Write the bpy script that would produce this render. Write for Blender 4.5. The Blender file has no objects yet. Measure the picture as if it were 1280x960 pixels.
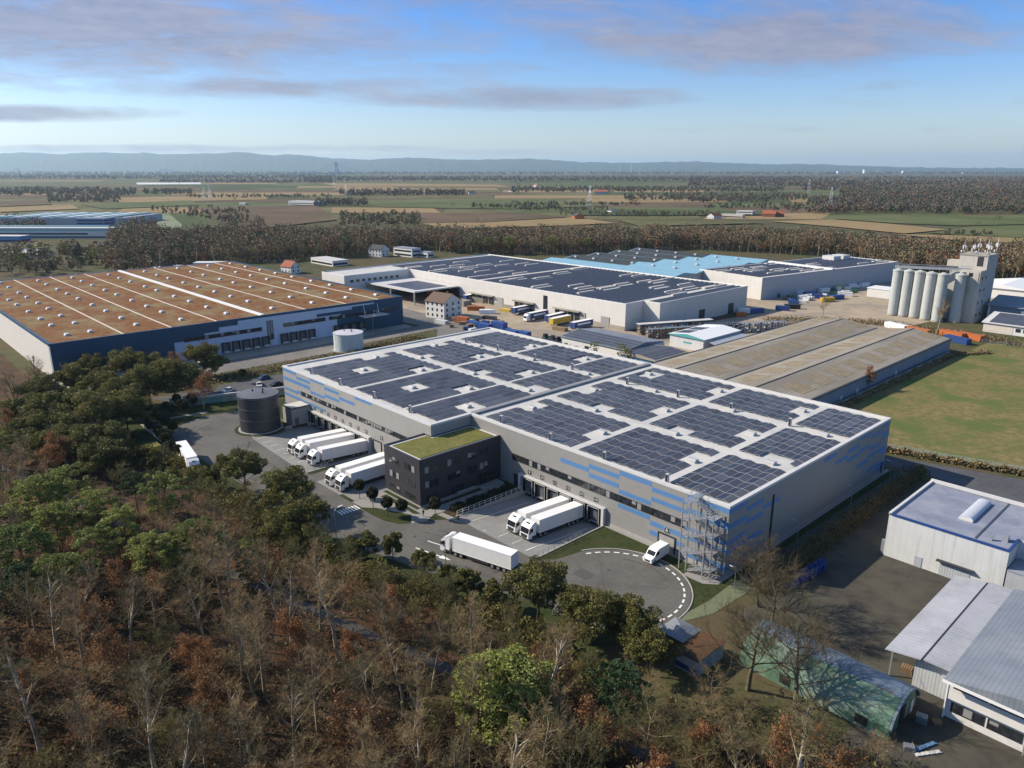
import bpy, bmesh, math, random
import numpy as np
from mathutils import Vector, Matrix
R = math.radians
rnd = random.Random(7)
NP = np.random.default_rng(11)
scene = bpy.context.scene
COL = scene.collection

# ------------------------------------------------------------------ camera
CAM = Vector((63.24, -112.98, 73.0))
FPX, HY = 930.0, 211.0                      # focal length in photo pixels, horizon row
PITCH = math.atan((480 - HY) / FPX)
HEAD = R(47.0)
_f = Vector((-math.sin(HEAD) * math.cos(PITCH), math.cos(HEAD) * math.cos(PITCH), -math.sin(PITCH)))
_r = Vector((math.cos(HEAD), math.sin(HEAD), 0))
_u = _r.cross(_f)
cd = bpy.data.cameras.new('camera'); cam = bpy.data.objects.new('camera', cd); COL.objects.link(cam)
cam.location = CAM; cam.rotation_euler = (math.pi / 2 - PITCH, 0, HEAD)
cd.sensor_width = 36; cd.lens = FPX / 1280 * 36; cd.clip_start = .5; cd.clip_end = 90000
scene.camera = cam

def at(px, py, z=0.0):
    """the point at height z that the photograph shows at a pixel"""
    d = _f + _r * ((px - 640) / FPX) + _u * ((480 - py) / FPX)
    t = (z - CAM.z) / d.z
    return CAM + d * t

# ------------------------------------------------------------------ materials
def _nodes(name):
    m = bpy.data.materials.new(name); m.use_nodes = True
    nt = m.node_tree; b = nt.nodes['Principled BSDF']
    return m, nt, b

def _link(nt, a, b): nt.links.new(a, b)

def _mix(nt, fac, a, b, mode='MIX'):
    n = nt.nodes.new('ShaderNodeMix'); n.data_type = 'RGBA'; n.blend_type = mode
    for s, v in ((0, fac), (6, a), (7, b)):
        if hasattr(v, 'links') or hasattr(v, 'is_linked'): nt.links.new(v, n.inputs[s])
        elif s == 0: n.inputs[0].default_value = v
        else: n.inputs[s].default_value = (*v, 1) if len(v) == 3 else v
    return n.outputs[2]

def _math(nt, op, a, b=None, c=None):
    n = nt.nodes.new('ShaderNodeMath'); n.operation = op
    for i, v in enumerate((a, b, c)):
        if v is None: continue
        if hasattr(v, 'is_linked'): nt.links.new(v, n.inputs[i])
        else: n.inputs[i].default_value = v
    return n.outputs[0]

def _pos(nt, obj=False):
    if obj:
        return nt.nodes.new('ShaderNodeTexCoord').outputs['Object']
    return nt.nodes.new('ShaderNodeNewGeometry').outputs['Position']

def _noise(nt, vec, scale, detail=4, rough=.6, stretch=None, out='Fac'):
    if stretch:
        mp = nt.nodes.new('ShaderNodeMapping'); mp.inputs['Scale'].default_value = stretch
        nt.links.new(vec, mp.inputs['Vector']); vec = mp.outputs[0]
    n = nt.nodes.new('ShaderNodeTexNoise'); n.inputs['Scale'].default_value = scale
    n.inputs['Detail'].default_value = detail; n.inputs['Roughness'].default_value = rough
    nt.links.new(vec, n.inputs['Vector'])
    return n.outputs[out]

def _ramp(nt, fac, stops):
    n = nt.nodes.new('ShaderNodeValToRGB'); e = n.color_ramp.elements
    while len(e) < len(stops): e.new(.5)
    for el, (p, c) in zip(e, stops):
        el.position = p; el.color = (*c, 1) if len(c) == 3 else c
    nt.links.new(fac, n.inputs[0])
    return n.outputs[0]

def mat(name, base, rough=.75, var=.25, scale=.6, metal=0.0, spec=.4, obj=False, lines=(), bump=0.0, bscale=3.0, rand=0.0,
        col2=None, c2scale=.15, c2lo=.45, c2hi=.6, stretch=None, stain=0.0, trans=0.0):
    """base colour broken up by two scales of noise; lines = (axis, period, width, factor) joints in world metres"""
    m, nt, b = _nodes(name)
    P = _pos(nt, obj)
    n1 = _noise(nt, P, scale, 6, .65, stretch)
    lo = tuple(c * (1 - var) for c in base); hi = tuple(min(1, c * (1 + var)) for c in base)
    c = _ramp(nt, n1, [(.3, lo), (.7, hi)])
    if col2:
        n2 = _noise(nt, P, c2scale, 8, .68, stretch)
        f = _ramp(nt, n2, [(c2lo, (0, 0, 0)), (c2hi, (1, 1, 1))])
        c = _mix(nt, f, c, col2)
    if stain:
        n3 = _noise(nt, P, 1.0, 5, .7, (.9, .9, .08))
        f = _ramp(nt, n3, [(.5, (1, 1, 1)), (.8, (1 - stain,) * 3)])
        c = _mix(nt, 1.0, c, f, 'MULTIPLY')
    if lines:
        sx = nt.nodes.new('ShaderNodeSeparateXYZ'); _link(nt, P, sx.inputs[0])
        for ax, per, w, k in lines:
            v = _math(nt, 'FRACT', _math(nt, 'DIVIDE', sx.outputs['XYZ'.index(ax)], per))
            f = _math(nt, 'LESS_THAN', v, w / per)
            c = _mix(nt, f, c, _mix(nt, 1.0, c, (k, k, k), 'MULTIPLY'))
    if rand:
        oi = nt.nodes.new('ShaderNodeObjectInfo')
        g = _ramp(nt, oi.outputs['Random'], [(0, (1 - rand,) * 3), (1, (1 + rand, 1 + rand * .9, 1 + rand * .7))])
        c = _mix(nt, 1.0, c, g, 'MULTIPLY')
    _link(nt, c, b.inputs['Base Color'])
    b.inputs['Roughness'].default_value = rough; b.inputs['Metallic'].default_value = metal
    b.inputs['Specular IOR Level'].default_value = spec
    if bump:
        bp = nt.nodes.new('ShaderNodeBump'); bp.inputs['Strength'].default_value = bump
        _link(nt, _noise(nt, P, bscale, 6, .7), bp.inputs['Height']); _link(nt, bp.outputs[0], b.inputs['Normal'])
    return m

def leafmat(name, a, b2, c3=None, scale=.5, rand=.25, rough=.65, trans=.25):
    """foliage: hue wanders from clump to clump and from tree to tree, thin leaves let some light through"""
    m, nt, b = _nodes(name)
    P = _pos(nt, True)
    n1 = _noise(nt, P, scale, 5, .7)
    st = [(.3, a), (.68, b2)] if c3 is None else [(.28, a), (.5, b2), (.72, c3)]
    c = _ramp(nt, n1, st)
    oi = nt.nodes.new('ShaderNodeObjectInfo')
    g = _ramp(nt, oi.outputs['Random'], [(0, (1 - rand, 1 - rand * .8, 1 - rand)), (1, (1 + rand, 1 + rand * .7, 1 + rand * .3))])
    c = _mix(nt, 1.0, c, g, 'MULTIPLY')
    _link(nt, c, b.inputs['Base Color']); b.inputs['Roughness'].default_value = rough; b.inputs['Specular IOR Level'].default_value = .2
    if trans:
        t = nt.nodes.new('ShaderNodeBsdfTranslucent'); _link(nt, c, t.inputs[0])
        mx = nt.nodes.new('ShaderNodeMixShader'); mx.inputs[0].default_value = trans
        _link(nt, b.outputs[0], mx.inputs[1]); _link(nt, t.outputs[0], mx.inputs[2])
        _link(nt, mx.outputs[0], nt.nodes['Material Output'].inputs['Surface'])
    return m

# ------------------------------------------------------------------ mesh building
class MB:
    """collects boxes, prisms and tubes in world metres; build() links them as one mesh object"""
    def __init__(s): s.v = []; s.f = []; s.m = []
    def add(s, v, f, mi=0):
        o = len(s.v); s.v += [tuple(p) for p in v]; s.f += [tuple(i + o for i in q) for q in f]; s.m += [mi] * len(f); return s
    def box(s, x0, x1, y0, y1, z0, z1, mi=0, no=''):
        v = [(x, y, z) for z in (z0, z1) for y in (y0, y1) for x in (x0, x1)]
        fs = {'b': (0, 2, 3, 1), 't': (4, 5, 7, 6), 's': (0, 1, 5, 4), 'n': (2, 6, 7, 3), 'w': (0, 4, 6, 2), 'e': (1, 3, 7, 5)}
        return s.add(v, [f for k, f in fs.items() if k not in no], mi)
    def quad(s, a, b, c, d, mi=0): return s.add([a, b, c, d], [(0, 1, 2, 3)], mi)
    def poly(s, pts, mi=0): return s.add(pts, [tuple(range(len(pts)))], mi)
    def prism(s, pts, z0, z1, mi=0, cap=True):
        n = len(pts); v = [(x, y, z0) for x, y in pts] + [(x, y, z1) for x, y in pts]
        f = [(i, (i + 1) % n, n + (i + 1) % n, n + i) for i in range(n)]
        if cap: f += [tuple(range(n))[::-1], tuple(range(n, 2 * n))]
        return s.add(v, f, mi)
    def ext(s, prof, axis, a, b, mi=0, cap=True):
        """a profile extruded along x (profile = y,z) or y (profile = x,z)"""
        n = len(prof)
        mk = (lambda p, t: (t, p[0], p[1])) if axis == 'x' else (lambda p, t: (p[0], t, p[1]))
        v = [mk(p, a) for p in prof] + [mk(p, b) for p in prof]
        f = [(i, (i + 1) % n, n + (i + 1) % n, n + i) for i in range(n)]
        if cap: f += [tuple(range(n))[::-1], tuple(range(n, 2 * n))]
        return s.add(v, f, mi)
    def cyl(s, x, y, z0, z1, r, n=24, r1=None, mi=0, cap=True):
        r1 = r if r1 is None else r1
        v = [(x + r * math.cos(2 * math.pi * i / n), y + r * math.sin(2 * math.pi * i / n), z0) for i in range(n)]
        v += [(x + r1 * math.cos(2 * math.pi * i / n), y + r1 * math.sin(2 * math.pi * i / n), z1) for i in range(n)]
        f = [(i, (i + 1) % n, n + (i + 1) % n, n + i) for i in range(n)]
        if cap: f += [tuple(range(n))[::-1], tuple(range(n, 2 * n))]
        return s.add(v, f, mi)
    def wheel(s, x0, x1, y, z, r, n=14, mi=0):
        v = [(x, y + r * math.cos(2 * math.pi * i / n), z + r * math.sin(2 * math.pi * i / n)) for x in (x0, x1) for i in range(n)]
        f = [(i, (i + 1) % n, n + (i + 1) % n, n + i) for i in range(n)] + [tuple(range(n))[::-1], tuple(range(n, 2 * n))]
        return s.add(v, f, mi)
    def tube(s, pts, r, n=6, mi=0, r1=None):
        pts = [Vector(p) for p in pts]; r1 = r if r1 is None else r1; rings = []
        for i, p in enumerate(pts):
            d = (pts[min(i + 1, len(pts) - 1)] - pts[max(i - 1, 0)]).normalized()
            a = d.orthogonal().normalized(); b = d.cross(a); rr = r + (r1 - r) * i / max(1, len(pts) - 1)
            rings.append([p + (a * math.cos(2 * math.pi * k / n) + b * math.sin(2 * math.pi * k / n)) * rr for k in range(n)])
        v = [q for ring in rings for q in ring]; f = []
        for i in range(len(pts) - 1):
            f += [(i * n + k, i * n + (k + 1) % n, (i + 1) * n + (k + 1) % n, (i + 1) * n + k) for k in range(n)]
        f += [tuple(range(n))[::-1], tuple(range((len(pts) - 1) * n, len(pts) * n))]
        return s.add(v, f, mi)
    def bar(s, a, b, w, mi=0): return s.tube([a, b], w / 1.5, 4, mi)
    def mesh(s, name, mats, off=(0, 0, 0)):
        me = bpy.data.meshes.new(name)
        me.from_pydata([(x - off[0], y - off[1], z - off[2]) for x, y, z in s.v], [], s.f)
        for m in (mats if isinstance(mats, (list, tuple)) else [mats]): me.materials.append(m)
        if any(s.m): me.polygons.foreach_set('material_index', s.m)
        me.update(); return me
    def build(s, name, mats, parent=None):
        off = Vector((0, 0, 0)); p = parent
        while p is not None: off = off + p.location; p = p.parent
        o = bpy.data.objects.new(name, s.mesh(name, mats, off)); COL.objects.link(o)
        o.parent = parent; return o

def tag(o, label=None, cat=None, group=None, kind=None):
    for k, v in (('label', label), ('category', cat), ('group', group), ('kind', kind)):
        if v: o[k] = v
    return o

def thing(name, label, cat, loc=(0, 0, 0), group=None, rz=0):
    o = bpy.data.objects.new(name, None); COL.objects.link(o); o.empty_display_size = .5
    o.location = loc; o.rotation_euler = (0, 0, rz)
    return tag(o, label, cat, group)

KIDS = {}
def kids(o):
    return [c for c in o.children]

def copy_tree(o, loc=None, rz=None, label=None, group=None, scale=None):
    r = o.copy(); COL.objects.link(r)
    if loc is not None: r.location = loc
    if rz is not None: r.rotation_euler = (r.rotation_euler[0], r.rotation_euler[1], rz)
    if scale is not None: r.scale = (scale,) * 3 if not hasattr(scale, '__len__') else scale
    if label: r['label'] = label
    if group: r['group'] = group
    for ch in PROTO.get(o.name, list(o.children)):
        c = ch.copy(); COL.objects.link(c); c.parent = r
        for g in PROTO.get(ch.name, list(ch.children)):
            d = g.copy(); COL.objects.link(d); d.parent = c
    return r
PROTO = {}
def proto(o):
    """remember a thing's children once: bpy's .children walks every object"""
    PROTO[o.name] = list(o.children)
    for c in PROTO[o.name]: PROTO[c.name] = list(c.children)
    return o

def np_mesh(name, v, q, mats, mi=None):
    me = bpy.data.meshes.new(name); n, k = q.shape
    me.vertices.add(len(v)); me.vertices.foreach_set('co', np.ascontiguousarray(v, dtype=np.float32).ravel())
    me.loops.add(n * k); me.loops.foreach_set('vertex_index', np.ascontiguousarray(q, dtype=np.int32).ravel())
    me.polygons.add(n); me.polygons.foreach_set('loop_start', np.arange(0, n * k, k, dtype=np.int32))
    try: me.polygons.foreach_set('loop_total', np.full(n, k, dtype=np.int32))
    except Exception: pass
    for m in (mats if isinstance(mats, (list, tuple)) else [mats]): me.materials.append(m)
    if mi is not None: me.polygons.foreach_set('material_index', np.ascontiguousarray(mi, dtype=np.int32))
    me.update(calc_edges=True); return me

def link_mesh(name, me, parent=None, loc=(0, 0, 0)):
    o = bpy.data.objects.new(name, me); COL.objects.link(o); o.parent = parent; o.location = loc; return o

_txt = {}
def text_mb(s, size, mb, frame, mi=0):
    """lettering as mesh faces; frame(u, v) -> world point"""
    if s not in _txt:
        cu = bpy.data.curves.new('lettering', 'FONT'); cu.body = s; cu.align_x = 'CENTER'; cu.align_y = 'CENTER'; cu.resolution_u = 2
        ob = bpy.data.objects.new('lettering', cu); COL.objects.link(ob)
        dg = bpy.context.evaluated_depsgraph_get(); dg.update()
        me = bpy.data.meshes.new_from_object(ob.evaluated_get(dg))
        _txt[s] = ([tuple(v.co) for v in me.vertices], [tuple(p.vertices) for p in me.polygons])
        bpy.data.objects.remove(ob); bpy.data.meshes.remove(me)
    v, f = _txt[s]
    mb.add([frame(x * size, y * size) for x, y, z in v], f, mi)

def sheet(name, polys, z, m, kind='structure'):
    mb = MB()
    for p in polys: mb.poly([(x, y, z) for x, y in p])
    return tag(mb.build(name, m), kind=kind)

def arc(cx, cy, r, a0, a1, n=24):
    return [(cx + r * math.cos(R(a0 + (a1 - a0) * i / n)), cy + r * math.sin(R(a0 + (a1 - a0) * i / n))) for i in range(n + 1)]

# ------------------------------------------------------------------ light
SUN_EL, SUN_AZ = R(34), math.atan2(-.58, -.82)          # towards the sun: from the gable side, low
sd = Vector((math.cos(SUN_EL) * math.cos(SUN_AZ), math.cos(SUN_EL) * math.sin(SUN_AZ), math.sin(SUN_EL)))
sl = bpy.data.lights.new('sun', 'SUN'); sl.energy = 5.0; sl.angle = R(.53); sl.color = (1, .885, .72)
so = bpy.data.objects.new('sun', sl); COL.objects.link(so); so.rotation_euler = sd.to_track_quat('Z', 'Y').to_euler(); so.location = (-300, -200, 400)

w = bpy.data.worlds.new('World'); scene.world = w; w.use_nodes = True
nt = w.node_tree; bg = nt.nodes['Background']
sky = nt.nodes.new('ShaderNodeTexSky'); sky.sky_type = 'NISHITA'; sky.sun_disc = False
sky.sun_elevation = SUN_EL; sky.sun_rotation = math.pi / 2 - SUN_AZ; sky.air_density = 1.0; sky.dust_density = .6; sky.ozone_density = 2.0; sky.altitude = 100
# thin sheets of cloud, laid out on a level plane overhead
tc = nt.nodes.new('ShaderNodeTexCoord'); sp = nt.nodes.new('ShaderNodeSeparateXYZ'); nt.links.new(tc.outputs['Generated'], sp.inputs[0])
zc = _math(nt, 'MAXIMUM', sp.outputs[2], .004)
# turn so that u runs across the view and v away from it
ch, sh = math.cos(HEAD), math.sin(HEAD)
uu = _math(nt, 'ADD', _math(nt, 'MULTIPLY', sp.outputs[0], ch), _math(nt, 'MULTIPLY', sp.outputs[1], sh))
vv = _math(nt, 'ADD', _math(nt, 'MULTIPLY', sp.outputs[0], -sh), _math(nt, 'MULTIPLY', sp.outputs[1], ch))
U_, V_ = _math(nt, 'DIVIDE', uu, zc), _math(nt, 'DIVIDE', vv, zc)
cb = nt.nodes.new('ShaderNodeCombineXYZ'); nt.links.new(U_, cb.inputs[0]); nt.links.new(V_, cb.inputs[1])
big = _noise(nt, cb.outputs[0], .33, 3, .5, (1.0, .8, 1))
fine = _noise(nt, cb.outputs[0], 1.1, 9, .66, (.8, 1.7, 1))
E_ = _math(nt, 'DIVIDE', 1.0, V_); X_ = _math(nt, 'DIVIDE', U_, V_)
dens = None
for cx, cy, rx, ry, k in ((200, 62, 520, 72, 1.15), (900, 62, 380, 58, 1.1), (560, 22, 340, 40, .75), (650, 131, 280, 17, .95), (60, 148, 230, 12, .95), (230, 188, 420, 7, .8), (1120, 122, 260, 26, .3), (330, 118, 360, 18, .85), (560, 75, 300, 40, .6), (1180, 30, 160, 26, .45), (1050, 165, 300, 10, .3), (620, 192, 180, 5, .4)):
    a = _math(nt, 'POWER', _math(nt, 'ABSOLUTE', _math(nt, 'DIVIDE', _math(nt, 'SUBTRACT', X_, (cx - 640) / 930), rx / 930)), 2.0)
    b = _math(nt, 'POWER', _math(nt, 'ABSOLUTE', _math(nt, 'DIVIDE', _math(nt, 'SUBTRACT', E_, (211 - cy) / 930), ry / 930)), 2.0)
    d = _math(nt, 'MULTIPLY', _math(nt, 'MAXIMUM', _math(nt, 'SUBTRACT', _math(nt, 'SUBTRACT', 1.0, a), b), 0.0), k)
    dens = d if dens is None else _math(nt, 'MAXIMUM', dens, d)
tilt = _math(nt, 'ADD', E_, _math(nt, 'MULTIPLY', X_, .05))
c2 = nt.nodes.new('ShaderNodeCombineXYZ'); nt.links.new(_math(nt, 'MULTIPLY', X_, 5.0), c2.inputs[0]); nt.links.new(_math(nt, 'MULTIPLY', tilt, 26.0), c2.inputs[1])
wv = nt.nodes.new('ShaderNodeVectorMath'); wv.operation = 'ADD'; nt.links.new(c2.outputs[0], wv.inputs[0])
ws = nt.nodes.new('ShaderNodeVectorMath'); ws.operation = 'SCALE'; ws.inputs['Scale'].default_value = .9; nt.links.new(_noise(nt, c2.outputs[0], .8, 3, .5, out='Color'), ws.inputs[0]); nt.links.new(ws.outputs[0], wv.inputs[1])
fine = _noise(nt, wv.outputs[0], 1.5, 9, .62); big = _noise(nt, wv.outputs[0], .5, 3, .5)
nse = _math(nt, 'ADD', _math(nt, 'MULTIPLY', big, .55), _math(nt, 'MULTIPLY', fine, .75))
cov = _math(nt, 'MULTIPLY', _math(nt, 'SUBTRACT', _math(nt, 'ADD', nse, _math(nt, 'MULTIPLY', dens, .37)), .745), 3.3)
cov = _math(nt, 'MULTIPLY', _math(nt, 'MINIMUM', _math(nt, 'MAXIMUM', cov, 0.0), 1.0), _math(nt, 'MINIMUM', _math(nt, 'MULTIPLY', dens, 4.0), 1.0))
ahead = _math(nt, 'GREATER_THAN', vv, .02)
cov = _math(nt, 'MULTIPLY', _math(nt, 'MULTIPLY', cov, ahead), .9)
SKYTINT = (.74, .91, 1.12)
skyc = _mix(nt, 1.0, sky.outputs[0], _ramp(nt, sp.outputs[2], [(0, (.86, .88, 1.0)), (.05, (.76, .83, 1.0)), (.12, (.50, .70, 1.02)), (.20, (.28, .58, 1.04)), (.5, (.84, .93, 1.02))]), 'MULTIPLY')
CLOUD = (1.55, 1.70, 2.55); CLOUD2 = (2.55, 2.5, 3.15)
lit = _noise(nt, wv.outputs[0], 3.2, 8, .7)
cc = _mix(nt, _ramp(nt, _math(nt, 'ADD', _math(nt, 'MULTIPLY', fine, .5), _math(nt, 'MULTIPLY', lit, .5)), [(.38, (0, 0, 0)), (.62, (1, 1, 1))]), CLOUD, CLOUD2)
nt.links.new(_mix(nt, cov, skyc, cc), bg.inputs[0])
bg.inputs[1].default_value = .118

vs = scene.view_settings; vs.view_transform = 'Standard'; vs.look = 'None'; vs.gamma = 1; vs.use_curve_mapping = False; vs.exposure = .46
cy = scene.cycles
cy.max_bounces = 5; cy.diffuse_bounces = 2; cy.glossy_bounces = 2; cy.transmission_bounces = 3; cy.transparent_max_bounces = 6; cy.volume_bounces = 2
cy.use_denoising = True; cy.caustics_reflective = False; cy.caustics_refractive = False
# ------------------------------------------------------------------ setting materials
M = {}
M['soil'] = mat('meadow_soil', (.075, .08, .035), .95, .3, .12, col2=(.10, .075, .045), c2scale=.03, spec=.1)
M['litter'] = mat('leaf_litter', (.06, .042, .027), .95, .45, 1.4, col2=(.11, .06, .033), c2scale=.12, spec=.1, bump=.5, bscale=4)
M['lawn'] = mat('mown_lawn', (.035, .048, .018), .95, .3, .8, col2=(.05, .055, .022), c2scale=.2, spec=.1, bump=.3, bscale=8)
M['asphalt'] = mat('yard_asphalt', (.122, .117, .107), .9, .17, 1.3, col2=(.098, .093, .085), c2scale=.09, c2lo=.44, c2hi=.58, bump=.15, bscale=12, spec=.25)
M['asphalt_dark'] = mat('old_asphalt', (.075, .077, .083), .9, .18, .6, col2=(.10, .10, .105), c2scale=.07, spec=.25)
M['asphalt_mid'] = mat('works_road_asphalt', (.16, .15, .14), .9, .16, .5, col2=(.20, .185, .165), c2scale=.05, spec=.2)
M['conc'] = mat('apron_concrete', (.25, .245, .235), .88, .08, .7, col2=(.21, .205, .195), c2scale=.1, lines=(('X', 5, .06, .8), ('Y', 5, .06, .8)), spec=.2)
M['conc_far'] = mat('weathered_concrete', (.34, .31, .26), .9, .12, .3, col2=(.26, .235, .19), c2scale=.04, lines=(('X', 8, .12, .85), ('Y', 8, .12, .85)), spec=.2)
M['paving'] = mat('paving_slabs', (.27, .26, .245), .9, .08, 1.5, lines=(('X', .8, .04, .8), ('Y', .8, .04, .8)), spec=.2)
M['pale_conc'] = mat('pale_concrete', (.34, .33, .31), .85, .08, 1.0, spec=.2)
M['dirt'] = mat('dirt_yard', (.066, .06, .05), .95, .3, .35, col2=(.085, .08, .06), c2scale=.09, bump=.4, bscale=3, spec=.15)
M['white_paint'] = mat('road_paint', (.74, .74, .72), .7, .06, 3, spec=.3)
M['grey_paint'] = mat('worn_paint', (.26, .26, .25), .8, .1, 3, spec=.3)
M['field'] = mat('rough_pasture', (.175, .145, .062), .95, .35, .5, col2=(.10, .125, .038), c2scale=.06, c2lo=.45, c2hi=.60, spec=.1, bump=.4, bscale=1.5)
M['bare_earth'] = mat('bare_earth_patch', (.30, .24, .17), .95, .2, .5, spec=.1)
M['pathgreen'] = mat('service_path', (.062, .075, .058), .9, .12, .6, spec=.2)
M['pathpale'] = mat('pale_reinforced_grass', (.145, .16, .095), .9, .1, .8, spec=.2)
M['water'] = mat('wet_lane', (.052, .049, .046), .6, .2, .5, spec=.5)
M['yardsand'] = mat('sandy_yard', (.36, .29, .21), .92, .18, .18, col2=(.27, .23, .18), c2scale=.05, spec=.15)
M['woodfloor'] = mat('wood_floor', (.055, .04, .026), .95, .35, .2, spec=.1)

PITS = [(-133, -98, -31.5, -12.5), (-53.3, -28.5, -20.0, 0.0)]
# one sheet from under the camera to the horizon, with openings for the two sunken dock ramps
xs = sorted({-42000, -20000, -8000, -3000, -1200, -600, -400, -300, -200, -100, 0, 60, 120, 400, 1200, 4000, 20000, 42000} | {p for a in PITS for p in a[:2]})
ys = sorted({-20000, -3000, -600, -200, -100, -50, 50, 100, 200, 300, 450, 700, 1200, 2500, 6000, 16000, 42000} | {p for a in PITS for p in a[2:]})
mb = MB(); vi = {}
for i in range(len(xs)):
    for j in range(len(ys)): vi[i, j] = len(mb.v); mb.v.append((xs[i], ys[j], 0))
for i in range(len(xs) - 1):
    for j in range(len(ys) - 1):
        cx, cy_ = (xs[i] + xs[i + 1]) / 2, (ys[j] + ys[j + 1]) / 2
        if any(a < cx < b and c < cy_ < d for a, b, c, d in PITS): continue
        mb.f.append((vi[i, j], vi[i + 1, j], vi[i + 1, j + 1], vi[i, j + 1])); mb.m.append(0)
tag(mb.build('ground', M['soil']), kind='structure')

sheet('forest_floor', [[(-420, -300), (140, -300), (140, -31), (33, -31), (20, -36), (8, -38), (-14, -36.5), (-23, -38), (-36, -43.5), (-56, -48), (-66, -49.5), (-120, -52.5), (-145, -57), (-178, -57), (-192, -40), (-200, -20), (-206, -14), (-240, -64), (-420, -64)]], .02, M['litter'])
# site lawns (all round the asphalt, broken by the sunken ramps)
sheet('lawn', [[(-178, -57), (-145, -57), (-120, -52.5), (-66, -49.5), (-56, -48), (-36, -43.5), (-23, -38), (-14, -36.5), (-2, -35), (2, -24), (3, -12), (6, -2.5), (6, 76), (0, 76), (0, 0), (-28.5, 0), (-28.5, -20), (-53.3, -20), (-53.3, 0), (-73, 0), (-73, -12.5), (-98, -12.5), (-98, -31.5), (-133, -31.5), (-133, -12.5), (-149.5, -12.5), (-149.5, 76), (-160, 76), (-160, -12), (-178, -14)]], .03, M['lawn'])

asph = [(-143.5, -48.6), (-120, -48.6), (-66, -46), (-56, -44), (-36, -38.8), (-23.5, -33.8), (-15, -31.0)] + arc(-11.7, -17.7, 13.7, -100, 157) + \
    [(-25.6, -18.6), (-28.5, -21.5), (-48.2, -21.5), (-51, -22.2), (-53.7, -23.3), (-56.2, -27.2), (-57.4, -30.0), (-58.9, -32.2), (-62.5, -33.6), (-66.5, -34.0), (-75.2, -33.8), (-91.2, -33.8), (-91.2, -12.6), (-97.7, -12.6), (-97.7, -33.6), (-129.7, -32.2), (-133, -31.5), (-133, -19), (-146, -17.5)] + arc(-143.5, -32.6, 16, 100, 270, 20)[:-1]
sheet('asphalt_yard', [asph], .06, M['asphalt'])
# concrete dock aprons; the two long ones slope down to the docks
mb = MB()
mb.quad((-129.7, -32.2, .06), (-97.9, -33.5, .06), (-97.9, -31.5, .06), (-133, -31.5, .06)); mb.quad((-133, -31.5, .06), (-97.9, -31.5, .06), (-97.9, -12.5, -1.1), (-133, -12.5, -1.1))
tag(mb.build('dock_apron', M['conc']), kind='structure')
mb = MB()
mb.quad((-51.5, -21.5, .07), (-28.6, -21.5, .07), (-28.6, -20, .06), (-53.2, -20, .06)); mb.quad((-53.2, -20, .06), (-28.6, -20, .06), (-28.6, 0, -1.1), (-53.2, 0, -1.1))
tag(mb.build('dock_apron', M['conc']), kind='structure')
sheet('dock_apron', [[(-91.2, -33.8), (-75.3, -33.8), (-75.3, -12.6), (-91.2, -12.6)]], .07, M['conc'])
# ramp edge walls
for name, x, y0, y1 in (('retaining_wall', -28.5, -21.2, 0), ('retaining_wall', -97.8, -33.0, -12.5), ('retaining_wall', -53.4, -21.0, 0), ('retaining_wall', -133.1, -31.2, -18.8)):
    b = MB().ext([(y0, .02), (y0, .16), (y1, .22), (y1, -1.12), (y0 + 1, -.1)], 'x', x - .14, x + .14)
    tag(b.build(name, M['pale_conc']), {(-28.5): 'low concrete edge wall between the sunken dock ramp and the lawn by the turning circle', (-97.8): 'low concrete edge wall beside the grass strip at the three docked trucks', (-53.4): 'low concrete edge wall along the clipped hedge by the dark office', (-133.1): 'low concrete edge wall near the dark grey tank'}[x], 'retaining wall')
sheet('grass_strip', [[(-97.6, -33.0), (-96.0, -33.0), (-96.0, -13), (-97.6, -13)]], .08, M['lawn'])
# footpaths round the office and the hall
sheet('footpath', [[(-75.2, -33.7), (-71.3, -33.5), (-69.0, -31.5), (-60.7, -27.6), (-57.4, -30.0), (-55.9, -26.8), (-57.6, -23.8), (-57.2, -22.2), (-57.2, -1.4), (-61.9, -1.4), (-61.9, -25.2), (-75.3, -25.2)]], .065, M['paving'])
sheet('grass_strip', [[(-73.4, -27.2), (-73.4, -25.6), (-59.5, -25.8), (-60.8, -27.0), (-63, -26.9)], [(-61.3, -24), (-60.2, -24), (-60.2, -4), (-61.3, -4)]], .085, M['lawn'])
sheet('grass_strip', [[(-80.5, -34.0), (-75.4, -33.9), (-75.4, -32.9), (-80.5, -33.0)]], .09, M['lawn'])
sheet('planting_bed', [[(-57.0, -21.3), (-53.6, -21.3), (-53.6, -1.6), (-57.0, -1.6)]], .085, M['litter'])
sheet('footpath', [[(-53.3, -23.0), (-49.2, -21.7), (-53.6, -21.6), (-57, -21.9), (-57, -23.4)]], .068, M['paving'])
sheet('plinth_paving', [[(-28.3, -.9), (.9, -.9), (.9, 75.5), (0, 75.5), (0, -.02), (-28.3, -.02)], [(-5.6, -.9), (-5.6, -5.2), (-1.2, -5.2), (.9, -3.4), (.9, -.9)]], .07, M['paving'])
sheet('service_path', [[(2.4, -2), (5.9, -2), (5.9, 76), (2.6, 76)]], .05, M['pathgreen'])
sheet('grass_paving', [[(2.6, -19.5), (5.4, -12), (5.9, -2.02), (2.4, -2.02), (2.7, -9), (2.0, -17)]], .055, M['pathpale'])
# kerb line of the turning circle
mb = MB(); p = arc(-11.7, -17.7, 13.8, -40, 157, 48); q = arc(-11.7, -17.7, 14.05, -40, 157, 48)
for i in range(48):
    a, b, c, d = p[i], p[i + 1], q[i + 1], q[i]
    mb.quad((*a, .16), (*b, .16), (*c, .16), (*d, .16)); mb.quad((*a, .02), (*b, .02), (*b, .16), (*a, .16)); mb.quad((*d, .02), (*c, .02), (*c, .16), (*d, .16))
tag(mb.build('kerb', M['pale_conc']), kind='structure')
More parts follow.
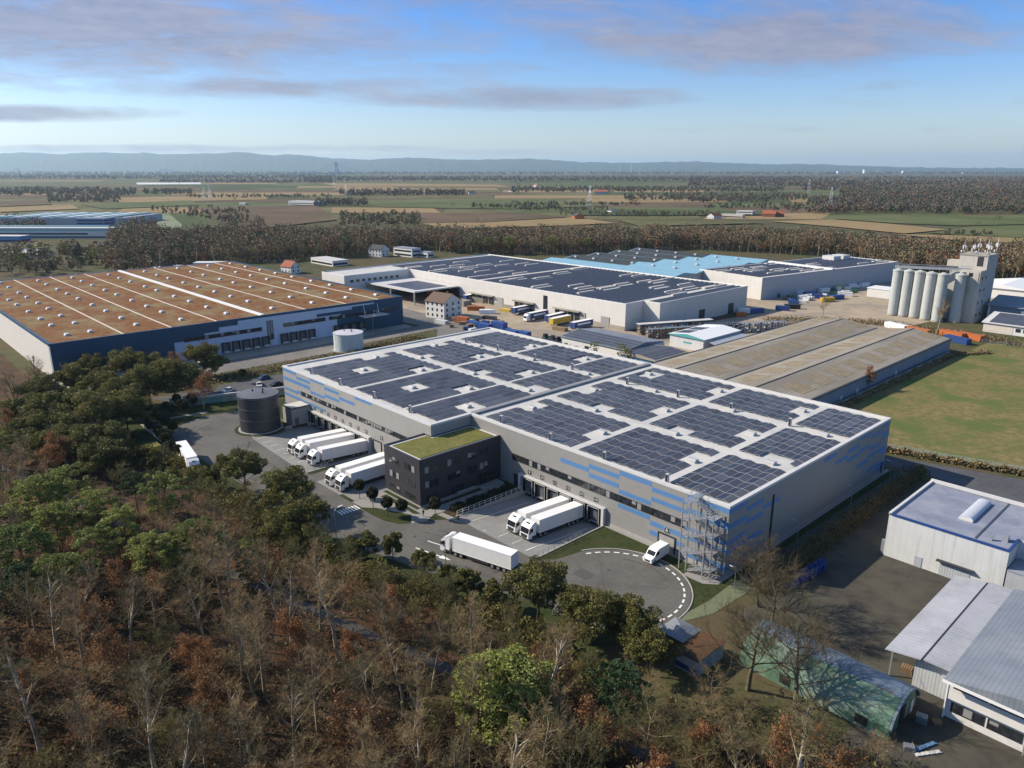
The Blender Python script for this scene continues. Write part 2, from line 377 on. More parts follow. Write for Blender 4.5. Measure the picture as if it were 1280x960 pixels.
# painted markings
mb = MB()
def stripe(x0, y0, x1, y1, wd, z=.1, z1=None):
    d = Vector((x1 - x0, y1 - y0)); n = Vector((-d.y, d.x)).normalized() * wd / 2; z1 = z if z1 is None else z1
    mb.quad((x0 - n.x, y0 - n.y, z), (x1 - n.x, y1 - n.y, z1), (x1 + n.x, y1 + n.y, z1), (x0 + n.x, y0 + n.y, z))
for k in range(26):
    a = R(-62 + k * 8.6); x, y = -11.7 + 12.5 * math.cos(a), -17.7 + 12.5 * math.sin(a)
    stripe(x + .55 * math.sin(a), y - .55 * math.cos(a), x - .55 * math.sin(a), y + .55 * math.cos(a), .36)
for i in range(7): stripe(-70.9 - .0, -34.3 - i * .72, -73.4, -34.3 - i * .72, .36)
stripe(-47.9, -35.7, -42.6, -34.4, .3); stripe(-48.6, -32.2, -45.6, -31.4, .25)
d = Vector((5.3, 1.3)).normalized(); n = Vector((-d.y, d.x)); t = Vector((-39.2, -33.6)); e = t - d * 2.6
mb.poly([(e.x - n.x * .62, e.y - n.y * .62, .1), (t.x, t.y, .1), (e.x + n.x * .62, e.y + n.y * .62, .1)]); stripe(-42.6, -34.4, e.x, e.y, .3)
for k in range(4):
    stripe(-31 - 4.06 * k - 1.0, -20.4, -31 - 4.06 * k - 1.0, -17.6 - (9 if k == 3 else 0), .16, .11 if k < 3 else .11, -.03 - (.5 if k == 3 else 0))
stripe(-32.2, -20.3, -31.2, -3.0, .14, .12, -.85); stripe(-49.2, -19.8, -49.2, -3.0, .14, .11, -.86)
for k in range(7): stripe(-105.6 - 3.95 * k, -31.4, -105.6 - 3.95 * k, -29.0, .2, .1, -.02)
tag(mb.build('road_markings', M['white_paint']), kind='structure')

# wood lane, works roads, parking, dock aprons of the far warehouse
sheet('forest_lane', [[(-260, -113), (-165, -89), (-60, -65), (-26, -56.2), (0, -50), (24, -43.2), (44, -37), (44, -39), (24, -45.2), (0, -52), (-26, -58.2), (-60, -67), (-165, -91.4), (-260, -115.6)]], .05, M['water'])
sheet('parking_lot', [[(-190, -40), (-172, -34), (-170, -12), (-163, 30), (-160, 76), (-188, 76)]], .05, M['asphalt_dark'])
sheet('works_road', [[(-222, -64), (-206, -60), (-206, 34), (-212, 60), (-214, 96), (-226, 96), (-222, 40)]], .05, M['asphalt_mid'])
sheet('concrete_apron', [[(-234, -58), (-222.2, -58), (-222.2, 40), (-226.2, 92), (-234, 92)]], .06, M['conc_far'])
sheet('gravel_verge', [[(-206, -60), (-190, -40), (-188, 76), (-213, 96), (-211.8, 60), (-205.8, 34)]], .045, M['soil'])
sheet('works_road', [[(-300, 92.5), (-213, 96.5), (-188, 76.5), (-150, 76.5), (-150, 116), (-300, 116)]], .05, M['asphalt_mid'])
sheet('works_yard', [[(-330, 116.3), (-150, 116.3), (-96, 100), (-80, 130), (-100, 150), (-142, 160), (-330, 160)]], .05, M['yardsand'])
sheet('works_yard', [[(-142, 160.3), (-99, 150.5), (-79, 130.5), (-60, 300), (-30, 420), (-170, 420), (-170, 250), (-130, 250)]], .05, M['yardsand'])
sheet('dirt_yard', [[(8.6, -10), (60, -10), (60, 34), (40, 34), (40, 60), (8.6, 76)]], .05, M['dirt'])
sheet('dirt_yard', [[(33, -31), (140, -31), (140, -10.1), (33, -10.1)]], .052, M['dirt'])
sheet('side_road', [[(-12, 77), (0, 78.5), (8, 78.6), (31, 76.8), (70, 76), (70, 97), (26, 93.2), (-2, 85.5), (-14, 83)]], .06, M['asphalt_dark'])
sheet('pasture', [[(-31.5, 108), (-14, 86), (-2, 88), (26, 96), (80, 100), (120, 260), (-10, 262), (-27, 254)]], .04, M['field'])
# tyre marks, tar seams and drains worn into the yard
M['tyremark'] = mat('tyre_mark', (.084, .08, .075), .85, .3, 2.5, spec=.2); M['seam'] = mat('tar_seam', (.068, .066, .063), .6, .1, 2)
mb = MB()
def curve(cx, cy_, r, a0, a1, wd, z=.064):
    p = arc(cx, cy_, r, a0, a1, 20); q = arc(cx, cy_, r + wd, a0, a1, 20)
    for i in range(20): mb.quad((*p[i], z), (*p[i + 1], z), (*q[i + 1], z), (*q[i], z))
for cx, cy_, r, a0, a1 in ((-11.7, -17.7, 10.1, 60, 120), (-142, -34, 9, 60, 250), (-142, -34, 11, 80, 270), (-41, -52, 24, 62, 118), (-41, -52, 26, 60, 112), (-60, -18, 20, 215, 262), (-108, -56, 19, 70, 110)): curve(cx, cy_, r, a0, a1, .38)
tag(mb.build('tyre_marks', M['tyremark']), kind='structure')
mb = MB()
for x0, y0, x1, y1 in ((-120, -40.5, -66, -40.2), (-66, -40.2, -30, -31.5), (-24, -27, -2, -9), (-20, -12, -6, -26), (-96, -47.5, -95, -34), (-58, -45, -60, -34), (-140, -47, -136, -34), (-155, -30, -143, -36)): stripe(x0, y0, x1, y1, .09, .068)
for x, y in ((-88, -36), (-52, -33), (-30, -30), (-16, -14), (-8, -22), (-112, -42), (-140, -40)): mb.poly([(x + .4 * math.cos(R(a)), y + .4 * math.sin(R(a)), .07) for a in range(0, 360, 30)])
tag(mb.build('tar_seams', M['seam']), kind='structure')
M['patch'] = mat('asphalt_patch', (.088, .085, .08), .9, .12, 2, spec=.2)
sheet('asphalt_patch', [[(-62, -42), (-55, -41.6), (-55, -39.6), (-62, -40)], [(-104, -45), (-101.5, -45), (-101.5, -35.5), (-104, -35.5)], [(-150, -40), (-146, -40), (-146, -36.5), (-150, -36.5)], [(-20, -20), (-16.5, -20), (-16.5, -17.2), (-20, -17.2)], [(-38, -35), (-27, -32), (-27.3, -31), (-38.3, -34)]], .062, M['patch'])
M['clad'] = mat('warm_grey_cladding', (.30, .292, .275), .55, .05, .5, lines=(('Z', 1.03, .035, .8), ('X', 8.2, .04, .85), ('Y', 6.2, .04, .85)), spec=.4)
M['blue'] = mat('blue_cladding_panel', (.085, .20, .40), .5, .06, .6, spec=.4)
M['coping'] = mat('pale_metal_coping', (.56, .55, .53), .5, .05, .5, spec=.4)
M['membrane'] = mat('pale_roof_membrane', (.53, .515, .48), .75, .06, .5, col2=(.44, .44, .43), c2scale=.12, lines=(('X', 2.0, .03, .93),), spec=.25)
M['black'] = mat('black_steel', (.02, .02, .022), .5, .1, 2)
M['dark'] = mat('anthracite_metal', (.035, .034, .040), .55, .08, .6, lines=(('Z', .9, .03, 1.5), ('X', 1.1, .025, 1.4), ('Y', 1.1, .025, 1.4)), spec=.35)
M['frame'] = mat('window_frame', (.03, .03, .032), .5, .05, 2)
M['white'] = mat('white_paint', (.74, .74, .73), .5, .04, 1, spec=.4)
M['surround'] = mat('pale_dock_surround', (.50, .50, .485), .6, .05, .8)
M['rubber'] = mat('dock_shelter_rubber', (.018, .018, .02), .8, .15, 2, spec=.2)
M['doorpanel'] = mat('sectional_door', (.10, .105, .115), .5, .1, 1, lines=(('Z', .6, .05, .7),))
M['galv'] = mat('galvanised_steel', (.42, .43, .44), .42, .08, 3, metal=.55)
M['blind'] = mat('window_blind', (.24, .24, .235), .8, .05, 1)
def glass(name, base, rough=.06):
    m, nt, b = _nodes(name)
    n = _noise(nt, _pos(nt), .9, 2, .5)
    _link(nt, _ramp(nt, n, [(.4, tuple(c * .5 for c in base)), (.65, base)]), b.inputs['Base Color'])
    b.inputs['Roughness'].default_value = rough; b.inputs['Specular IOR Level'].default_value = .4; return m
M['glass'] = glass('window_glass', (.035, .04, .048))
M['sedum'] = mat('sedum_mat', (.125, .13, .038), .95, .35, 1.6, col2=(.165, .155, .055), c2scale=.6, spec=.1, bump=.6, bscale=5)
M['tank'] = mat('tank_steel_dark', (.06, .06, .066), .42, .06, .5, metal=.3, lines=(('Z', 1.15, .05, 1.35),), stain=.2)
M['box'] = mat('grey_render', (.30, .295, .28), .7, .05, .5)

HZ, RZ = 14.2, 13.75        # parapet and roof height
hall = thing('logistics_hall', 'huge grey logistics hall with blue cladding stripes and pale roof beside the turning circle', 'logistics hall', (-74.5, 30, 0))
b = MB()
b.prism([(-73.0, 0), (0, 0), (0, 73.4), (-149.3, 73.4), (-149.3, -12.5), (-73.0, -12.5)], -1.3, HZ - .12, cap=False)
b.build('wall', M['clad'], hall)
b = MB()
b.poly([(-72.2, .8, RZ), (-.8, .8, RZ), (-.8, 72.6, RZ), (-72.2, 72.6, RZ)]); b.poly([(-148.5, -11.7, RZ), (-74.0, -11.7, RZ), (-74.0, 72.6, RZ), (-148.5, 72.6, RZ)])
b.build('roof', M['membrane'], hall)
b = MB()
def cope(x0, x1, y0, y1, h=HZ): b.box(x0, x1, y0, y1, HZ - .5, h)
cope(-73, 0.06, -.06, .8); cope(-.8, .06, .8, 73.46); cope(-149.36, -.8, 72.6, 73.46); cope(-149.36, -148.5, -11.7, 72.6); cope(-149.36, -72.94, -12.56, -11.7); cope(-74.0, -72.94, -11.7, 0)
b.build('coping', M['coping'], hall)
b = MB(); b.box(-73.9, -72.3, .8, 72.6, HZ - .5, HZ + .12, no='b'); b.build('fire_wall_upstand', mat('grey_flashing', (.23, .23, .235), .6, .06, .6), hall)
b = MB(); b.box(-28.3, .02, -.05, 0, .1, .75); b.box(0, .05, -.05, 73.4, .1, .75); b.build('plinth', M['pale_conc'], hall)

def blue_front(x0, x1, z0, z1, y=0.0):
    MB().box(x0, x1, y - .025, y, z0, z1, no='n').build('blue_panel', M['blue'], hall)
for a in ((-42.1, -33.8, 10.5, 11.5), (-33.8, -25.55, 11.5, 12.5), (-33.8, -25.55, 9.45, 10.45), (-25.5, -17.3, 12.5, 13.5), (-25.5, -17.3, 8.4, 9.3), (-25.5, -17.3, 5.25, 6.2),
          (-17.25, -9, 11.55, 12.5), (-17.25, -9, 9.5, 10.4), (-17.25, -9, 4.25, 5.25), (-17.25, -15.2, 2.2, 3.2), (-11.0, -9, 2.3, 3.2), (-8.95, -.02, 12.6, 13.6), (-8.95, -.02, 9.5, 11.0), (-8.95, -.02, 6.2, 7.1), (-8.95, -.02, 4.4, 5.4), (-8.95, -.02, .76, 2.3)):
    blue_front(*a)
for a in ((-149, -140.6, 12.75, 13.65), (-149, -132.3, 9.9, 11.0), (-140.5, -132.3, 11.7, 12.6), (-132.2, -123.9, 13.0, 13.7), (-123.8, -115.7, 12.0, 12.9), (-123.8, -115.7, 9.8, 10.65), (-132.2, -123.9, 9.0, 9.85), (-115.6, -107.5, 10.8, 11.65),
          (-107.2, -99, 12.9, 13.7), (-149, -140.6, 6.8, 7.6), (-140.5, -138.6, 7.1, 8.2), (-149, -123.8, 4.95, 5.8), (-149, -141.5, 1.5, 2.5)):
    blue_front(*a, y=-12.5)
for y0, y1, z0, z1 in ((0, 6.4, 12.6, 13.6), (6.4, 12.6, 11.1, 12.1), (12.8, 19.0, 9.5, 10.4), (0, 6.5, 9.45, 10.5), (6.6, 12.7, 8.35, 9.25), (0, 6.5, 6.2, 7.1), (0, 12.7, 4.35, 5.3), (0, 6.5, .76, 2.25),
                       (37.8, 43.8, 12.2, 13.2), (43.8, 49.8, 10.0, 10.9), (49.8, 56.1, 11.0, 12.0), (49.8, 56.1, 8.9, 9.8), (56.1, 62.5, 12.6, 13.5), (56.1, 62.5, 9.5, 10.4), (56.1, 62.5, 5.7, 6.6), (62.5, 69, 11.4, 12.4), (62.5, 69, 8.3, 9.2), (62.5, 69, 6.6, 7.5), (62.5, 69, 2.7, 3.6), (69, 73.4, 12.6, 13.5), (69, 73.4, 9.6, 11.3), (69, 73.4, 5.6, 7.4), (69, 73.4, 1, 3.2)):
    MB().box(0, .025, y0, y1, z0, z1, no='w').build('blue_panel', M['blue'], hall)

def window_band(x0, x1, z0, z1, y, n, parent, seed):
    """a ribbon window: frame with mullions, dark panes, some blinds drawn behind them"""
    r = random.Random(seed); wd = (x1 - x0) / n
    f = MB(); f.box(x0, x1, y - .04, y + .02, z0, z0 + .12); f.box(x0, x1, y - .04, y + .02, z1 - .12, z1)
    for i in range(n + 1): f.box(x0 + i * wd - .06, x0 + i * wd + .06, y - .05, y + .02, z0 + .1, z1 - .1)
    fr = f.build('window', M['frame'], parent)
    g = MB(); g.quad((x0, y - .012, z0 + .1), (x1, y - .012, z0 + .1), (x1, y - .012, z1 - .1), (x0, y - .012, z1 - .1)); g.build('pane', M['glass'], fr)
    k = MB()
    for i in range(n):
        if r.random() < .3:
            h = r.choice((.5, .75, 1.0)) * (z1 - z0 - .2); MB().box(x0 + i * wd + .2, x0 + (i + 1) * wd - .2, y - .02, y - .016, z1 - .12 - h, z1 - .12).build('blind', M['blind'], fr)
xx = -57.7
for i in range(6): window_band(xx + 8.2 * i, min(xx + 8.2 * (i + 1), -5.4), 6.4, 8.05, 0, 6, hall, 20 + i)
for i in range(8): window_band(-138.2 + 8.2 * i, min(-138.2 + 8.2 * (i + 1), -76.2), 6.95, 8.35, -12.5, 6, hall, 40 + i)

def number_sign(x, y, z, s):
    o = MB().box(x - .62, x + .62, y - .09, y, z - .62, z + .62, no='n').build('number_sign', M['black'], hall)
    e = MB()
    for q in ((-.62, .62, .575, .62), (-.62, .62, -.62, -.575), (-.62, -.575, -.575, .575), (.575, .62, -.575, .575)): e.box(x + q[0], x + q[1], y - .1, y - .091, z + q[2], z + q[3])
    e.build('sign_border', M['white'], o)
    t = MB(); text_mb(s, .95 if len(s) == 1 else .78, t, lambda u, v: (x + u, y - .1, z + v)); t.build('sign_lettering', M['white'], o)

def dock(x, y, z0):
    """one loading dock: rubber shelter, sectional door, bumpers and leveller"""
    o = MB()
    o.box(x - 1.85, x - 1.3, y - .75, y - .02, z0 + .9, 3.55); o.box(x + 1.3, x + 1.85, y - .75, y - .02, z0 + .9, 3.55); o.box(x - 1.85, x + 1.85, y - .75, y - .02, 3.0, 3.6)
    d = o.build('dock_shelter', M['rubber'], hall)
    MB().box(x - 1.3, x + 1.3, y - .12, y - .06, z0 + 1.1, 3.0).build('dock_door', M['doorpanel'], d)
    e = MB(); e.box(x - 1.0, x + 1.0, y - .7, y - .02, z0 + .95, z0 + 1.1); e.box(x - 1.6, x - 1.25, y - .5, y - .02, z0 + .4, z0 + .95); e.box(x + 1.25, x + 1.6, y - .5, y - .02, z0 + .4, z0 + .95)
    e.build('dock_leveller', M['galv'], d)
    e = MB(); e.bar((x - 1.6, y - .77, z0 + 1), (x - 1.6, y - .77, 3.3), .07); e.bar((x + 1.6, y - .77, z0 + 1), (x + 1.6, y - .77, 3.3), .07); e.bar((x - 1.6, y - .77, 3.3), (x + 1.6, y - .77, 3.3), .07)
    e.build('guide_stripe', M['white'], d)
b = MB(); b.box(-54.9, -54.2, -.9, 0, -1.25, 3.95); b.box(-54.2, -29.3, -.9, 0, 3.62, 3.95); b.box(-29.3, -28.62, -.9, 0, -1.25, 3.95)
b.build('dock_surround', M['surround'], hall)
MB().box(-54.2, -29.3, -.06, 0, -1.25, 3.62, no='n').build('dock_back_wall', M['black'], hall)
for i in range(6):
    x = -51.9 + 4.06 * i; dock(x, -.02, -1.1); number_sign(x, 0, 4.85, str(9 + i))
b = MB(); b.box(-133.6, -132.9, -13.4, -12.5, -1.25, 3.85); b.box(-132.9, -100.6, -13.4, -12.5, 3.55, 3.85); b.box(-100.6, -99.9, -13.4, -12.5, -1.25, 3.85); b.build('dock_surround', M['surround'], hall)
MB().box(-132.9, -100.6, -12.57, -12.5, -1.25, 3.55, no='n').build('dock_back_wall', M['black'], hall)
for i in range(8):
    x = -130.4 + 4.0 * i; dock(x, -12.52, -1.1); number_sign(x, -12.5, 4.75, str(1 + i))
def gate(x0, x1, y, z1, name='roller_gate'):
    f = MB(); f.box(x0 - .25, x0, y - .16, y, 0, z1 + .25); f.box(x1, x1 + .25, y - .16, y, 0, z1 + .25); f.box(x0, x1, y - .16, y, z1, z1 + .25)
    g = f.build(name, M['black'], hall)
    MB().box(x0, x1, y - .08, y - .03, .9 if x0 > -50 else 0, z1).build('door_leaf', M['box'], g)
    if x0 > -50: MB().box(x0, x1, y - .035, y - .028, .06, .9).build('doorway_dark', M['black'], g)
gate(-98.6, -95.2, -12.5, 3.4); number_sign(-95.0 + .2, -12.5, 4.9, 'A')
gate(-14.9, -11.2, 0, 3.4); number_sign(-13.1, -.02, 4.55, 'B')
for k in range(2): gate(-88.5 + 5.2 * k, -84.9 + 5.2 * k, -12.5, 4.2)
MB().box(-57.2, -55.2, -.06, 0, .1, 3.1, no='n').build('side_door', M['frame'], hall)
MB().box(0, .07, 71.0, 72.1, .1, 3.1, no='w').build('side_door', M['frame'], hall)
MB().box(.0, .22, 16.1, 16.5, .1, 11.5, no='w').build('downpipe', M['black'], hall)
M['dome_grey'] = mat('grey_skylight', (.40, .40, .40), .4, .05, 1)
def hatch(x, y):
    o = MB(); o.box(x - .95, x + .95, y - .75, y + .75, RZ, RZ + .42, no='b'); k = o.build('skylight', M['membrane'], hall)
    d = MB(); d.ext([(y - .8, RZ + .42), (y + .8, RZ + .42), (y + .4, RZ + .75), (y - .4, RZ + .75)], 'x', x - 1.0, x + 1.0); d.build('skylight_dome', M['dome_grey'], k)
HATCH = [(-5.8, 25.4), (-6.0, 50.2), (-17.6, 14.5), (-17.8, 38.5), (-30.1, 25.6), (-30.3, 50.6), (-18.0, 63.5), (-66.4, 15), (-54.3, 25.2), (-66.1, 38.9), (-54.3, 50.3), (-41.9, 38.4), (-41.9, 13.8), (-66, 63.6), (-42, 63.4),
         (-128.4, 3.7), (-102.6, 3.4), (-116.3, 16.6), (-91, 14.5), (-78.7, 3.6), (-129, 25.6), (-117.0, 40.6), (-102.2, 25.4), (-78.5, 25.4), (-91.4, 39.1), (-139.9, 39.7), (-128.6, 50.4), (-139.3, 15.3), (-102.3, 50.4), (-78.7, 50.3), (-116, 63.8), (-91.2, 63.6)]
for h in HATCH: hatch(*h)
for x, y in ((-63.2, 1.4), (-46.4, 1.2), (-30.6, 1.2), (-14.6, 1.1), (-63.8, 50.6), (-46.5, 50.6), (-30.6, 50.8), (-14.6, 50.6), (-135.7, -9.9), (-119.1, -9.9), (-101.5, -9.9), (-85, -9.9), (-136.4, 51), (-119.6, 51), (-101.8, 51), (-85.4, 51)):
    o = MB().box(x - .3, x + .3, y - .3, y + .3, RZ, RZ + 2.0, no='b').build('vent_stack', M['coping'], hall)
    MB().box(x - .24, x + .24, y - .34, y - .302, RZ + .1, RZ + 1.95).build('vent_louvre', M['black'], o)
# ---- solar arrays: tent-mounted modules, each array a thing on the roof
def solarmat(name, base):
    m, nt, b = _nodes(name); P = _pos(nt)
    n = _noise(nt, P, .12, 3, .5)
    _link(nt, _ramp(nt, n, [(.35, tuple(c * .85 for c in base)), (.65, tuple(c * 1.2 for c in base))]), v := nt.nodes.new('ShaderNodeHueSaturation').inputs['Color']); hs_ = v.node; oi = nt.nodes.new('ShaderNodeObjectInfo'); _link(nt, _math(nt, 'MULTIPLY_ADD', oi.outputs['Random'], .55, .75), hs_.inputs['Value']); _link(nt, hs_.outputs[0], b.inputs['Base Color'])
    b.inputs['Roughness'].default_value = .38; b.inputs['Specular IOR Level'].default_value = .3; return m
M['cell'] = solarmat('solar_cells', (.022, .024, .036)); M['cell_sky_sheen'] = solarmat('solar_cells_painted_sky_sheen', (.075, .077, .09))  # second slope's cells paler: reflected sky is painted into their base colour
M['alu'] = mat('module_frame', (.40, .41, .42), .45, .05, 2)
PW, PL, TILT = 1.66, 3.42, .24
def panel_mesh(s):
    b = MB(); zl, zh = (.12, .12 + TILT * 1.25) if s > 0 else (.12 + TILT * 1.25, .12)
    w2, l2, e = PW / 2, PL / 2, .038
    Z = lambda x: zl + (zh - zl) * (x + w2) / PW
    P = lambda x, y, d=0: (x, y, Z(x) + d)
    o = [(-w2, -l2), (w2, -l2), (w2, l2), (-w2, l2)]
    cells = [(-w2 + e, w2 - e, -l2 + e, l2 - e)]
    b.poly([P(*q) for q in o], 0); b.poly([P(*q, -.05) for q in o][::-1], 0)
    for i in range(4): b.quad(P(*o[i], -.05), P(*o[(i + 1) % 4], -.05), P(*o[(i + 1) % 4]), P(*o[i]), 0)
    for x0, x1, y0, y1 in cells: b.quad(P(x0, y0, .006), P(x1, y0, .006), P(x1, y1, .006), P(x0, y1, .006), 1)
    return b.mesh('panel', [M['alu'], M['cell'] if s > 0 else M['cell_sky_sheen']])
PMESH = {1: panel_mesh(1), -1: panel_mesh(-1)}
def solar_array(x0, x1, y0, y1, label):
    nx = 2 * max(1, round((x1 - x0) / 3.48)); ny = max(1, round((y1 - y0) / 3.5))
    px = (x1 - x0) / nx; py = (y1 - y0) / ny
    t = thing('solar_array', label, 'solar array', ((x0 + x1) / 2, (y0 + y1) / 2, RZ), 'solar arrays on the grey hall roof')
    fr = MB()
    for i in range(nx):
        for j in range(ny):
            cx, cy_ = x0 + (i + .5) * px, y0 + (j + .5) * py
            if any(abs(cx - hx) < 2.7 and abs(cy_ - hy_) < 3.6 for hx, hy_ in HATCH): continue
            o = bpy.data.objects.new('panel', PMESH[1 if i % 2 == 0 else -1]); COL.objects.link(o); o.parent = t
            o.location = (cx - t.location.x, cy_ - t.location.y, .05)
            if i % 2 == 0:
                for yy in (cy_ - py / 2 + .05, cy_ + py / 2 - .05):
                    fr.bar((cx - px / 2, yy, RZ + .05), (cx + px * 1.5, yy, RZ + .05), .05); fr.bar((cx + px / 2, yy, RZ + .05), (cx + px / 2, yy, RZ + .4), .05)
    fr.build('mounting_rail', M['alu'], t)
rowname = {0: 'front', 1: 'middle', 2: 'rear'}
for k, (x0, x1, side) in enumerate(((-14.4, -.9, 'nearest the stair gable'), (-38.7, -16.6, 'middle of its row'), (-69.6, -41.0, 'nearest the grey dividing wall'))):
    for j, (y0, y1) in enumerate(((1.6, 23.2), (27.0, 48.2), (52.6, 70.4))):
        solar_array(x0, x1, y0, y1, f'solar array in the {rowname[j]} row of the nearer roof half, {side}')
for k, (x0, x1, side) in enumerate(((-142.2, -114.6, 'over the blue-striped far gable'), (-112.4, -89.5, 'middle of its row'), (-87.8, -75.4, 'nearest the grey dividing wall'))):
    for j, (y0, y1, nm) in enumerate(((-9.2, 6.9, 'front'), (7.1, 23.2, 'second'), (27.2, 48.4, 'third'), (52.6, 70.4, 'rear'))):
        solar_array(x0, x1, y0, y1, f'solar array in the {nm} row of the farther roof half, {side}')

# ---- escape stair at the corner
st = thing('escape_stair', 'galvanised steel zigzag escape stair at the blue-striped hall corner', 'stair', (-4, -2.2, 0))
FL = [0.1, 3.6, 7.1, 10.6, 14.0]
xa, xb = -6.6, -1.6                              # landings at both ends
for i in range(4):
    z0, z1 = FL[i], FL[i + 1]; zm = (z0 + z1) / 2
    for k, (ya, yb_, s0, s1, za, zb) in enumerate(((-3.7, -2.6, xa + .7, xb - .7, z0, zm), (-2.4, -1.3, xb - .7, xa + .7, zm, z1))):
        f = MB(); n = 9
        for t in range(n):
            u = (t + .5) / n; x = s0 + (s1 - s0) * u; z = za + (zb - za) * (t + 1) / n
            f.box(x - .16, x + .16, ya, yb_, z - .05, z)
        f.bar((s0, ya, za), (s1, ya, zb), .12); f.bar((s0, yb_, za), (s1, yb_, zb), .12)
        fl = f.build('stair_flight', M['galv'], st)
        h = MB()
        for yy in (ya, yb_):
            for dz in (.55, 1.05): h.bar((s0, yy, za + dz), (s1, yy, zb + dz), .045)
            for t in range(5): u = t / 4; x = s0 + (s1 - s0) * u; z = za + (zb - za) * u; h.bar((x, yy, z), (x, yy, z + 1.05), .04)
        h.build('handrail', M['galv'], fl)
    for x0, x1, z in ((xb - .7, xb + .9, zm), (xa - .9, xa + .7, z1)):
        p = MB().box(x0, x1, -3.8, -1.2, z - .1, z).build('landing', M['galv'], st)
        h = MB(); xe = x1 if x0 > -4 else x0
        for dz in (.5, 1.05):
            h.bar((xe, -3.8, z + dz), (xe, -1.2, z + dz), .045)
            for yy in (-3.8, -1.2): h.bar((x0, yy, z + dz), (x1, yy, z + dz), .045)
        for yy in (-3.8, -2.5, -1.2): h.bar((xe, yy, z), (xe, yy, z + 1.05), .04)
        h.build('railing', M['galv'], p)
for x in (xa - .8, xa + .7, xb - .7, xb + .8):
    for y in (-3.85, -1.15): MB().box(x - .08, x + .08, y - .08, y + .08, 0, 14 if x < -4 else 13.2).build('post', M['galv'], st)
b = MB()
for x in (xa - .8, xa + .7): b.bar((x, -1.15, 14), (x, -1.15, 15.2), .06); b.bar((x, 1.0, 14.3), (x, 1.0, 15.2), .06); b.bar((x, -1.15, 15.2), (x, 1.0, 15.2), .06)
b.box(xa - .8, xa + .7, -1.2, .9, 14.22, 14.3); b.build('roof_bridge', M['galv'], st)

# ---- dark office block
off = thing('office_block', 'anthracite three-storey office block with a mossy green flat roof', 'office', (-69, -12, 0))
OX0, OX1, OY0, OH = -75.8, -62.0, -24.1, 11.4
b = MB(); b.box(OX0, OX1, OY0, -12.5, .5, OH - .1, no='tbn'); b.box(-73.0, OX1, -12.5, 0, .5, OH - .1, no='tbns'); b.quad((OX0, -12.5, .5), (-73, -12.5, .5), (-73, -12.5, OH - .1), (OX0, -12.5, OH - .1)); b.build('wall', M['dark'], off)
b = MB(); b.box(OX0 - .04, OX1 + .04, OY0 - .04, OY0 + .45, OH - .35, OH); b.box(OX0 - .04, OX0 + .45, OY0 + .45, -12.58, OH - .35, OH); b.box(OX1 - .45, OX1 + .04, OY0 + .45, -.07, OH - .35, OH); b.build('parapet', M['dark'], off)
b = MB(); b.poly([(OX0 + .45, OY0 + .45, OH - .3), (OX1 - .45, OY0 + .45, OH - .3), (OX1 - .45, -.07, OH - .3), (-72.9, -.07, OH - .3), (-72.9, -12.57, OH - .3), (OX0 + .45, -12.57, OH - .3)]); b.build('gravel_edge', M['coping'], off)
MB().box(OX0 + 1.5, OX1 - 1.3, OY0 + 1.3, -12.9, OH - .29, OH - .16, no='b').box(-72.0, OX1 - 1.3, -12.9, -1.0, OH - .29, OH - .16, no='b').build('green_roof', M['sedum'], off)
b = MB(); b.box(OX0 + .05, OX1 - .05, OY0 + .05, -12.6, 0, .5, no='tb'); b.box(OX1 - 1, OX1 + .3, -14, -1, .0, .45); b.build('plinth', M['pale_conc'], off)
def win_y(x0, x1, z0, z1, y, n, par):
    f = MB(); f.box(x0 - .12, x1 + .12, y - .05, y, z0 - .12, z0); f.box(x0 - .12, x1 + .12, y - .05, y, z1, z1 + .12); f.box(x0 - .12, x0, y - .05, y, z0, z1); f.box(x1, x1 + .12, y - .05, y, z0, z1)
    for i in range(1, n): x = x0 + (x1 - x0) * i / n; f.box(x - .04, x + .04, y - .05, y, z0, z1)
    fr = f.build('window', M['frame'], par); MB().quad((x0, y - .02, z0), (x1, y - .02, z0), (x1, y - .02, z1), (x0, y - .02, z1)).build('pane', M['glass'], fr)
    k = MB(); r = random.Random(int(x0 * 31 + z0 * 7))
    for i in range(n):
        if r.random() < .32:
            a, c = x0 + (x1 - x0) * i / n, x0 + (x1 - x0) * (i + 1) / n; MB().box(a + .12, c - .12, y - .032, y - .026, z1 - (z1 - z0) * r.choice((.4, .7, .95)), z1).build('blind', M['blind'], fr)
def win_x(y0, y1, z0, z1, x, n, par, blind=.28):
    f = MB(); f.box(x, x + .05, y0 - .12, y1 + .12, z0 - .12, z0); f.box(x, x + .05, y0 - .12, y1 + .12, z1, z1 + .12); f.box(x, x + .05, y0 - .12, y0, z0, z1); f.box(x, x + .05, y1, y1 + .12, z0, z1)
    for i in range(1, n): y = y0 + (y1 - y0) * i / n; f.box(x, x + .05, y - .04, y + .04, z0, z1)
    fr = f.build('window', M['frame'], par); MB().quad((x + .02, y0, z0), (x + .02, y1, z0), (x + .02, y1, z1), (x + .02, y0, z1)).build('pane', M['glass'], fr)
    k = MB(); r = random.Random(int(y0 * 31 + z0 * 7))
    for i in range(n):
        if r.random() < blind:
            a, c = y0 + (y1 - y0) * i / n, y0 + (y1 - y0) * (i + 1) / n; MB().box(x + .026, x + .032, a + .12, c - .12, z1 - (z1 - z0) * r.choice((.4, .7, .95)), z1).build('blind', M['blind'], fr)
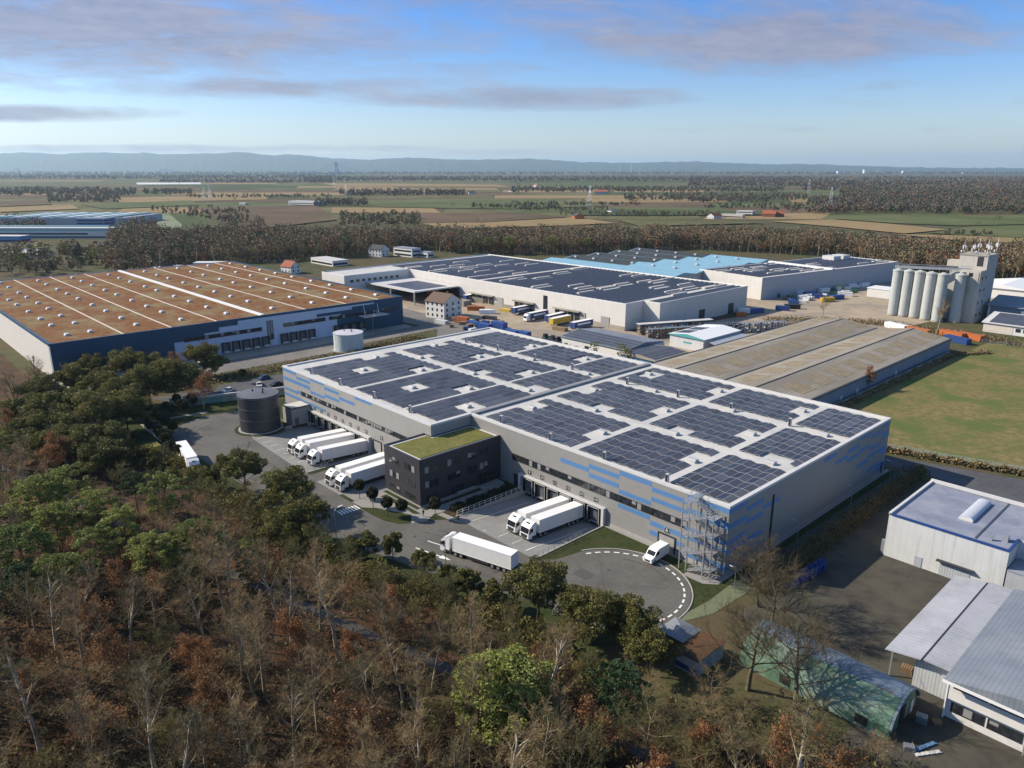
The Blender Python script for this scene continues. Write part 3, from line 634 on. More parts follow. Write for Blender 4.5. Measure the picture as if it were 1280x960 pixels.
for z in (.9, 4.3, 7.8):
    for x in (-73.9, -67.7): win_y(x, x + 3.9, z, z + 1.6, OY0, 3, off)
    if z > 1:
        for y0, y1, n in ((-22.8, -18.9, 3), (-16.4, -12.6, 3), (-10.4, -7.7, 2), (-6.8, -4.1, 2)): win_x(y0, y1, z, z + 1.6, OX1, n, off)
    else:
        win_x(-22.8, -19.2, .9, 2.5, OX1, 3, off, .1); win_x(-15.3, -11.5, .9, 2.5, OX1, 3, off, .1)
b = MB(); b.box(OX1, OX1 + 1.8, -7.6, -3.4, 3.0, 3.2); b.build('entrance_canopy', M['black'], off)
MB().box(OX1, OX1 + .06, -6.6, -4.6, .46, 2.9).build('entrance_door', M['glass'], off)
b = MB(); b.box(OX1 + .3, OX1 + 2.6, -7.5, -1.2, .07, .42); b.box(OX1 + .35, OX1 + .6, -14, -8.6, .45, 1.0); b.build('entrance_terrace', M['pale_conc'], off)

# ---- tanks and pump house
def tank(name, label, x, y, r, h, m, rim, base_m):
    t = thing(name, label, 'tank', (x, y, 0))
    MB().cyl(x, y, .2, h, r, 48, cap=False).build('shell', m, t)
    b = MB()
    for v in (np.linspace(.36, .97, 3) if h > 8 else (.985,)): b.cyl(x, y, h * v - .08, h * v + .08, r + .1, 48)
    b.build('stiffener_ring', rim, t)
    MB().cyl(x, y, h - .02, h + .12, r + .12, 48).cyl(x, y, h + .12, h + .5, r - .2, 48, r1=.5).build('roof', rim, t)
    MB().cyl(x, y, 0, .28, r + .55, 48).build('base_ring', base_m, t)
    for a in (20, 110, 200): MB().cyl(x + 2 * math.cos(R(a)), y + 2 * math.sin(R(a)), h + .2, h + 1.0, .22, 10).build('vent_pipe', M['black'], t)
    b = MB()
    for q in (-.25, .25): b.bar((x + q, y - r - .15, .2), (x + q, y - r - .15, h + .9), .05)
    for k in range(int(h / .5)): b.bar((x - .25, y - r - .15, .5 + k * .5), (x + .25, y - r - .15, .5 + k * .5), .03)
    b.build('ladder', rim, t)
    return t
TC = at(322, 494, 10.4)
tank('storage_tank', 'dark grey cylindrical steel tank beside the asphalt turning area', -137.6, -26.3, 5.7, 10.6, M['tank'], mat('tank_roof_grey', (.12, .12, .125), .5, .08, .6), M['pale_conc'])
sheet('grass_strip', [arc(-137.6, -26.3, 7.4, 0, 360, 32)[:-1]], .07, M['lawn'])
M['wtank'] = mat('pale_green_tank_steel', (.50, .56, .55), .45, .05, .3, lines=(('Z', 1.6, .05, .85),), stain=.25)
tank('storage_tank', 'pale green-white round tank by the road behind the hall gable', -206, 44.5, 6.1, 7.4, M['wtank'], mat('pale_tank_roof', (.52, .50, .52), .5, .08, .3), M['pale_conc'])
ph = thing('pump_house', 'small grey flat-roofed pump house between dark tank and hall', 'shed', (-135, -16, 0))
b = MB().box(-138.6, -132.9, -18.7, -12.6, -.1, 5.0, no='b'); b.build('wall', M['box'], ph)
b = MB().box(-138.7, -132.8, -18.8, -12.6, 5.0, 5.28); b.build('roof_edge', M['frame'], ph); MB().box(-138.3, -133.2, -18.4, -12.9, 5.28, 5.33).build('roof', M['membrane'], ph)
MB().box(-132.9, -132.84, -17.8, -16.6, 0, 2.2).build('door', M['doorpanel'], ph)
# ------------------------------------------------------------------ vehicles
M['lorry'] = mat('lorry_white', (.80, .80, .79), .38, .03, .6, obj=True, spec=.5)
M['curtain'] = mat('trailer_side_white', (.74, .735, .72), .55, .04, .4, obj=True, lines=(('Y', 1.36, .03, .84),))
M['tyre'] = mat('tyre_rubber', (.016, .016, .017), .85, .1, 2, obj=True)
M['rim'] = mat('wheel_rim', (.35, .35, .36), .4, .05, 2, metal=.4, obj=True)
M['chassis'] = mat('chassis_dark', (.03, .03, .033), .7, .1, 2, obj=True)
M['wind'] = mat('windscreen', (.018, .021, .026), .06, .1, 1, obj=True, spec=.3)
M['lamp'] = mat('headlamp_glass', (.7, .7, .7), .1, .02, 1, obj=True)
M['red'] = mat('red_lens', (.35, .02, .02), .3, .05, 1, obj=True)

def add_wheel(parent, x0, x1, y, r, name='wheel'):
    o = MB().wheel(x0, x1, y, r, r).build(name, M['tyre'], parent)
    xo = x1 if x1 > 0 else x0
    MB().wheel(min(xo - .02, xo + .02), max(xo - .02, xo + .02), y, r, r * .58, 12).build('rim', M['rim'], o)

def make_trailer(t, skin, y0=0.0, y1=-13.6, base='trailer', stripe=None, roof=None):
    """box body from its rear end (y0) forward, floor 1.15, roof 4.0"""
    o = MB().box(-1.26, 1.26, y1, y0, 1.12, 3.97).build(base, skin, t)
    e = MB()
    for x in (-1.275, 1.275):
        e.box(x - .01, x + .01, y1, y0, 3.86, 3.99); e.box(x - .01, x + .01, y1, y0, 1.06, 1.16)
        for yy in (y0 - .06, y1 + .06): e.box(x - .012, x + .012, yy - .06, yy + .06, 1.1, 3.98)
    e.build('edge_trim', M['lorry'], o)
    MB().box(-1.29, 1.29, y1 - .01, y0 + .01, 3.97, 4.01).build('trailer_roof', roof or M['lorry'], o)
    if stripe:
        for x in (-1.27, 1.27): MB().box(x - .008, x + .008, y1 + 2.5, y0 - 2.0, 2.2, 3.1).build('livery_stripe', stripe, o)
    c = MB(); c.box(-.55, .55, y1 + .4, y0 - .1, .75, 1.12)
    for x in (-1.2, 1.2): c.box(x - .03, x + .03, y1 + 3.4, y0 - 5.2, .45, 1.0)
    c.box(-1.2, 1.2, y0 - .2, y0 - .1, .45, .65); c.build('trailer_chassis', M['chassis'], t)
    for yy in (y0 - 1.6, y0 - 2.95, y0 - 4.3):
        for s in (-1, 1): add_wheel(t, *sorted((s * 1.22, s * .82)), yy, .52)
    b = MB()
    for x in (-1.0, 1.0): b.box(x - .18, x + .18, y0, y0 + .02, .75, .92)
    b.build('tail_light', M['red'], t)
    return o

def make_truck():
    t = thing('articulated_lorry', '', 'lorry', (0, 0, 0))
    make_trailer(t, M['curtain'])
    # tractor: cab nose at y -16.6
    prof = [(-14.35, .95), (-14.35, 3.75), (-14.9, 3.86), (-15.6, 3.5), (-16.1, 2.98), (-16.35, 2.75), (-16.62, 1.75), (-16.62, .5), (-16.3, .42), (-15.7, .42), (-15.5, .95)]
    c = MB().ext(prof, 'x', -1.24, 1.24).build('cab', M['lorry'], t)
    w = MB(); w.quad((-1.16, -16.37, 2.75), (1.16, -16.37, 2.75), (1.16, -16.65, 1.66), (-1.16, -16.65, 1.66)); w.build('windscreen', M['wind'], c)
    w = MB()
    for s in (-1, 1): w.poly([(s * 1.246, -16.2, 1.9), (s * 1.246, -15.3, 1.85), (s * 1.246, -15.3, 2.65), (s * 1.246, -16.05, 2.65)])
    w.build('side_window', M['wind'], c)
    w = MB(); w.box(-.95, .95, -16.66, -16.61, .66, 1.42); w.box(-1.2, 1.2, -16.66, -16.615, .42, .6); w.build('grille', M['chassis'], c)
    w = MB()
    for s in (-1, 1): w.box(s * 1.0 - .2, s * 1.0 + .2, -16.67, -16.62, .66, .84)
    w.build('headlight', M['lamp'], c)
    w = MB(); w.box(-.45, .45, -15.75, -15.45, 3.42, 3.62); w.build('roof_hatch', M['wind'], c)
    w = MB()
    for s in (-1, 1): w.box(s * 1.4 - .12, s * 1.4 + .12, -16.35, -16.2, 1.75, 2.5)
    w.build('mirror', M['chassis'], c)
    k = MB(); k.box(-.5, .5, -16.2, -11.5, .55, .95)
    for s in (-1, 1): k.box(s * 1.1 - .12, s * 1.1 + .12, -15.0, -13.9, .4, .95)
    k.build('tractor_chassis', M['chassis'], t)
    for yy in (-15.55, -12.9, -11.6):
        for s in (-1, 1): add_wheel(t, *sorted((s * 1.22, s * .84)), yy, .52)
    return t
def slope_pose(o, x, y, z, pitch=0, rz=0):
    o.location = (x, y, z); o.rotation_euler = (pitch, 0, rz)
tr = make_truck(); bpy.context.view_layer.update(); proto(tr)
SL = -1.16 / 19
spots = [(-112.6, -13.45, -1.08, SL, 0, 'white articulated lorry docked nearest the pump house, first of three'),
         (-108.5, -13.45, -1.08, SL, 0, 'white articulated lorry docked between two others near the grey tank'),
         (-101.9, -13.45, -1.08, SL, 0, 'white articulated lorry docked beside the low grass strip and edge wall'),
         (-86.9, -16.6, .07, 0, 0, 'white articulated lorry half hidden by the office, farther of the pair'),
         (-82.6, -16.4, .07, 0, 0, 'white articulated lorry against the dark office, nearest the small round trees'),
         (-39.7, -.85, -1.06, SL, 0, 'white articulated lorry docked below number 12, farther of two'),
         (-35.7, -.85, -1.06, SL, 0, 'white articulated lorry docked below number 13, nearer the lawn'),
         (-27.6, -27.6, .07, 0, -1.315, 'white articulated lorry driving along the yard road past the arrow'),
         (-131.0, -51.2, .07, 0, 1.41, 'white lorry alone on the asphalt turning area near the round trees')]
for i, (x, y, z, p, rz, lb) in enumerate(spots):
    o = tr if i == 0 else copy_tree(tr)
    slope_pose(o, x, y, z, p, rz); tag(o, lb, 'lorry', 'white lorries at the hall')

def make_van(label):
    t = thing('delivery_van', label, 'van', (0, 0, 0))
    prof = [(0, .45), (0, 2.5), (-.3, 2.66), (-3.6, 2.66), (-4.3, 2.3), (-5.0, 1.5), (-5.75, 1.25), (-5.9, .9), (-5.9, .4)]
    b = MB().ext(prof, 'x', -1.0, 1.0).build('body', M['lorry'], t)
    MB().quad((-.86, -4.36, 2.26), (.86, -4.36, 2.26), (.86, -4.97, 1.56), (-.86, -4.97, 1.56)).build('windscreen', M['wind'], b)
    w = MB()
    for s in (-1, 1): w.poly([(s * 1.006, -3.4, 1.5), (s * 1.006, -4.75, 1.5), (s * 1.006, -4.25, 2.15), (s * 1.006, -3.4, 2.2)])
    w.build('side_window', M['wind'], b)
    w = MB(); w.box(-.6, .6, -5.93, -5.88, .55, .95); w.build('grille', M['chassis'], b)
    w = MB()
    for s in (-1, 1): w.box(s * .8 - .15, s * .8 + .15, -5.9, -5.8, .95, 1.2)
    w.build('headlight', M['lamp'], b)
    w = MB()
    for s in (-1, 1): w.box(s * 1.12 - .09, s * 1.12 + .09, -4.6, -4.5, 1.5, 1.85)
    w.build('mirror', M['chassis'], b)
    for yy in (-1.1, -4.75):
        for s in (-1, 1): add_wheel(t, *sorted((s * 1.01, s * .78)), yy, .36)
    return t
v = make_van('white high-roof delivery van parked at gate B beside the turning circle'); v.location = (-12.6, -1.0, .07); v.rotation_euler[2] = .02

def make_car(paint):
    t = thing('parked_car', '', 'car', (0, 0, 0))
    b = MB().ext([(-2.15, .3), (-2.2, .75), (-1.4, .95), (1.75, .98), (2.1, .8), (2.15, .3)], 'x', -.88, .88).build('body', paint, t)
    MB().ext([(-1.35, .95), (-.7, 1.42), (.8, 1.45), (1.6, .98)], 'x', -.76, .76).build('cabin_glass', M['wind'], t)
    MB().box(-.7, .7, -.65, .75, 1.44, 1.49).build('roof', paint, t)
    for yy in (-1.35, 1.35):
        for s in (-1, 1): MB().wheel(*sorted((s * .9, s * .68)), yy, .32, .32, 10).build('wheel', M['tyre'], t)
    return t
paints = {k: mat('car_paint_' + k, c, .3, .03, 1, obj=True, spec=.6) for k, c in dict(silver=(.5, .51, .52), white=(.75, .75, .75), black=(.02, .02, .022), blue=(.03, .07, .2), red=(.3, .03, .03), grey=(.15, .155, .16)).items()}
for x, y, rz, p, lb in ((-181.8, -25.4, .3, 'silver', 'silver car parked nearest the dark wood behind the boundary fence'), (-180.0, -18.0, .2, 'white', 'white car parked alone behind the boundary fence'), (-179.2, -7.5, 1.2, 'silver', 'silver car half hidden behind the dark tank'), (-176, -2.6, .2, 'black', 'black car parked next to the hall gable'),
                         (-179.5, 9.0, .2, 'grey', 'grey car parked behind the hall gable'), (-187, -2.0, .2, 'blue', 'blue car parked near the pale shrubs behind the fence')):
    c = make_car(paints[p]); tag(c, lb, 'car', 'cars parked behind the hall'); c.location = (x, y, .06); c.rotation_euler[2] = rz

# ------------------------------------------------------------------ small round trees, hedges, lamps, rails, people
M['ball'] = leafmat('clipped_ball_leaves', (.030, .034, .014), (.052, .048, .022), scale=2.0, rand=.2, trans=.15)
M['bark'] = mat('grey_bark', (.12, .105, .085), .9, .25, 3, obj=True, spec=.1)
def leaf_quads(c, size, rng, flat=0.0):
    """one small quad per centre, any orientation"""
    n = len(c); a = rng.normal(size=(n, 3)); a /= np.linalg.norm(a, axis=1)[:, None]
    h = rng.normal(size=(n, 3)); b = np.cross(a, h); b /= np.linalg.norm(b, axis=1)[:, None]
    if flat: a[:, 2] *= 1 - flat; b[:, 2] *= 1 - flat
    s = (np.asarray(size) * rng.uniform(.45, 1.55, n))[:, None]
    v = np.stack([c - a * s - b * s * .6, c + a * s - b * s * .6, c + a * s + b * s * .6, c - a * s + b * s * .6], 1).reshape(-1, 3)
    return v, np.arange(4 * n).reshape(n, 4)
def ball_points(n, r, rng, shell=.75):
    d = rng.normal(size=(n, 3)); d /= np.linalg.norm(d, axis=1)[:, None]
    return d * (r * rng.uniform(shell, 1.0, n) ** .5)[:, None]
def make_ball_tree():
    rng = np.random.default_rng(3)
    t = thing('ball_tree', '', 'tree', (0, 0, 0))
    c = ball_points(1500, 1.35, rng, .35) * np.array([1, 1, .95]) + np.array([0, 0, 3.5]); v, q = leaf_quads(c, .13, rng)
    link_mesh('crown', np_mesh('ball_crown', v, q, M['ball']), t)
    MB().tube([(0, 0, 0), (.02, 0, 2.6)], .08, 6).build('trunk', M['bark'], t)
    return t
bt = make_ball_tree(); bpy.context.view_layer.update(); proto(bt)
lab5 = ['small round-headed tree beside the lorries and crossing, first of five along the office', 'small round-headed tree by the two walkers near the crossing', 'small round-headed tree in the middle of the kerbside lawn', 'small round-headed tree at the bend of the kerbside lawn', 'small round-headed tree at the office corner by the loading ramp']
for k, (x, y) in enumerate(((-75.6, -31.4), (-69.4, -31.8), (-63.7, -31.8), (-60.3, -30.3), (-55.6, -24.9))):
    copy = bt if k == 0 else copy_tree(bt); copy.location = (x, y, .05); tag(copy, lab5[k], 'tree', 'round trees along the office'); copy.scale = (1, 1, 1.0 + .06 * math.sin(k * 2))
gb = [(-168.3, -51.8), (-163.8, -51.9), (-158.0, -52.1), (-152.4, -52.2), (-146.6, -51.9), (-167.8, -47.6), (-163.0, -47.6), (-158.5, -47.8), (-152.6, -47.8), (-146.9, -47.8), (-141.8, -52.6), (-137.6, -53.0), (-132.4, -53.6), (-127.3, -53.6), (-168, -42.5), (-163.6, -42.4), (-173.1, -37.4), (-167.6, -38.5), (-163.2, -38.6), (-171.3, -33.6), (-167.2, -34.5)]
for k, (x, y) in enumerate(gb):
    o = copy_tree(bt); o.location = (x, y, .05); s = rnd.uniform(.92, 1.08); o.scale = (s, s, s); o.rotation_euler[2] = rnd.random() * 6
    tag(o, 'small round-headed tree in the clipped garden rows left of the turning area' if y < -40 else 'small round-headed tree in the far garden cluster by the boundary fence', 'tree', 'round trees of the garden rows' if y < -40 else 'round trees of the far garden cluster')
o = copy_tree(bt); o.location = (-186.9, -9.9, .05); o.scale = (1.1, 1.1, 1.1); tag(o, 'round-headed tree alone beside the parking lot behind the dark tank', 'tree', None); o['group'] = 'round tree of the parking lot'
sheet('footpath', [[(-170, -50.2), (-126, -51.4), (-126, -52.4), (-170, -51.2)], [(-166.5, -49.8), (-165.3, -49.8), (-162.0, -32.0), (-164.0, -32.0)]], .07, M['paving'])
sh = thing('garden_shed', 'small brown wooden shed with green roof by the round trees', 'shed', (-137.6, -56.4, 0))
MB().box(-139.8, -135.8, -57.8, -55.0, 0, 2.3, no='b').build('wall', mat('brown_boards', (.17, .085, .03), .8, .15, 2, lines=(('X', .3, .03, .6),)), sh)
MB().box(-140.1, -135.5, -58.1, -54.7, 2.3, 2.5).build('roof', M['sedum'], sh); MB().box(-138.4, -137.2, -57.85, -57.8, 0, 2.0).build('door', M['frame'], sh)

M['hedge'] = leafmat('clipped_hedge_leaves', (.02, .028, .010), (.035, .045, .014), scale=.8, rand=.1, trans=.15)
def leafy_box(name, x0, x1, y0, y1, z0, z1, n, size, m, rng, lumpy=.3):
    c = np.column_stack([rng.uniform(x0, x1, n), rng.uniform(y0, y1, n), rng.uniform(z0, z1, n)])
    c += lumpy * np.column_stack([np.sin(c[:, 1] * 1.7) * .3, np.sin(c[:, 0] * 1.9) * .3, np.sin(c[:, 1] * 1.3 + c[:, 0]) * .5])
    v, q = leaf_quads(c, size, rng); return np_mesh(name, v, q, m)
for x0, x1, y0, y1, h, lb in ((-56.6, -54.2, -20.3, -16.6, 1.5, 'clipped green hedge block at the kerb end of the office ramp fence'), (-56.7, -54.0, -15.6, -3.0, 1.4, 'long clipped green hedge between office entrance and sunken dock ramp')):
    o = link_mesh('hedge', leafy_box('hedge', x0, x1, y0, y1, .1, h, int((x1 - x0) * (y1 - y0) * 90), .16, M['hedge'], NP)); tag(o, lb, 'hedge')
def rail(name, pts, h, label, m=None, post=1.6, rails=(.55, 1.0)):
    t = thing(name, label, 'railing', pts[0]); m = m or M['galv']; b = MB()
    for a, c in zip(pts[:-1], pts[1:]):
        for r in rails: b.bar((a[0], a[1], a[2] + h * r), (c[0], c[1], c[2] + h * r), .05)
    b.build('top_rail', m, t)
    for a, c in zip(pts[:-1], pts[1:]):
        L = math.dist(a[:2], c[:2]); n = max(1, int(L / post))
        for i in range(n + 1):
            p = [a[k] + (c[k] - a[k]) * i / n for k in range(3)]; MB().box(p[0] - .04, p[0] + .04, p[1] - .04, p[1] + .04, p[2] - .05, p[2] + h).build('post', m, t)
    return t
rail('guard_rail', [(-53.4, -20.6, .15), (-53.4, -1.2, .15)], 1.1, 'white guard rail along the clipped hedge above the sunken dock ramp', M['white'])
rail('guard_rail', [(-28.4, -20.8, .16), (-28.4, -8, .2)], 1.1, 'grey guard rail on the edge wall between lawn and docks')
rail('guard_rail', [(-97.8, -32.6, .16), (-97.8, -27, .2)], 1.1, 'short grey guard rail at the kerb by three docked lorries')

def make_lamp():
    t = thing('street_lamp', '', 'street lamp', (0, 0, 0))
    MB().tube([(0, 0, 0), (0, 0, 7.6)], .09, 8, r1=.06).build('pole', M['galv'], t)
    MB().tube([(0, 0, 7.4), (0, .4, 7.75), (0, 1.4, 7.85)], .05, 6).build('arm', M['galv'], t)
    MB().box(-.2, .2, 1.0, 2.1, 7.78, 7.92).build('lamp_head', M['coping'], t)
    return t
lp = make_lamp(); bpy.context.view_layer.update(); proto(lp)
for k, (x, y, rz, s, lb) in enumerate(((-60.0, -46.5, .2, 1, 'street lamp opposite the office crossing, at the yard road edge'), (-35.2, -38.0, .2, 1, 'street lamp beside the driving lorry and the painted arrow'), (-13, -32.4, .3, 1, 'street lamp at the tree edge of the turning circle'),
                                       (4.2, -3.5, 1.57, .62, 'low lamp on the service path at the hall corner'), (3.2, 22, 1.57, .62, 'low lamp on the service path by the black downpipe'), (3.2, 47, 1.57, .62, 'low lamp on the service path halfway along the gable'), (3.2, 69, 1.57, .62, 'low lamp at the far end of the service path'),
                                       (-195, -22, -1.57, 1.1, 'street lamp on the verge beyond the parking lot'), (-227, 70, -1.57, 1.1, 'street lamp near the far warehouse corner'), (-214, 110, 3.1, 1.2, 'street lamp at the works yard entrance'), (-196, 118, 3.1, 1.2, 'street lamp beside the blue stacks in the works yard'))):
    o = lp if k == 0 else copy_tree(lp); o.location = (x, y, .04); o.rotation_euler[2] = rz; o.scale = (s, s, s); tag(o, lb, 'street lamp')

M['cloth1'] = mat('dark_clothes', (.02, .025, .045), .9, .1, 4, obj=True); M['skin'] = mat('skin', (.45, .27, .19), .6, .05, 4, obj=True); M['hair'] = mat('dark_hair', (.03, .02, .015), .8, .1, 4, obj=True)
M['cloth2'] = mat('red_clothes', (.28, .05, .06), .9, .1, 4, obj=True)
def make_person(label, cloth, stride):
    """one continuous body grown from a skeleton; clothing and hair are children"""
    J = [(0, 0, .95, .13), (0, 0, 1.15, .14), (0, 0, 1.38, .16), (0, 0, 1.5, .06), (0, -.01, 1.57, .075), (0, -.01, 1.70, .085),
         (-.19, 0, 1.40, .06), (-.24, .05 * stride, 1.12, .045), (-.24, -.1 * stride, .88, .035), (.19, 0, 1.40, .06), (.24, -.05 * stride, 1.12, .045), (.24, .1 * stride, .88, .035),
         (-.09, 0, .88, .09), (-.1, -.12 * stride, .5, .06), (-.1, -.16 * stride + .08, .07, .045), (-.1, -.16 * stride - .1, .04, .04), (.09, 0, .88, .09), (.1, .1 * stride, .5, .06), (.1, .28 * stride, .09, .045), (.1, .28 * stride - .17, .04, .04)]
    E = [(0, 1), (1, 2), (2, 3), (3, 4), (4, 5), (2, 6), (6, 7), (7, 8), (2, 9), (9, 10), (10, 11), (0, 12), (12, 13), (13, 14), (14, 15), (0, 16), (16, 17), (17, 18), (18, 19)]
    def grow(name, pick, grow_r, m, parent):
        idx = {j: i for i, j in enumerate(pick)}; me = bpy.data.meshes.new(name)
        me.from_pydata([J[j][:3] for j in pick], [(idx[a], idx[b]) for a, b in E if a in idx and b in idx], [])
        o = bpy.data.objects.new(name, me); COL.objects.link(o); s = o.modifiers.new('skin', 'SKIN')
        for i, j in enumerate(pick): me.skin_vertices[0].data[i].radius = (J[j][3] * grow_r,) * 2
        me.skin_vertices[0].data[0].use_root = True
        u = o.modifiers.new('smooth', 'SUBSURF'); u.levels = u.render_levels = 1
        dg = bpy.context.evaluated_depsgraph_get(); dg.update(); m2 = bpy.data.meshes.new_from_object(o.evaluated_get(dg)); bpy.data.objects.remove(o)
        m2.materials.clear(); m2.materials.append(m); return link_mesh(name, m2, parent)
    t = thing('person', label, 'person', (0, 0, 0))
    b = grow('body', list(range(20)), 1.0, M['skin'], t)
    grow('jacket', [0, 1, 2, 6, 7, 9, 10], 1.14, cloth, t); grow('trousers', [0, 12, 13, 14, 16, 17, 18], 1.12, M['cloth1'], t)
    h = ball_points(160, .105, NP, .9) + np.array([0, .015, 1.735]); h = h[(h[:, 2] > 1.70) | (h[:, 1] > .04)]; v_, q_ = leaf_quads(h, .035, NP); link_mesh('hair', np_mesh('hair', v_, q_, M['hair']), t)
    return t
for x, y, rz, cl, lb in ((-72.2, -30.5, .6, M['cloth1'], 'person in dark clothes walking beside the crossing and round trees'), (-71.5, -30.0, .8, M['cloth1'], 'second person in dark clothes, nearest the office wall by the crossing'), (-58.2, -26.2, 1.5, M['cloth1'], 'person in dark clothes standing at the office corner'), (1.6, -21.5, 2.4, M['cloth2'], 'person in a red top at the rim of the turning circle')):
    p = make_person(lb, cl, 1.0); p.location = (x, y, .08); p.rotation_euler[2] = rz
# ------------------------------------------------------------------ other buildings
M['cream'] = mat('cream_sheet_cladding', (.60, .575, .53), .6, .04, .3, lines=(('X', 3, .06, .88), ('Y', 3, .06, .88)), stain=.1)
M['whitesheet'] = mat('white_sheet_cladding', (.56, .57, .56), .5, .05, .4, lines=(('X', 1.15, .05, .8),), stain=.22)
M['greysheet'] = mat('grey_sheet_cladding', (.36, .38, .41), .55, .06, .4, lines=(('X', 2.4, .05, .85), ('Y', 2.4, .05, .85)), stain=.12)
M['lav'] = mat('blue_grey_roof_felt', (.20, .22, .285), .8, .14, .25, col2=(.27, .285, .34), c2scale=.15, lines=(('Y', 1.1, .03, .9),), spec=.25)
M['corr'] = mat('corrugated_grey_roof', (.36, .37, .40), .6, .1, .3, lines=(('Y', .9, .12, .82),), col2=(.28, .29, .31), c2scale=.12, stain=.0)
M['corr_dark'] = mat('weathered_metal_roof', (.17, .195, .23), .55, .12, .3, lines=(('X', .6, .1, .75),), col2=(.22, .24, .265), c2scale=.1)
M['corrwall'] = mat('corrugated_wall', (.42, .44, .46), .6, .06, .3, lines=(('X', .45, .14, .75), ('Y', .45, .14, .75)), stain=.2)
M['navy'] = mat('petrol_blue_cladding', (.010, .055, .105), .5, .08, .4, lines=(('Y', 4, .06, .8), ('Z', 1.1, .03, .9)))
M['paleblue'] = mat('pale_blue_cladding', (.44, .51, .62), .55, .05, .4, lines=(('Y', 6, .06, .85), ('Z', 1.1, .03, .92)))
M['sedum_red'] = mat('autumn_sedum_roof', (.178, .082, .034), .95, .45, .45, col2=(.21, .165, .085), c2scale=.07, c2lo=.47, c2hi=.62, spec=.1)
M['dome'] = mat('skylight_dome', (.50, .52, .55), .3, .04, 1)
M['strip'] = mat('pale_gravel_strip', (.58, .52, .45), .8, .06, 1)
M['eternit'] = mat('fibre_cement_sheet', (.30, .27, .225), .9, .16, .18, col2=(.23, .205, .165), c2scale=.06, lines=(('X', 1.1, .14, .8), ('Y', 2.5, .06, .86)), stretch=(1, .25, 1), spec=.1)
M['eternit2'] = mat('translucent_roof_sheet', (.27, .225, .155), .85, .2, .4, lines=(('X', 1.1, .2, .7), ('Y', 2.5, .25, .8)), spec=.1)
M['bluegrey'] = mat('blue_grey_cladding', (.17, .21, .27), .6, .08, .3, lines=(('Y', 11.5, .2, .4),), stain=.15)
M['turq'] = mat('pale_turquoise_roof', (.20, .37, .47), .6, .07, .3, lines=(('X', 6, .12, .85),))
M['darkroof'] = mat('dark_slate_roof', (.042, .046, .044), .7, .12, .3, lines=(('X', 1.8, .2, .7),))
M['redtile'] = mat('red_roof_tiles', (.28, .085, .042), .85, .15, 1.5)
M['browntile'] = mat('brown_roof_tiles', (.13, .085, .06), .85, .15, 1.5)
M['render'] = mat('white_render', (.62, .61, .58), .85, .06, .5)
M['brick'] = mat('red_brick', (.22, .10, .065), .9, .15, 3, lines=(('Z', .5, .05, .8),))
M['green_tin'] = mat('green_tin_sheet', (.09, .17, .115), .65, .22, .35, col2=(.21, .275, .225), c2scale=.2, lines=(('X', 1.2, .06, .8),), stain=.3)
M['galvroof'] = mat('bare_zinc_sheet', (.11, .15, .20), .6, .2, .4, col2=(.07, .06, .05), c2scale=.25, c2lo=.56, c2hi=.68)
M['concsilo'] = mat('silo_concrete', (.40, .42, .40), .8, .07, .4, stain=.3, lines=(('Z', 1.5, .05, .9),))
M['concwall'] = mat('tower_concrete', (.46, .43, .385), .85, .1, .3, stain=.35)
M['pvfar'] = mat('roof_solar_rows', (.062, .068, .088), .45, .15, .3, spec=.25, lines=(('Y', 1.75, .07, 3.0),))
M['wood'] = mat('timber', (.24, .16, .09), .85, .2, 2)
M['orange'] = mat('orange_paint', (.42, .12, .03), .5, .08, 1); M['yellow'] = mat('yellow_paint', (.55, .36, .03), .5, .05, 1); M['bluep'] = mat('trailer_blue', (.02, .055, .19), .45, .08, .5)
M['crate'] = mat('blue_plastic', (.025, .075, .25), .5, .2, 2); M['green'] = mat('green_paint', (.03, .13, .06), .6, .1, 1); M['teal'] = mat('teal_trim', (.08, .34, .33), .5, .05, 1); M['litblue'] = mat('light_blue_wall', (.10, .21, .36), .6, .08, .5)

def simple_part(root, name, m, *boxes, no=''):
    b = MB()
    for q in boxes: b.box(*q, no=no)
    return b.build(name, m, root)

# --- far warehouse with the autumn-coloured sedum roof
wx0, wx1, wy0, wy1, wh = -432, -234.5, -58, 92, 13.6
wr = thing('sedum_warehouse', 'wide navy and pale blue warehouse with rust-brown sedum roof and loading docks', 'warehouse', (-330, 20, 0))
simple_part(wr, 'wall', M['paleblue'], (wx0, wx1, wy0, wy1, 0, wh), no='bt')
simple_part(wr, 'roof', M['sedum_red'], (wx0 + .8, wx1 - .8, wy0 + .8, wy1 - .8, wh - .6, wh - .35), no='b')
simple_part(wr, 'parapet', M['navy'], (wx1 - .8, wx1 + .1, wy0, wy1, wh - .8, wh + .15), (wx0, wx1 - .8, wy0 - .1, wy0 + .8, wh - .8, wh + .15), (wx0, wx1 - .8, wy1 - .8, wy1 + .1, wh - .8, wh + .15))
simple_part(wr, 'end_wall', M['cream'], (wx0, wx1 - 1, wy0 - .14, wy0 - .02, 0, wh - .8))
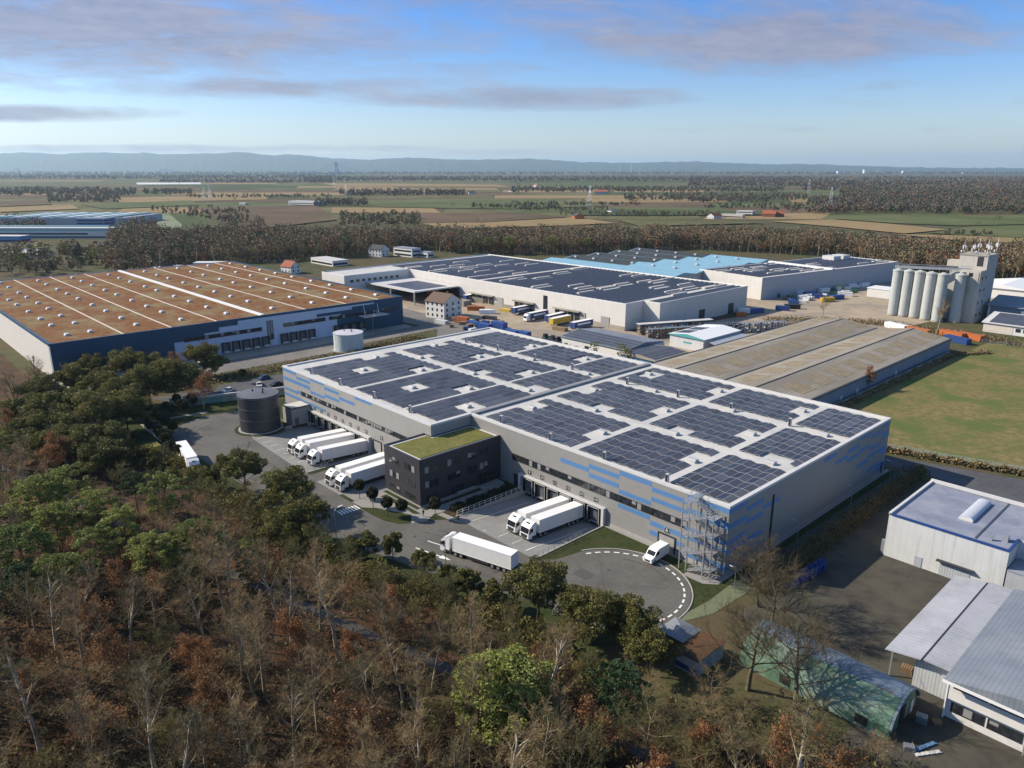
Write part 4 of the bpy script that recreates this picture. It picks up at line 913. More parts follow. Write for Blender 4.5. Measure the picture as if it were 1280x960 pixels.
# dark cladding steps down along the front
X = wx1
for y0, y1, z0, z1 in ((-58, -4, 7.6, 12.8), (-4, 2, 9.6, 12.8), (2, 10, 11.2, 12.8), (-58, -16, 0, 7.6), (58, 92, 8.0, 9.6), (46, 92, 9.6, 10.9), (64, 92, 10.9, 12.0), (76, 92, 12.0, 12.8), (56, 92, 0, 8.0)):
    MB().box(X, X + .14, y0, y1, z0, z1, no='w').build('dark_panel', M['navy'], wr)
for y0, y1, z0, z1 in ((-12, 20, 7.3, 8.7), (30, 50, 7.5, 8.9), (52, 88, 7.6, 9.0), (22.5, 25, 3, 11)): win_x(y0, y1, z0, z1, X + .15, max(2, int((y1 - y0) / 1.6)), wr, .3)
for k in range(16):
    y = 4 + k * 4.3
    if k in (5, 10, 11): continue
    f = simple_part(wr, 'dock_shelter', M['frame'], (X + .16, X + .9, y - 1.7, y - 1.2, .6, 4.6), (X + .16, X + .9, y + 1.2, y + 1.7, .6, 4.6), (X + .16, X + .9, y - 1.7, y + 1.7, 4.2, 4.7))
    simple_part(f, 'dock_door', M['doorpanel'], (X + .16, X + .3, y - 1.2, y + 1.2, 1.1, 4.2)); simple_part(f, 'dock_leveller', M['coping'], (X + .2, X + 1.6, y - 1.1, y + 1.1, .5, 1.1))
for k, y in enumerate((-33, -15.5, 2.5, 21.5, 42, 62.5, 80)):
    b = MB(); wd = .75 if k == 3 else .28; b.box(wx0 + 1, wx1 - 1, y - wd, y + wd, wh - .34, wh - .2 + (.5 if k == 3 else 0)); b.build('roof_strip', M['white'] if k == 3 else M['strip'], wr)
for i in range(9):
    for y in (-49, -41, -24, -7, 12, 32, 52, 71, 86):
        x = -250 - i * 21 + rnd.uniform(-2, 2); o = MB().box(x - 1.2, x + 1.2, y - .9, y + .9, wh - .36, wh + .05).build('skylight', M['strip'], wr)
        MB().ext([(y - .9, wh + .05), (y + .9, wh + .05), (y + .5, wh + .5), (y - .5, wh + .5)], 'x', x - 1.1, x + 1.1).build('skylight_dome', M['dome'], o)
for y in (70, 77.5):
    b = MB(); b.bar((X + .1, y, 12), (X + 5, y - 2.2, 8.2), .25); b.build('canopy_stay', M['coping'], wr)
simple_part(wr, 'entrance_canopy', M['strip'], (X + .1, X + 6, 67, 80, 7.2, 7.5))

# --- big cream hall with solar roof behind the yard
CH = 12.6
ch_ = thing('solar_hall', 'long cream hall with dark solar roof behind the lorry yard', 'hall', (-240, 180, 0))
cp = [(-348, 112), (-322, 112), (-322, 158.5), (-150.5, 158.5), (-150.5, 172), (-141, 172), (-141, 250), (-352, 250)]
b = MB(); b.prism(cp, 0, CH, cap=False); b.build('wall', M['cream'], ch_)
b = MB(); b.poly([(x, y, CH - .3) for x, y in cp]); b.build('roof', M['membrane'], ch_)
b = MB(); b.prism(cp, CH, CH + .35, cap=False); b.build('roof_edge', M['white'], ch_)
simple_part(ch_, 'wall_base', M['conc_far'], (-315, -150.45, 158.3, 158.45, 0, 2.0))
for y in range(116, 150, 4): simple_part(ch_, 'window', M['glass'], (-322, -321.9, y, y + 2.2, 8.5, 10))
for x, wd in ((-262, 20), (-226, 16), (-196, 18)):
    f = simple_part(ch_, 'dock_canopy', M['conc_far'], (x, x + wd, 156.6, 158.3, 5.0, 5.6))
    for k in range(4): simple_part(f, 'dock_door', M['frame'], (x + .6 + k * wd / 4, x + wd / 4 - .8 + k * wd / 4, 158.0, 158.28, .8, 4.8))
simple_part(ch_, 'window', M['glass'], (-204, -201.4, 158.2, 158.4, 2, 10.5))
for x in (-165, -240, -180): simple_part(ch_, 'roller_gate', M['box'], (x, x + 5, 158.2, 158.42, 0, 5.2))
for y in (205, 232): simple_part(ch_, 'roller_gate', M['frame'], (-141, -140.85, y, y + 5, 0, 5.4))
SK = [(rnd.uniform(-335, -150), rnd.uniform(165, 244)) for _ in range(46)]
for x, y in SK:
    MB().box(x - .55, x + .55, y - 6, y + 6, CH - .25, CH + .55, no='b').build('skylight', M['strip'], ch_)
def rows(label, x0, x1, y0, y1, z, cuts, axis='y', pitch=3.2):
    """ridge rows of modules on a far roof, one part per row"""
    t = thing('solar_array', label, 'solar array', ((x0 + x1) / 2, (y0 + y1) / 2, z), 'solar fields on the far hall roofs')
    n = int((x1 - x0) / pitch)
    for i in range(n):
        x = x0 + (i + .5) * pitch; segs = [(y0, y1)]
        for cx, cy_ in cuts:
            if abs(cx - x) < pitch * .75:
                segs = [s for a, c in segs for s in ([(a, c)] if cy_ + 7 < a or cy_ - 7 > c else [(a, cy_ - 6.8), (cy_ + 6.8, c)]) if s[1] - s[0] > 1.5]
        b = MB()
        for a, c in segs: b.ext([(x - pitch * .40, z + .15), (x + pitch * .40, z + .15), (x, z + .45)], 'y', a, c)
        if b.v: b.build('panel_row', M['pvfar'], t)
    return t
rows('dark solar field on the long cream hall, half beside the lorry yard', -256, -152, 161, 248, CH - .3, SK)
rows('dark solar field on the long cream hall, half nearest the white houses', -346, -258, 161, 248, CH - .3, SK)
rows('small solar strip on the corner of the cream hall above the pallet racks', -150, -143, 174, 248, CH - .3, SK)
ln = thing('loading_canopy', 'flat white canopy roof in the inner corner of the cream hall', 'canopy', (-300, 145, 0))
simple_part(ln, 'roof', M['coping'], (-321, -272, 126, 157.8, 7.2, 7.9)); simple_part(ln, 'solar_patch', M['pvfar'], (-305, -276, 130, 152, 7.93, 8.0))
for x in (-320, -296, -273): simple_part(ln, 'post', M['galv'], (x - .3, x + .3, 126.3, 126.9, 0, 7.2))
simple_part(ln, 'back_wall', M['black'], (-321, -272, 156.8, 157.4, 0, 7.2))

# --- turquoise-roofed hall
tq = thing('turquoise_hall', 'low hall with pale turquoise ridged roof and black solar panels behind the cream hall', 'hall', (-250, 320, 0))
simple_part(tq, 'wall', M['greysheet'], (-306, -196, 258, 382, 0, 11), no='b')
for k in range(5):
    y = 258 + k * 24.8; b = MB(); b.ext([(y, 11), (y + 24.6, 11), (y + 12.3, 12.7)], 'x', -307, -195); b.build('roof', M['turq'], tq)
    if k == 0: continue
    p = MB(); p.quad((-306, y + 12.5, 12.73), (-252 + k * 3, y + 12.5, 12.73), (-252 + k * 3, y + 24.2, 11.2), (-306, y + 24.2, 11.2)); p.quad((-306, y + .6, 11.2), (-252 + k * 3, y + .6, 11.2), (-252 + k * 3, y + 12.1, 12.73), (-306, y + 12.1, 12.73)); p.build('solar_field', M['darkroof'], tq)
    for x in range(-300, -198, 17):
        MB().box(x - .9, x + .9, y + 5, y + 6.6, 12.0, 12.95).build('skylight', M['dome'], tq)

# --- grey hall on the right with solar roof
gh = thing('grey_solar_hall', 'grey-sided hall with white front and solar roof beside the wood', 'hall', (-152, 285, 0))
RG = 12.6
b = MB(); b.box(-199, -151, 284, 424, 0, RG, no='bt'); b.build('wall', M['greysheet'], gh)
simple_part(gh, 'front_wall', M['cream'], (-199, -151, 283.85, 283.98, 0, RG + .3)); simple_part(gh, 'roof', M['membrane'], (-198.8, -151.2, 284.2, 423.8, RG - .3, RG - .2), no='b')
simple_part(gh, 'roof_strip', M['white'], (-199, -150.9, 350, 352.5, RG - .1, RG + .9)); simple_part(gh, 'roof_edge', M['greysheet'], (-151.3, -150.9, 283.9, 424.1, RG - .2, RG + .3), (-199, -151.3, 423.7, 424.1, RG - .2, RG + .3))
SK2 = [(rnd.uniform(-195, -155), rnd.uniform(290, 420)) for _ in range(22)]
for x, y in SK2: MB().box(x - .5, x + .5, y - 6, y + 6, RG - .2, RG + .5, no='b').build('skylight', M['strip'], gh)
_rg = [rows('solar field on the nearer half of the grey hall, before the white roof strip', -197, -153, 287, 349, RG - .2, SK2), rows('solar field on the farther half of the grey hall, toward the silos', -197, -153, 355, 421, RG - .2, SK2)]
simple_part(gh, 'roof_plant', M['coping'], (-190, -181, 396, 404, RG - .2, RG + 2.6), (-190, -181, 407, 415, RG - .2, RG + 2.6))
gh.rotation_euler[2] = R(-9.5)
for o in _rg:
    o.location = gh.location + Matrix.Rotation(R(-9.5), 3, 'Z') @ (o.location - gh.location); o.rotation_euler[2] = R(-9.5)

# --- low fibre-cement hall right behind
lh = thing('low_storage_hall', 'low wide hall with weathered brown fibre-cement ridge roofs and blue-grey side', 'hall', (-60, 160, 0))
lx0, lx1, ly0, ly1 = -92, -32.3, 84, 223
simple_part(lh, 'wall', M['bluegrey'], (lx0, lx1, ly0, ly1, 0, 5.4), no='b')
wd = (lx1 - lx0) / 2
for k in range(2):
    a = lx0 + wd * k
    b = MB(); b.ext([(a + .1, 5.42), (a + wd - .1, 5.42), (a + wd - .1, 5.7), (a + wd / 2, 7.9), (a + .1, 5.7)], 'y', ly0 - .6, ly1 + .6); b.build('roof', M['eternit'], lh)
    for s, (u0, u1) in enumerate(((.12, .36), (.62, .88))):
        x0, x1 = a + wd * u0, a + wd * u1; z = lambda x: 5.7 + 2.2 * (1 - abs(x - a - wd / 2) / (wd / 2)) + .03
        b = MB()
        for yy in range(int(ly0) + 4, int(ly1) - 8, 14): b.quad((x0, yy, z(x0)), (x1, yy, z(x1)), (x1, yy + 9.5, z(x1)), (x0, yy + 9.5, z(x0)))
        b.build('roof_light_sheet', M['eternit2'], lh)
for k in range(3): simple_part(lh, 'gutter', M['frame'], (lx0 + wd * k - .45 if k else lx0 - .3, lx0 + wd * k + .35, ly0 - .6, ly1 + .6, 5.5, 5.86))
simple_part(lh, 'ridge_cap', M['frame'], (lx0 + wd / 2 - .25, lx0 + wd / 2 + .25, ly0, ly1, 7.86, 8.0), (lx0 + 1.5 * wd - .25, lx0 + 1.5 * wd + .25, ly0, ly1, 7.86, 8.0))
for y in (104, 121, 133, 166): simple_part(lh, 'door', M['coping'], (lx1, lx1 + .1, y, y + 1.3, 0, 2.6))

# --- silos and the tower with antennas
M['dish'] = mat('dish_white', (.6, .6, .6), .5, .03, 1)
for k, (px, py, zf) in enumerate(((1112.8, 394.8, 1), (1126.2, 396.4, 1), (1139.6, 398.2, 1), (1153.6, 400.6, 1), (1168.0, 402.7, 1), (1190, 403.5, 1.0))):
    p = at(px, py); t = thing('grain_silo', ['tall pale grain silo at the far open end of the row of six', 'tall pale grain silo second from the open end of the row', 'tall pale grain silo third from the open end of the row', 'tall pale grain silo fourth from the open end of the row', 'tall pale grain silo behind the bare sapling, fifth of the row', 'tall pale grain silo standing apart, against the concrete tower'][k], 'silo', (p.x, p.y, 0), 'grain silos beside the concrete tower')
    y = p.y + 2.6; MB().cyl(p.x, y, 0, 23.0, 2.45, 28, cap=False).build('shell', M['concsilo'], t)
    MB().cyl(p.x, y, 22.9, 23.6, 2.6, 28).cyl(p.x, y, 23.6, 24.4, 2.2, 28, r1=.4).build('cap', M['concsilo'], t); MB().cyl(p.x, y, 0, .8, 2.7, 28).build('foot_ring', M['conc_far'], t)
a, c = at(1112.8, 394.8), at(1200, 402)
g = thing('conveyor_gallery', 'steel conveyor gallery lying across the silo tops', 'conveyor', (a.x, a.y, 24.4))
b = MB(); b.tube([(a.x - 2, a.y + 2.6, 25.0), (c.x, c.y + 3.5, 25.4)], .9, 4); b.build('gallery', M['corrwall'], g); b = MB(); b.bar((a.x - 2, a.y + 1.6, 26.4), (c.x, c.y + 2.5, 26.8), .12); b.bar((a.x - 2, a.y + 3.6, 26.4), (c.x, c.y + 4.5, 26.8), .12); b.build('hand_rail', M['galv'], g)
tf, t2 = at(1208, 403.5), at(1236, 396)
tw = thing('silo_tower', 'concrete elevator tower crowned with mobile phone masts and dishes', 'tower', (tf.x, tf.y, 0))
x0, y0 = tf.x - 6.5, tf.y
simple_part(tw, 'wall', M['concwall'], (x0, x0 + 9, y0, y0 + 24, 0, 25.5), no='b'); simple_part(tw, 'upper_storey', M['concwall'], (x0 - 3.5, x0 + 9.0, y0 + 8, y0 + 24.2, 25.5, 32), (x0 - 10, x0 - 3.5, y0 + 12, y0 + 18, 25.5, 28.6)); simple_part(tw, 'lower_block', M['concsilo'], (x0 - 6, x0, y0 + 4, y0 + 24, 0, 24), no='b')
for z in (3, 9, 15, 21): 
    for k in range(2): simple_part(tw, 'window', M['glass'], (x0 + 9, x0 + 9.08, y0 + 3 + k * 6, y0 + 4.4 + k * 6, z, z + 1.5))
simple_part(tw, 'window', M['glass'], (x0 + 1, x0 + 2.8, y0 - .08, y0, 22.6, 24.4), (x0 + 4, x0 + 5.8, y0 - .08, y0, 22.6, 24.4)); simple_part(tw, 'niche', M['frame'], (x0 + 4.5, x0 + 7.2, y0 + 7.92, y0 + 8, 27, 31.6)); simple_part(tw, 'pilaster', M['concwall'], (x0 + 7.6, x0 + 8.4, y0 - .25, y0, 0, 25))
simple_part(tw, 'roof', M['conc_far'], (x0 - 3.8, x0 + 9.3, y0 + 7.7, y0 + 24.5, 32, 32.4))
for k, (dx, dy, h) in enumerate(((-2.5, 9, 6.5), (-1, 20, 5), (4, 9, 9.5), (6, 16, 8), (8.6, 10, 7.5), (8.4, 22, 9))):
    b = MB(); h *= .85; b.bar((x0 + dx, y0 + dy, 32.4), (x0 + dx, y0 + dy, 32.4 + h), .22); mo = b.build('antenna_mast', M['coping'], tw); b = MB()
    for j in range(3): an = j * 2.1 + k; b.box(x0 + dx + .6 * math.cos(an) - .25, x0 + dx + .6 * math.cos(an) + .25, y0 + dy + .6 * math.sin(an) - .2, y0 + dy + .6 * math.sin(an) + .2, 32.4 + h * .45, 32.4 + h * .45 + 1.7)
    b.build('antenna_panel', M['dish'], mo); MB().wheel(x0 + dx - .9, x0 + dx - .5, y0 + dy - .8, 33.6, .7, 14).build('dish', M['dish'], mo)
wsb = thing('white_shed', 'white rendered shed in front of the wood beside the silos', 'shed', at(1096, 372))
q = at(1096, 372); simple_part(wsb, 'wall', M['render'], (q.x - 6, q.x + 7, q.y, q.y + 12, 0, 5)); simple_part(wsb, 'roof', M['white'], (q.x - 6.3, q.x + 7.3, q.y - .3, q.y + 12.3, 5, 5.4)); simple_part(wsb, 'window', M['glass'], (q.x + 7.0, q.x + 7.08, q.y + 3, q.y + 6, 1.6, 3.4))
q = at(1240, 405)
rs = thing('farm_hall', 'long grey-roofed hall behind the silo tower with pale gable post', 'hall', (q.x, q.y, 0))
simple_part(rs, 'wall', M['bluegrey'], (q.x - 4, q.x + 60, q.y + 6, q.y + 40, 0, 8), no='b'); b = MB(); b.ext([(q.y + 5, 8.02), (q.y + 41, 8.02), (q.y + 41, 8.4), (q.y + 23, 11.5), (q.y + 5, 8.4)], 'x', q.x - 5, q.x + 61); b.build('roof', M['corr_dark'], rs); simple_part(rs, 'corner_post', M['cream'], (q.x - 4.2, q.x - 3.4, q.y + 5.6, q.y + 6, 0, 8))
q = at(1236, 372); w2 = thing('white_hall', 'bright white shallow-roofed hall behind the concrete tower', 'hall', (q.x, q.y, 0))
b = MB(); b.box(q.x - 10, q.x + 22, q.y, q.y + 40, 0, 6, no='b'); b.build('wall', M['render'], w2); b = MB(); b.ext([(q.x - 11, 6.02), (q.x + 23, 6.02), (q.x + 6, 8.4)], 'y', q.y - 1, q.y + 41); b.build('roof', M['white'], w2)
q = at(1228, 414); oh = thing('works_office', 'low office with solar roof and row of windows below the silo tower', 'office', (q.x, q.y, 0))
simple_part(oh, 'wall', M['render'], (q.x, q.x + 40, q.y, q.y + 16, 0, 4.2), no='b'); simple_part(oh, 'ochre_band', M['strip'], (q.x, q.x + 12, q.y - .1, q.y, .5, 3.8)); b = MB(); b.ext([(q.y - .8, 4.22), (q.y + 17, 4.22), (q.y + 17, 7.2), (q.y - .8, 4.6)], 'x', q.x - .8, q.x + 41); b.build('roof', M['coping'], oh)
b = MB(); b.quad((q.x + 2, q.y, 4.78), (q.x + 39, q.y, 4.78), (q.x + 39, q.y + 16, 7.1), (q.x + 2, q.y + 16, 7.1)); b.build('solar_field', M['pvfar'], oh)
for k in range(8): simple_part(oh, 'window', M['glass'], (q.x + 13 + k * 3, q.x + 15 + k * 3, q.y - .08, q.y, 1.6, 3.2))

# --- white shed with teal trim, low blue building
ts = thing('teal_trimmed_shed', 'white sheet-metal shed with teal roof edge and two solar patches', 'shed', (-110, 160, 0))
simple_part(ts, 'wall', M['whitesheet'], (-118.4, -101.8, 148.8, 176, 0, 5.2), no='b'); b = MB(); b.ext([(-119, 5.22), (-101, 5.22), (-101, 5.5), (-110, 6.6), (-119, 5.5)], 'y', 148.2, 176.6); b.build('roof', M['white'], ts)
b = MB(); b.ext([(-119.05, 5.22), (-100.95, 5.22), (-100.95, 5.5), (-110, 6.62), (-119.05, 5.5)], 'y', 148.1, 148.19); b.build('roof_trim', M['teal'], ts)
zr = lambda x: 5.5 + 1.1 * (x + 119) / 9 + .05
for y in (151, 160): MB().quad((-118, y, zr(-118)), (-110.6, y, zr(-110.6)), (-110.6, y + 7.5, zr(-110.6)), (-118, y + 7.5, zr(-118))).build('solar_patch', M['pvfar'], ts)
b = MB(); b.ext([(-100.9, 4.4), (-95.5, 3.4), (-95.5, 3.55), (-100.9, 4.6)], 'y', 150, 176); b.build('lean_to_roof', M['greysheet'], ts)
for y in (151, 163, 175): simple_part(ts, 'post', M['galv'], (-95.8, -95.6, y, y + .2, 0, 3.4))
simple_part(ts, 'sign', M['teal'], (-111.6, -107.6, 148.68, 148.78, 2.6, 3.2))
bb = thing('low_blue_building', 'low blue-walled building covered in solar panels behind the grey hall', 'building', (-115, 118, 0))
simple_part(bb, 'wall', M['litblue'], (-112, -96, 108, 128, 0, 4.4), no='b'); simple_part(bb, 'white_wall', M['render'], (-148, -112, 113, 136, 0, 4.6), no='b')
b = MB(); b.ext([(-112.6, 4.45), (-95.4, 4.45), (-95.4, 4.8), (-104, 5.6), (-112.6, 4.8)], 'y', 107.4, 128.6); b.build('roof', M['conc_far'], bb); b = MB(); b.ext([(112.4, 4.65), (136.6, 4.65), (136.6, 5.0), (124, 6.4), (112.4, 5.0)], 'x', -148.6, -112.7); b.build('side_roof', M['corr_dark'], bb)
for k in range(7):
    x = -111.8 + k * 2.3; zz_ = lambda x: 4.8 + .8 * (1 - abs(x + 104) / 8.6) + .08; MB().quad((x, 108.2, zz_(x)), (x + 1.9, 108.2, zz_(x + 1.9)), (x + 1.9, 127.8, zz_(x + 1.9)), (x, 127.8, zz_(x))).build('solar_row', M['pvfar'], bb)
for k in range(4):
    y = 113 + k * 2.8; zz_ = lambda y: 5.0 + 1.4 * (y - 112.4) / 11.6 + .08; MB().quad((-148, y, zz_(y)), (-113.2, y, zz_(y)), (-113.2, y + 2.3, zz_(y + 2.3)), (-148, y + 2.3, zz_(y + 2.3))).build('solar_row', M['pvfar'], bb)
win_y(-107, -105, 1.4, 2.8, 107.98, 2, bb); win_y(-101, -99, 1.4, 2.8, 107.98, 2, bb); win_y(-135, -133, 1.4, 2.8, 112.98, 2, bb)

# --- lower right: white hall, lean-to, office, tin hut, container shed
wh_ = thing('white_industrial_hall', 'white sheet-clad industrial hall with flat blue-grey roof and barrel rooflight', 'hall', (28, 42, 0))
b = MB(); b.box(17.0, 60, 52.6, 52.7, 0, 9.2); b.prism([(17.0, 30), (37.2, 30), (37.2, 36), (60, 36), (60, 52.6), (17.0, 52.6)], 0, 9.0, cap=False); b.build('wall', M['whitesheet'], wh_)
b = MB(); b.poly([(17.3, 30.3, 8.8), (36.9, 30.3, 8.8), (36.9, 36.2, 8.8), (60, 36.2, 8.8), (60, 52.3, 8.8), (17.3, 52.3, 8.8)]); b.build('roof', M['lav'], wh_)
simple_part(wh_, 'roof_edge', M['coping'], (16.9, 60, 52.2, 52.9, 8.9, 9.5), (16.9, 17.4, 30, 52.2, 8.7, 9.25)); simple_part(wh_, 'gutter', M['bluep'], (17.4, 37.3, 29.85, 30.2, 8.75, 9.12), (36.9, 37.3, 30.2, 36, 8.75, 9.12))
rl = simple_part(wh_, 'rooflight_base', M['coping'], (26.8, 29.2, 37.5, 49, 8.82, 9.2)); 
prof = [(28.0 + 1.15 * math.cos(R(a)), 9.2 + .55 * math.sin(R(a))) for a in range(0, 181, 20)]; MB().ext(prof, 'y', 37.7, 48.8).build('rooflight', M['dome'], rl)
b = MB(); b.bar((31.5, 31, 8.95), (31.5, 52, 8.95), .12); b.build('roof_cable', M['frame'], wh_); simple_part(wh_, 'roof_vent', M['galv'], (35, 36, 33.5, 34.5, 8.8, 10), (33.4, 33.9, 32.2, 32.7, 8.8, 9.8))
simple_part(wh_, 'door', M['greysheet'], (22.6, 23.9, 29.9, 30, 0, 2.2)); simple_part(wh_, 'canopy', M['frame'], (26.4, 32.6, 29.2, 30, 2.9, 3.1)); simple_part(wh_, 'roller_gate', M['corrwall'], (27, 32, 29.92, 30, 0, 2.9)); simple_part(wh_, 'corner_drum', M['galv'], (16.3, 16.95, 30.2, 30.9, 0, 3)); simple_part(wh_, 'low_roof', M['lav'], (37.4, 60, 30, 35.9, 5.2, 5.4)); simple_part(wh_, 'low_wall', M['greysheet'], (37.4, 60, 30.1, 30.4, 0, 5.2))
lt = thing('open_fronted_store', 'open-fronted store with two long pale corrugated roof strips beside the office', 'shed', (36, 7, 0))
b = MB(); b.quad((31.6, -8.2, 5.0), (36.4, -8.2, 5.75), (36.4, 22, 5.75), (31.6, 22, 5.0)); b.quad((31.6, -8.2, 4.85), (31.6, 22, 4.85), (36.4, 22, 5.6), (36.4, -8.2, 5.6)); b.quad((31.6, -8.2, 4.85), (36.4, -8.2, 5.6), (36.4, -8.2, 5.75), (31.6, -8.2, 5.0)); b.quad((31.6, -8.2, 4.85), (31.6, -8.2, 5.0), (31.6, 22, 5.0), (31.6, 22, 4.85)); b.build('roof', M['corr'], lt)
b = MB(); b.box(36.75, 40.6, -8.2, 22.2, 5.75, 5.9); b.build('ridge_roof', M['corr'], lt); simple_part(lt, 'gutter', M['frame'], (36.4, 36.75, -8.2, 22, 5.5, 5.72)); simple_part(lt, 'wall', M['corrwall'], (35.4, 40.5, -6.6, -6.4, 0, 5.4), (40.3, 40.5, -6.4, 22, 0, 5.7)); simple_part(lt, 'back_wall', M['corrwall'], (36.2, 36.4, -6.4, 21, 0, 5.4))
for y in (-7, 0, 7, 14, 21): simple_part(lt, 'post', M['galv'], (32.2, 32.4, y, y + .2, 0, 4.9))
ob = thing('workshop_office', 'white workshop office with dark blue sheet roof and long window strips', 'office', (52, -2, 0))
b = MB(); b.box(40.9, 60, -10, 20, 0, 6.6, no='bt'); b.build('wall', M['render'], ob); b = MB(); b.ext([(40.5, 6.6), (66, 6.6), (66, 6.9), (53, 9.6), (40.5, 6.9)], 'y', -12.3, 20.5); b.build('roof', M['corr_dark'], ob)
simple_part(ob, 'eave', M['white'], (40.45, 66, -12.4, -12.28, 6.55, 6.95)); simple_part(ob, 'upper_floor', M['render'], (40.8, 66, -10.5, -10, 3.2, 6.6)); simple_part(ob, 'downpipe', M['galv'], (50.3, 50.5, -10.75, -10.55, 0, 6.6))
for x in (41.6, 46.0, 51.2, 55.6): win_y(x, x + 3.9, 5.2, 6.1, -10.5, 4, ob)
for x in (41.6, 46.0): win_y(x, x + 3.9, 1.2, 2.5, -10.0, 3, ob)
win_y(51.2, 55, 1.2, 2.5, -10.0, 3, ob); simple_part(ob, 'roof_vent', M['white'], (45, 46.4, 8, 8.4, 8.0, 8.5)); simple_part(ob, 'wall_edge', M['white'], (40.75, 40.9, -10.6, -10, 0, 6.6))
qh = thing('green_tin_hut', 'long weathered green tin barrel hut among the bare trees', 'hut', (26, -15.7, 0))
prof = [(-20.8, 0), (-20.75, 1.9), (-20.2, 3.0), (-19.0, 4.0), (-17.4, 4.7), (-15.8, 4.95), (-14.1, 4.7), (-12.5, 4.0), (-11.3, 3.0), (-10.8, 1.9), (-10.7, 0)]
b = MB(); n = len(prof)
for i in range(n - 1): b.quad((15.5, *prof[i]), (37.4, *prof[i]), (37.4, *prof[i + 1]), (15.5, *prof[i + 1]), 1 if i in (4, 5, 6) else 0)
b.build('shell', [M['green_tin'], M['galvroof']], qh)
for x, nm in ((15.52, 'back_wall'), (37.35, 'front_wall')): b = MB(); b.poly([(x, y, z) for y, z in prof]); b.build(nm, M['green_tin'], qh)
b = MB(); b.ext([(y, z) for y, z in prof[1:-1]] + [(y, z - .25) for y, z in prof[1:-1]][::-1], 'x', 37.3, 37.75); b.build('gable_trim', M['galvroof'], qh); simple_part(qh, 'door', M['frame'], (37.42, 37.5, -17, -15.4, 0, 2.9)); simple_part(qh, 'side_door', M['white'], (37.42, 37.5, -13.2, -12.2, 0, 2.0))
for x in (22, 33): simple_part(qh, 'side_window', M['frame'], (x, x + 1.6, -20.85, -20.74, .5, 1.8))
cs = thing('container_shed', 'small white container shed with leaf-covered roof at the wood edge', 'shed', (11, -25, 0))
simple_part(cs, 'wall', mat('stained_white_sheet', (.42, .46, .50), .6, .12, .5, lines=(('X', .5, .1, .8), ('Y', .5, .1, .8)), stain=.4), (9.2, 13.0, -28.4, -21.4, 0, 2.7)); simple_part(cs, 'roof', M['litter'], (9.1, 13.1, -28.5, -21.3, 2.7, 2.82)); simple_part(cs, 'blue_band', M['bluep'], (9.19, 13.01, -28.42, -28.4, .3, 1.2)); simple_part(cs, 'door', M['galv'], (13.0, 13.04, -26, -24.8, 0, 2.1))
hs = thing('garden_hut', 'low dark hip-roofed hut beside the turning circle kerb', 'hut', (6, -26, 0))
simple_part(hs, 'wall', M['wood'], (3.4, 7.6, -24.5, -20.2, 0, 1.8)); b = MB(); b.add([(3, -24.9, 1.8), (8, -24.9, 1.8), (8, -19.8, 1.8), (3, -19.8, 1.8), (5.5, -22.3, 2.8)], [(0, 1, 4), (1, 2, 4), (2, 3, 4), (3, 0, 4)]); b.build('roof', M['corr_dark'], hs)

# --- white house in the works yard and houses around
def house(name, label, x, y, w, d, h, rh, wallm, roofm, rz=0, floors=2, cat='house'):
    """gabled house: walls, gable roof with overhang, windows all round"""
    t = thing(name, label, cat, (x, y, 0))
    b = MB(); b.box(-w / 2, w / 2, -d / 2, d / 2, 0, h, no='bt')
    for s in (-1, 1): b.poly([(s * w / 2, -d / 2, h), (s * w / 2, d / 2, h), (s * w / 2, 0, h + rh)])
    def P(nm, mb, m, par): o = bpy.data.objects.new(nm, mb.mesh(nm, m)); COL.objects.link(o); o.parent = par; return o
    P('wall', b, wallm, t)
    b = MB(); o_ = .5; e = rh * o_ / (d / 2)
    b.ext([(-d / 2 - o_, h - e + .05), (0, h + rh + .05), (d / 2 + o_, h - e + .05), (d / 2 + o_, h - e + .25), (0, h + rh + .3), (-d / 2 - o_, h - e + .25)], 'x', -w / 2 - .4, w / 2 + .4); ro = P('roof', b, roofm, t)
    b = MB(); b.box(w * .2, w * .2 + .7, -.3, .5, h + rh * .6, h + rh + 1.1); P('chimney', b, M['brick'], ro)
    for f in range(floors):
        z = 1 + f * 2.8; n = max(2, int(w / 3.2))
        for s in (-1, 1):
            for k in range(n):
                xx = -w / 2 + w * (k + .5) / n; b = MB(); b.box(xx - .55, xx + .55, s * d / 2 - .05, s * d / 2 + .05, z, z + 1.4); P('window', b, M['glass'], t)
            for k in range(max(1, int(d / 4))):
                yy = -d / 2 + d * (k + .5) / max(1, int(d / 4)); b = MB(); b.box(s * w / 2 - .05, s * w / 2 + .05, yy - .55, yy + .55, z, z + 1.4); P('window', b, M['glass'], t)
    t.rotation_euler[2] = rz; return t
def flat_block(name, label, x, y, w, d, h, wallm, roofm, cat='building', rz=0, wn=True):
    t = thing(name, label, cat, (x, y, 0))
    def P(nm, mb, m): o = bpy.data.objects.new(nm, mb.mesh(nm, m)); COL.objects.link(o); o.parent = t
    P('wall', MB().box(-w / 2, w / 2, -d / 2, d / 2, 0, h, no='bt'), wallm); P('roof', MB().box(-w / 2 - .2, w / 2 + .2, -d / 2 - .2, d / 2 + .2, h, h + .4), roofm)
    if wn:
        for f in range(max(1, int(h / 3.4))):
            z = .9 + f * 3.3; P('window_strip', MB().box(-w / 2 + 1, w / 2 - 1, -d / 2 - .06, -d / 2, z, min(z + 1.5, h - .2)).box(w / 2, w / 2 + .06, -d / 2 + 1, d / 2 - 1, z, min(z + 1.5, h - .2)), M['glass'])
    t.rotation_euler[2] = rz; return t
def gxy(px, py): p = at(px, py); return p.x, p.y
house('white_house', 'white three-storey house with steep brown roof at the works yard gate', -237, 119, 13, 13, 8.4, 3.6, M['render'], M['browntile'], 0.15, 3)
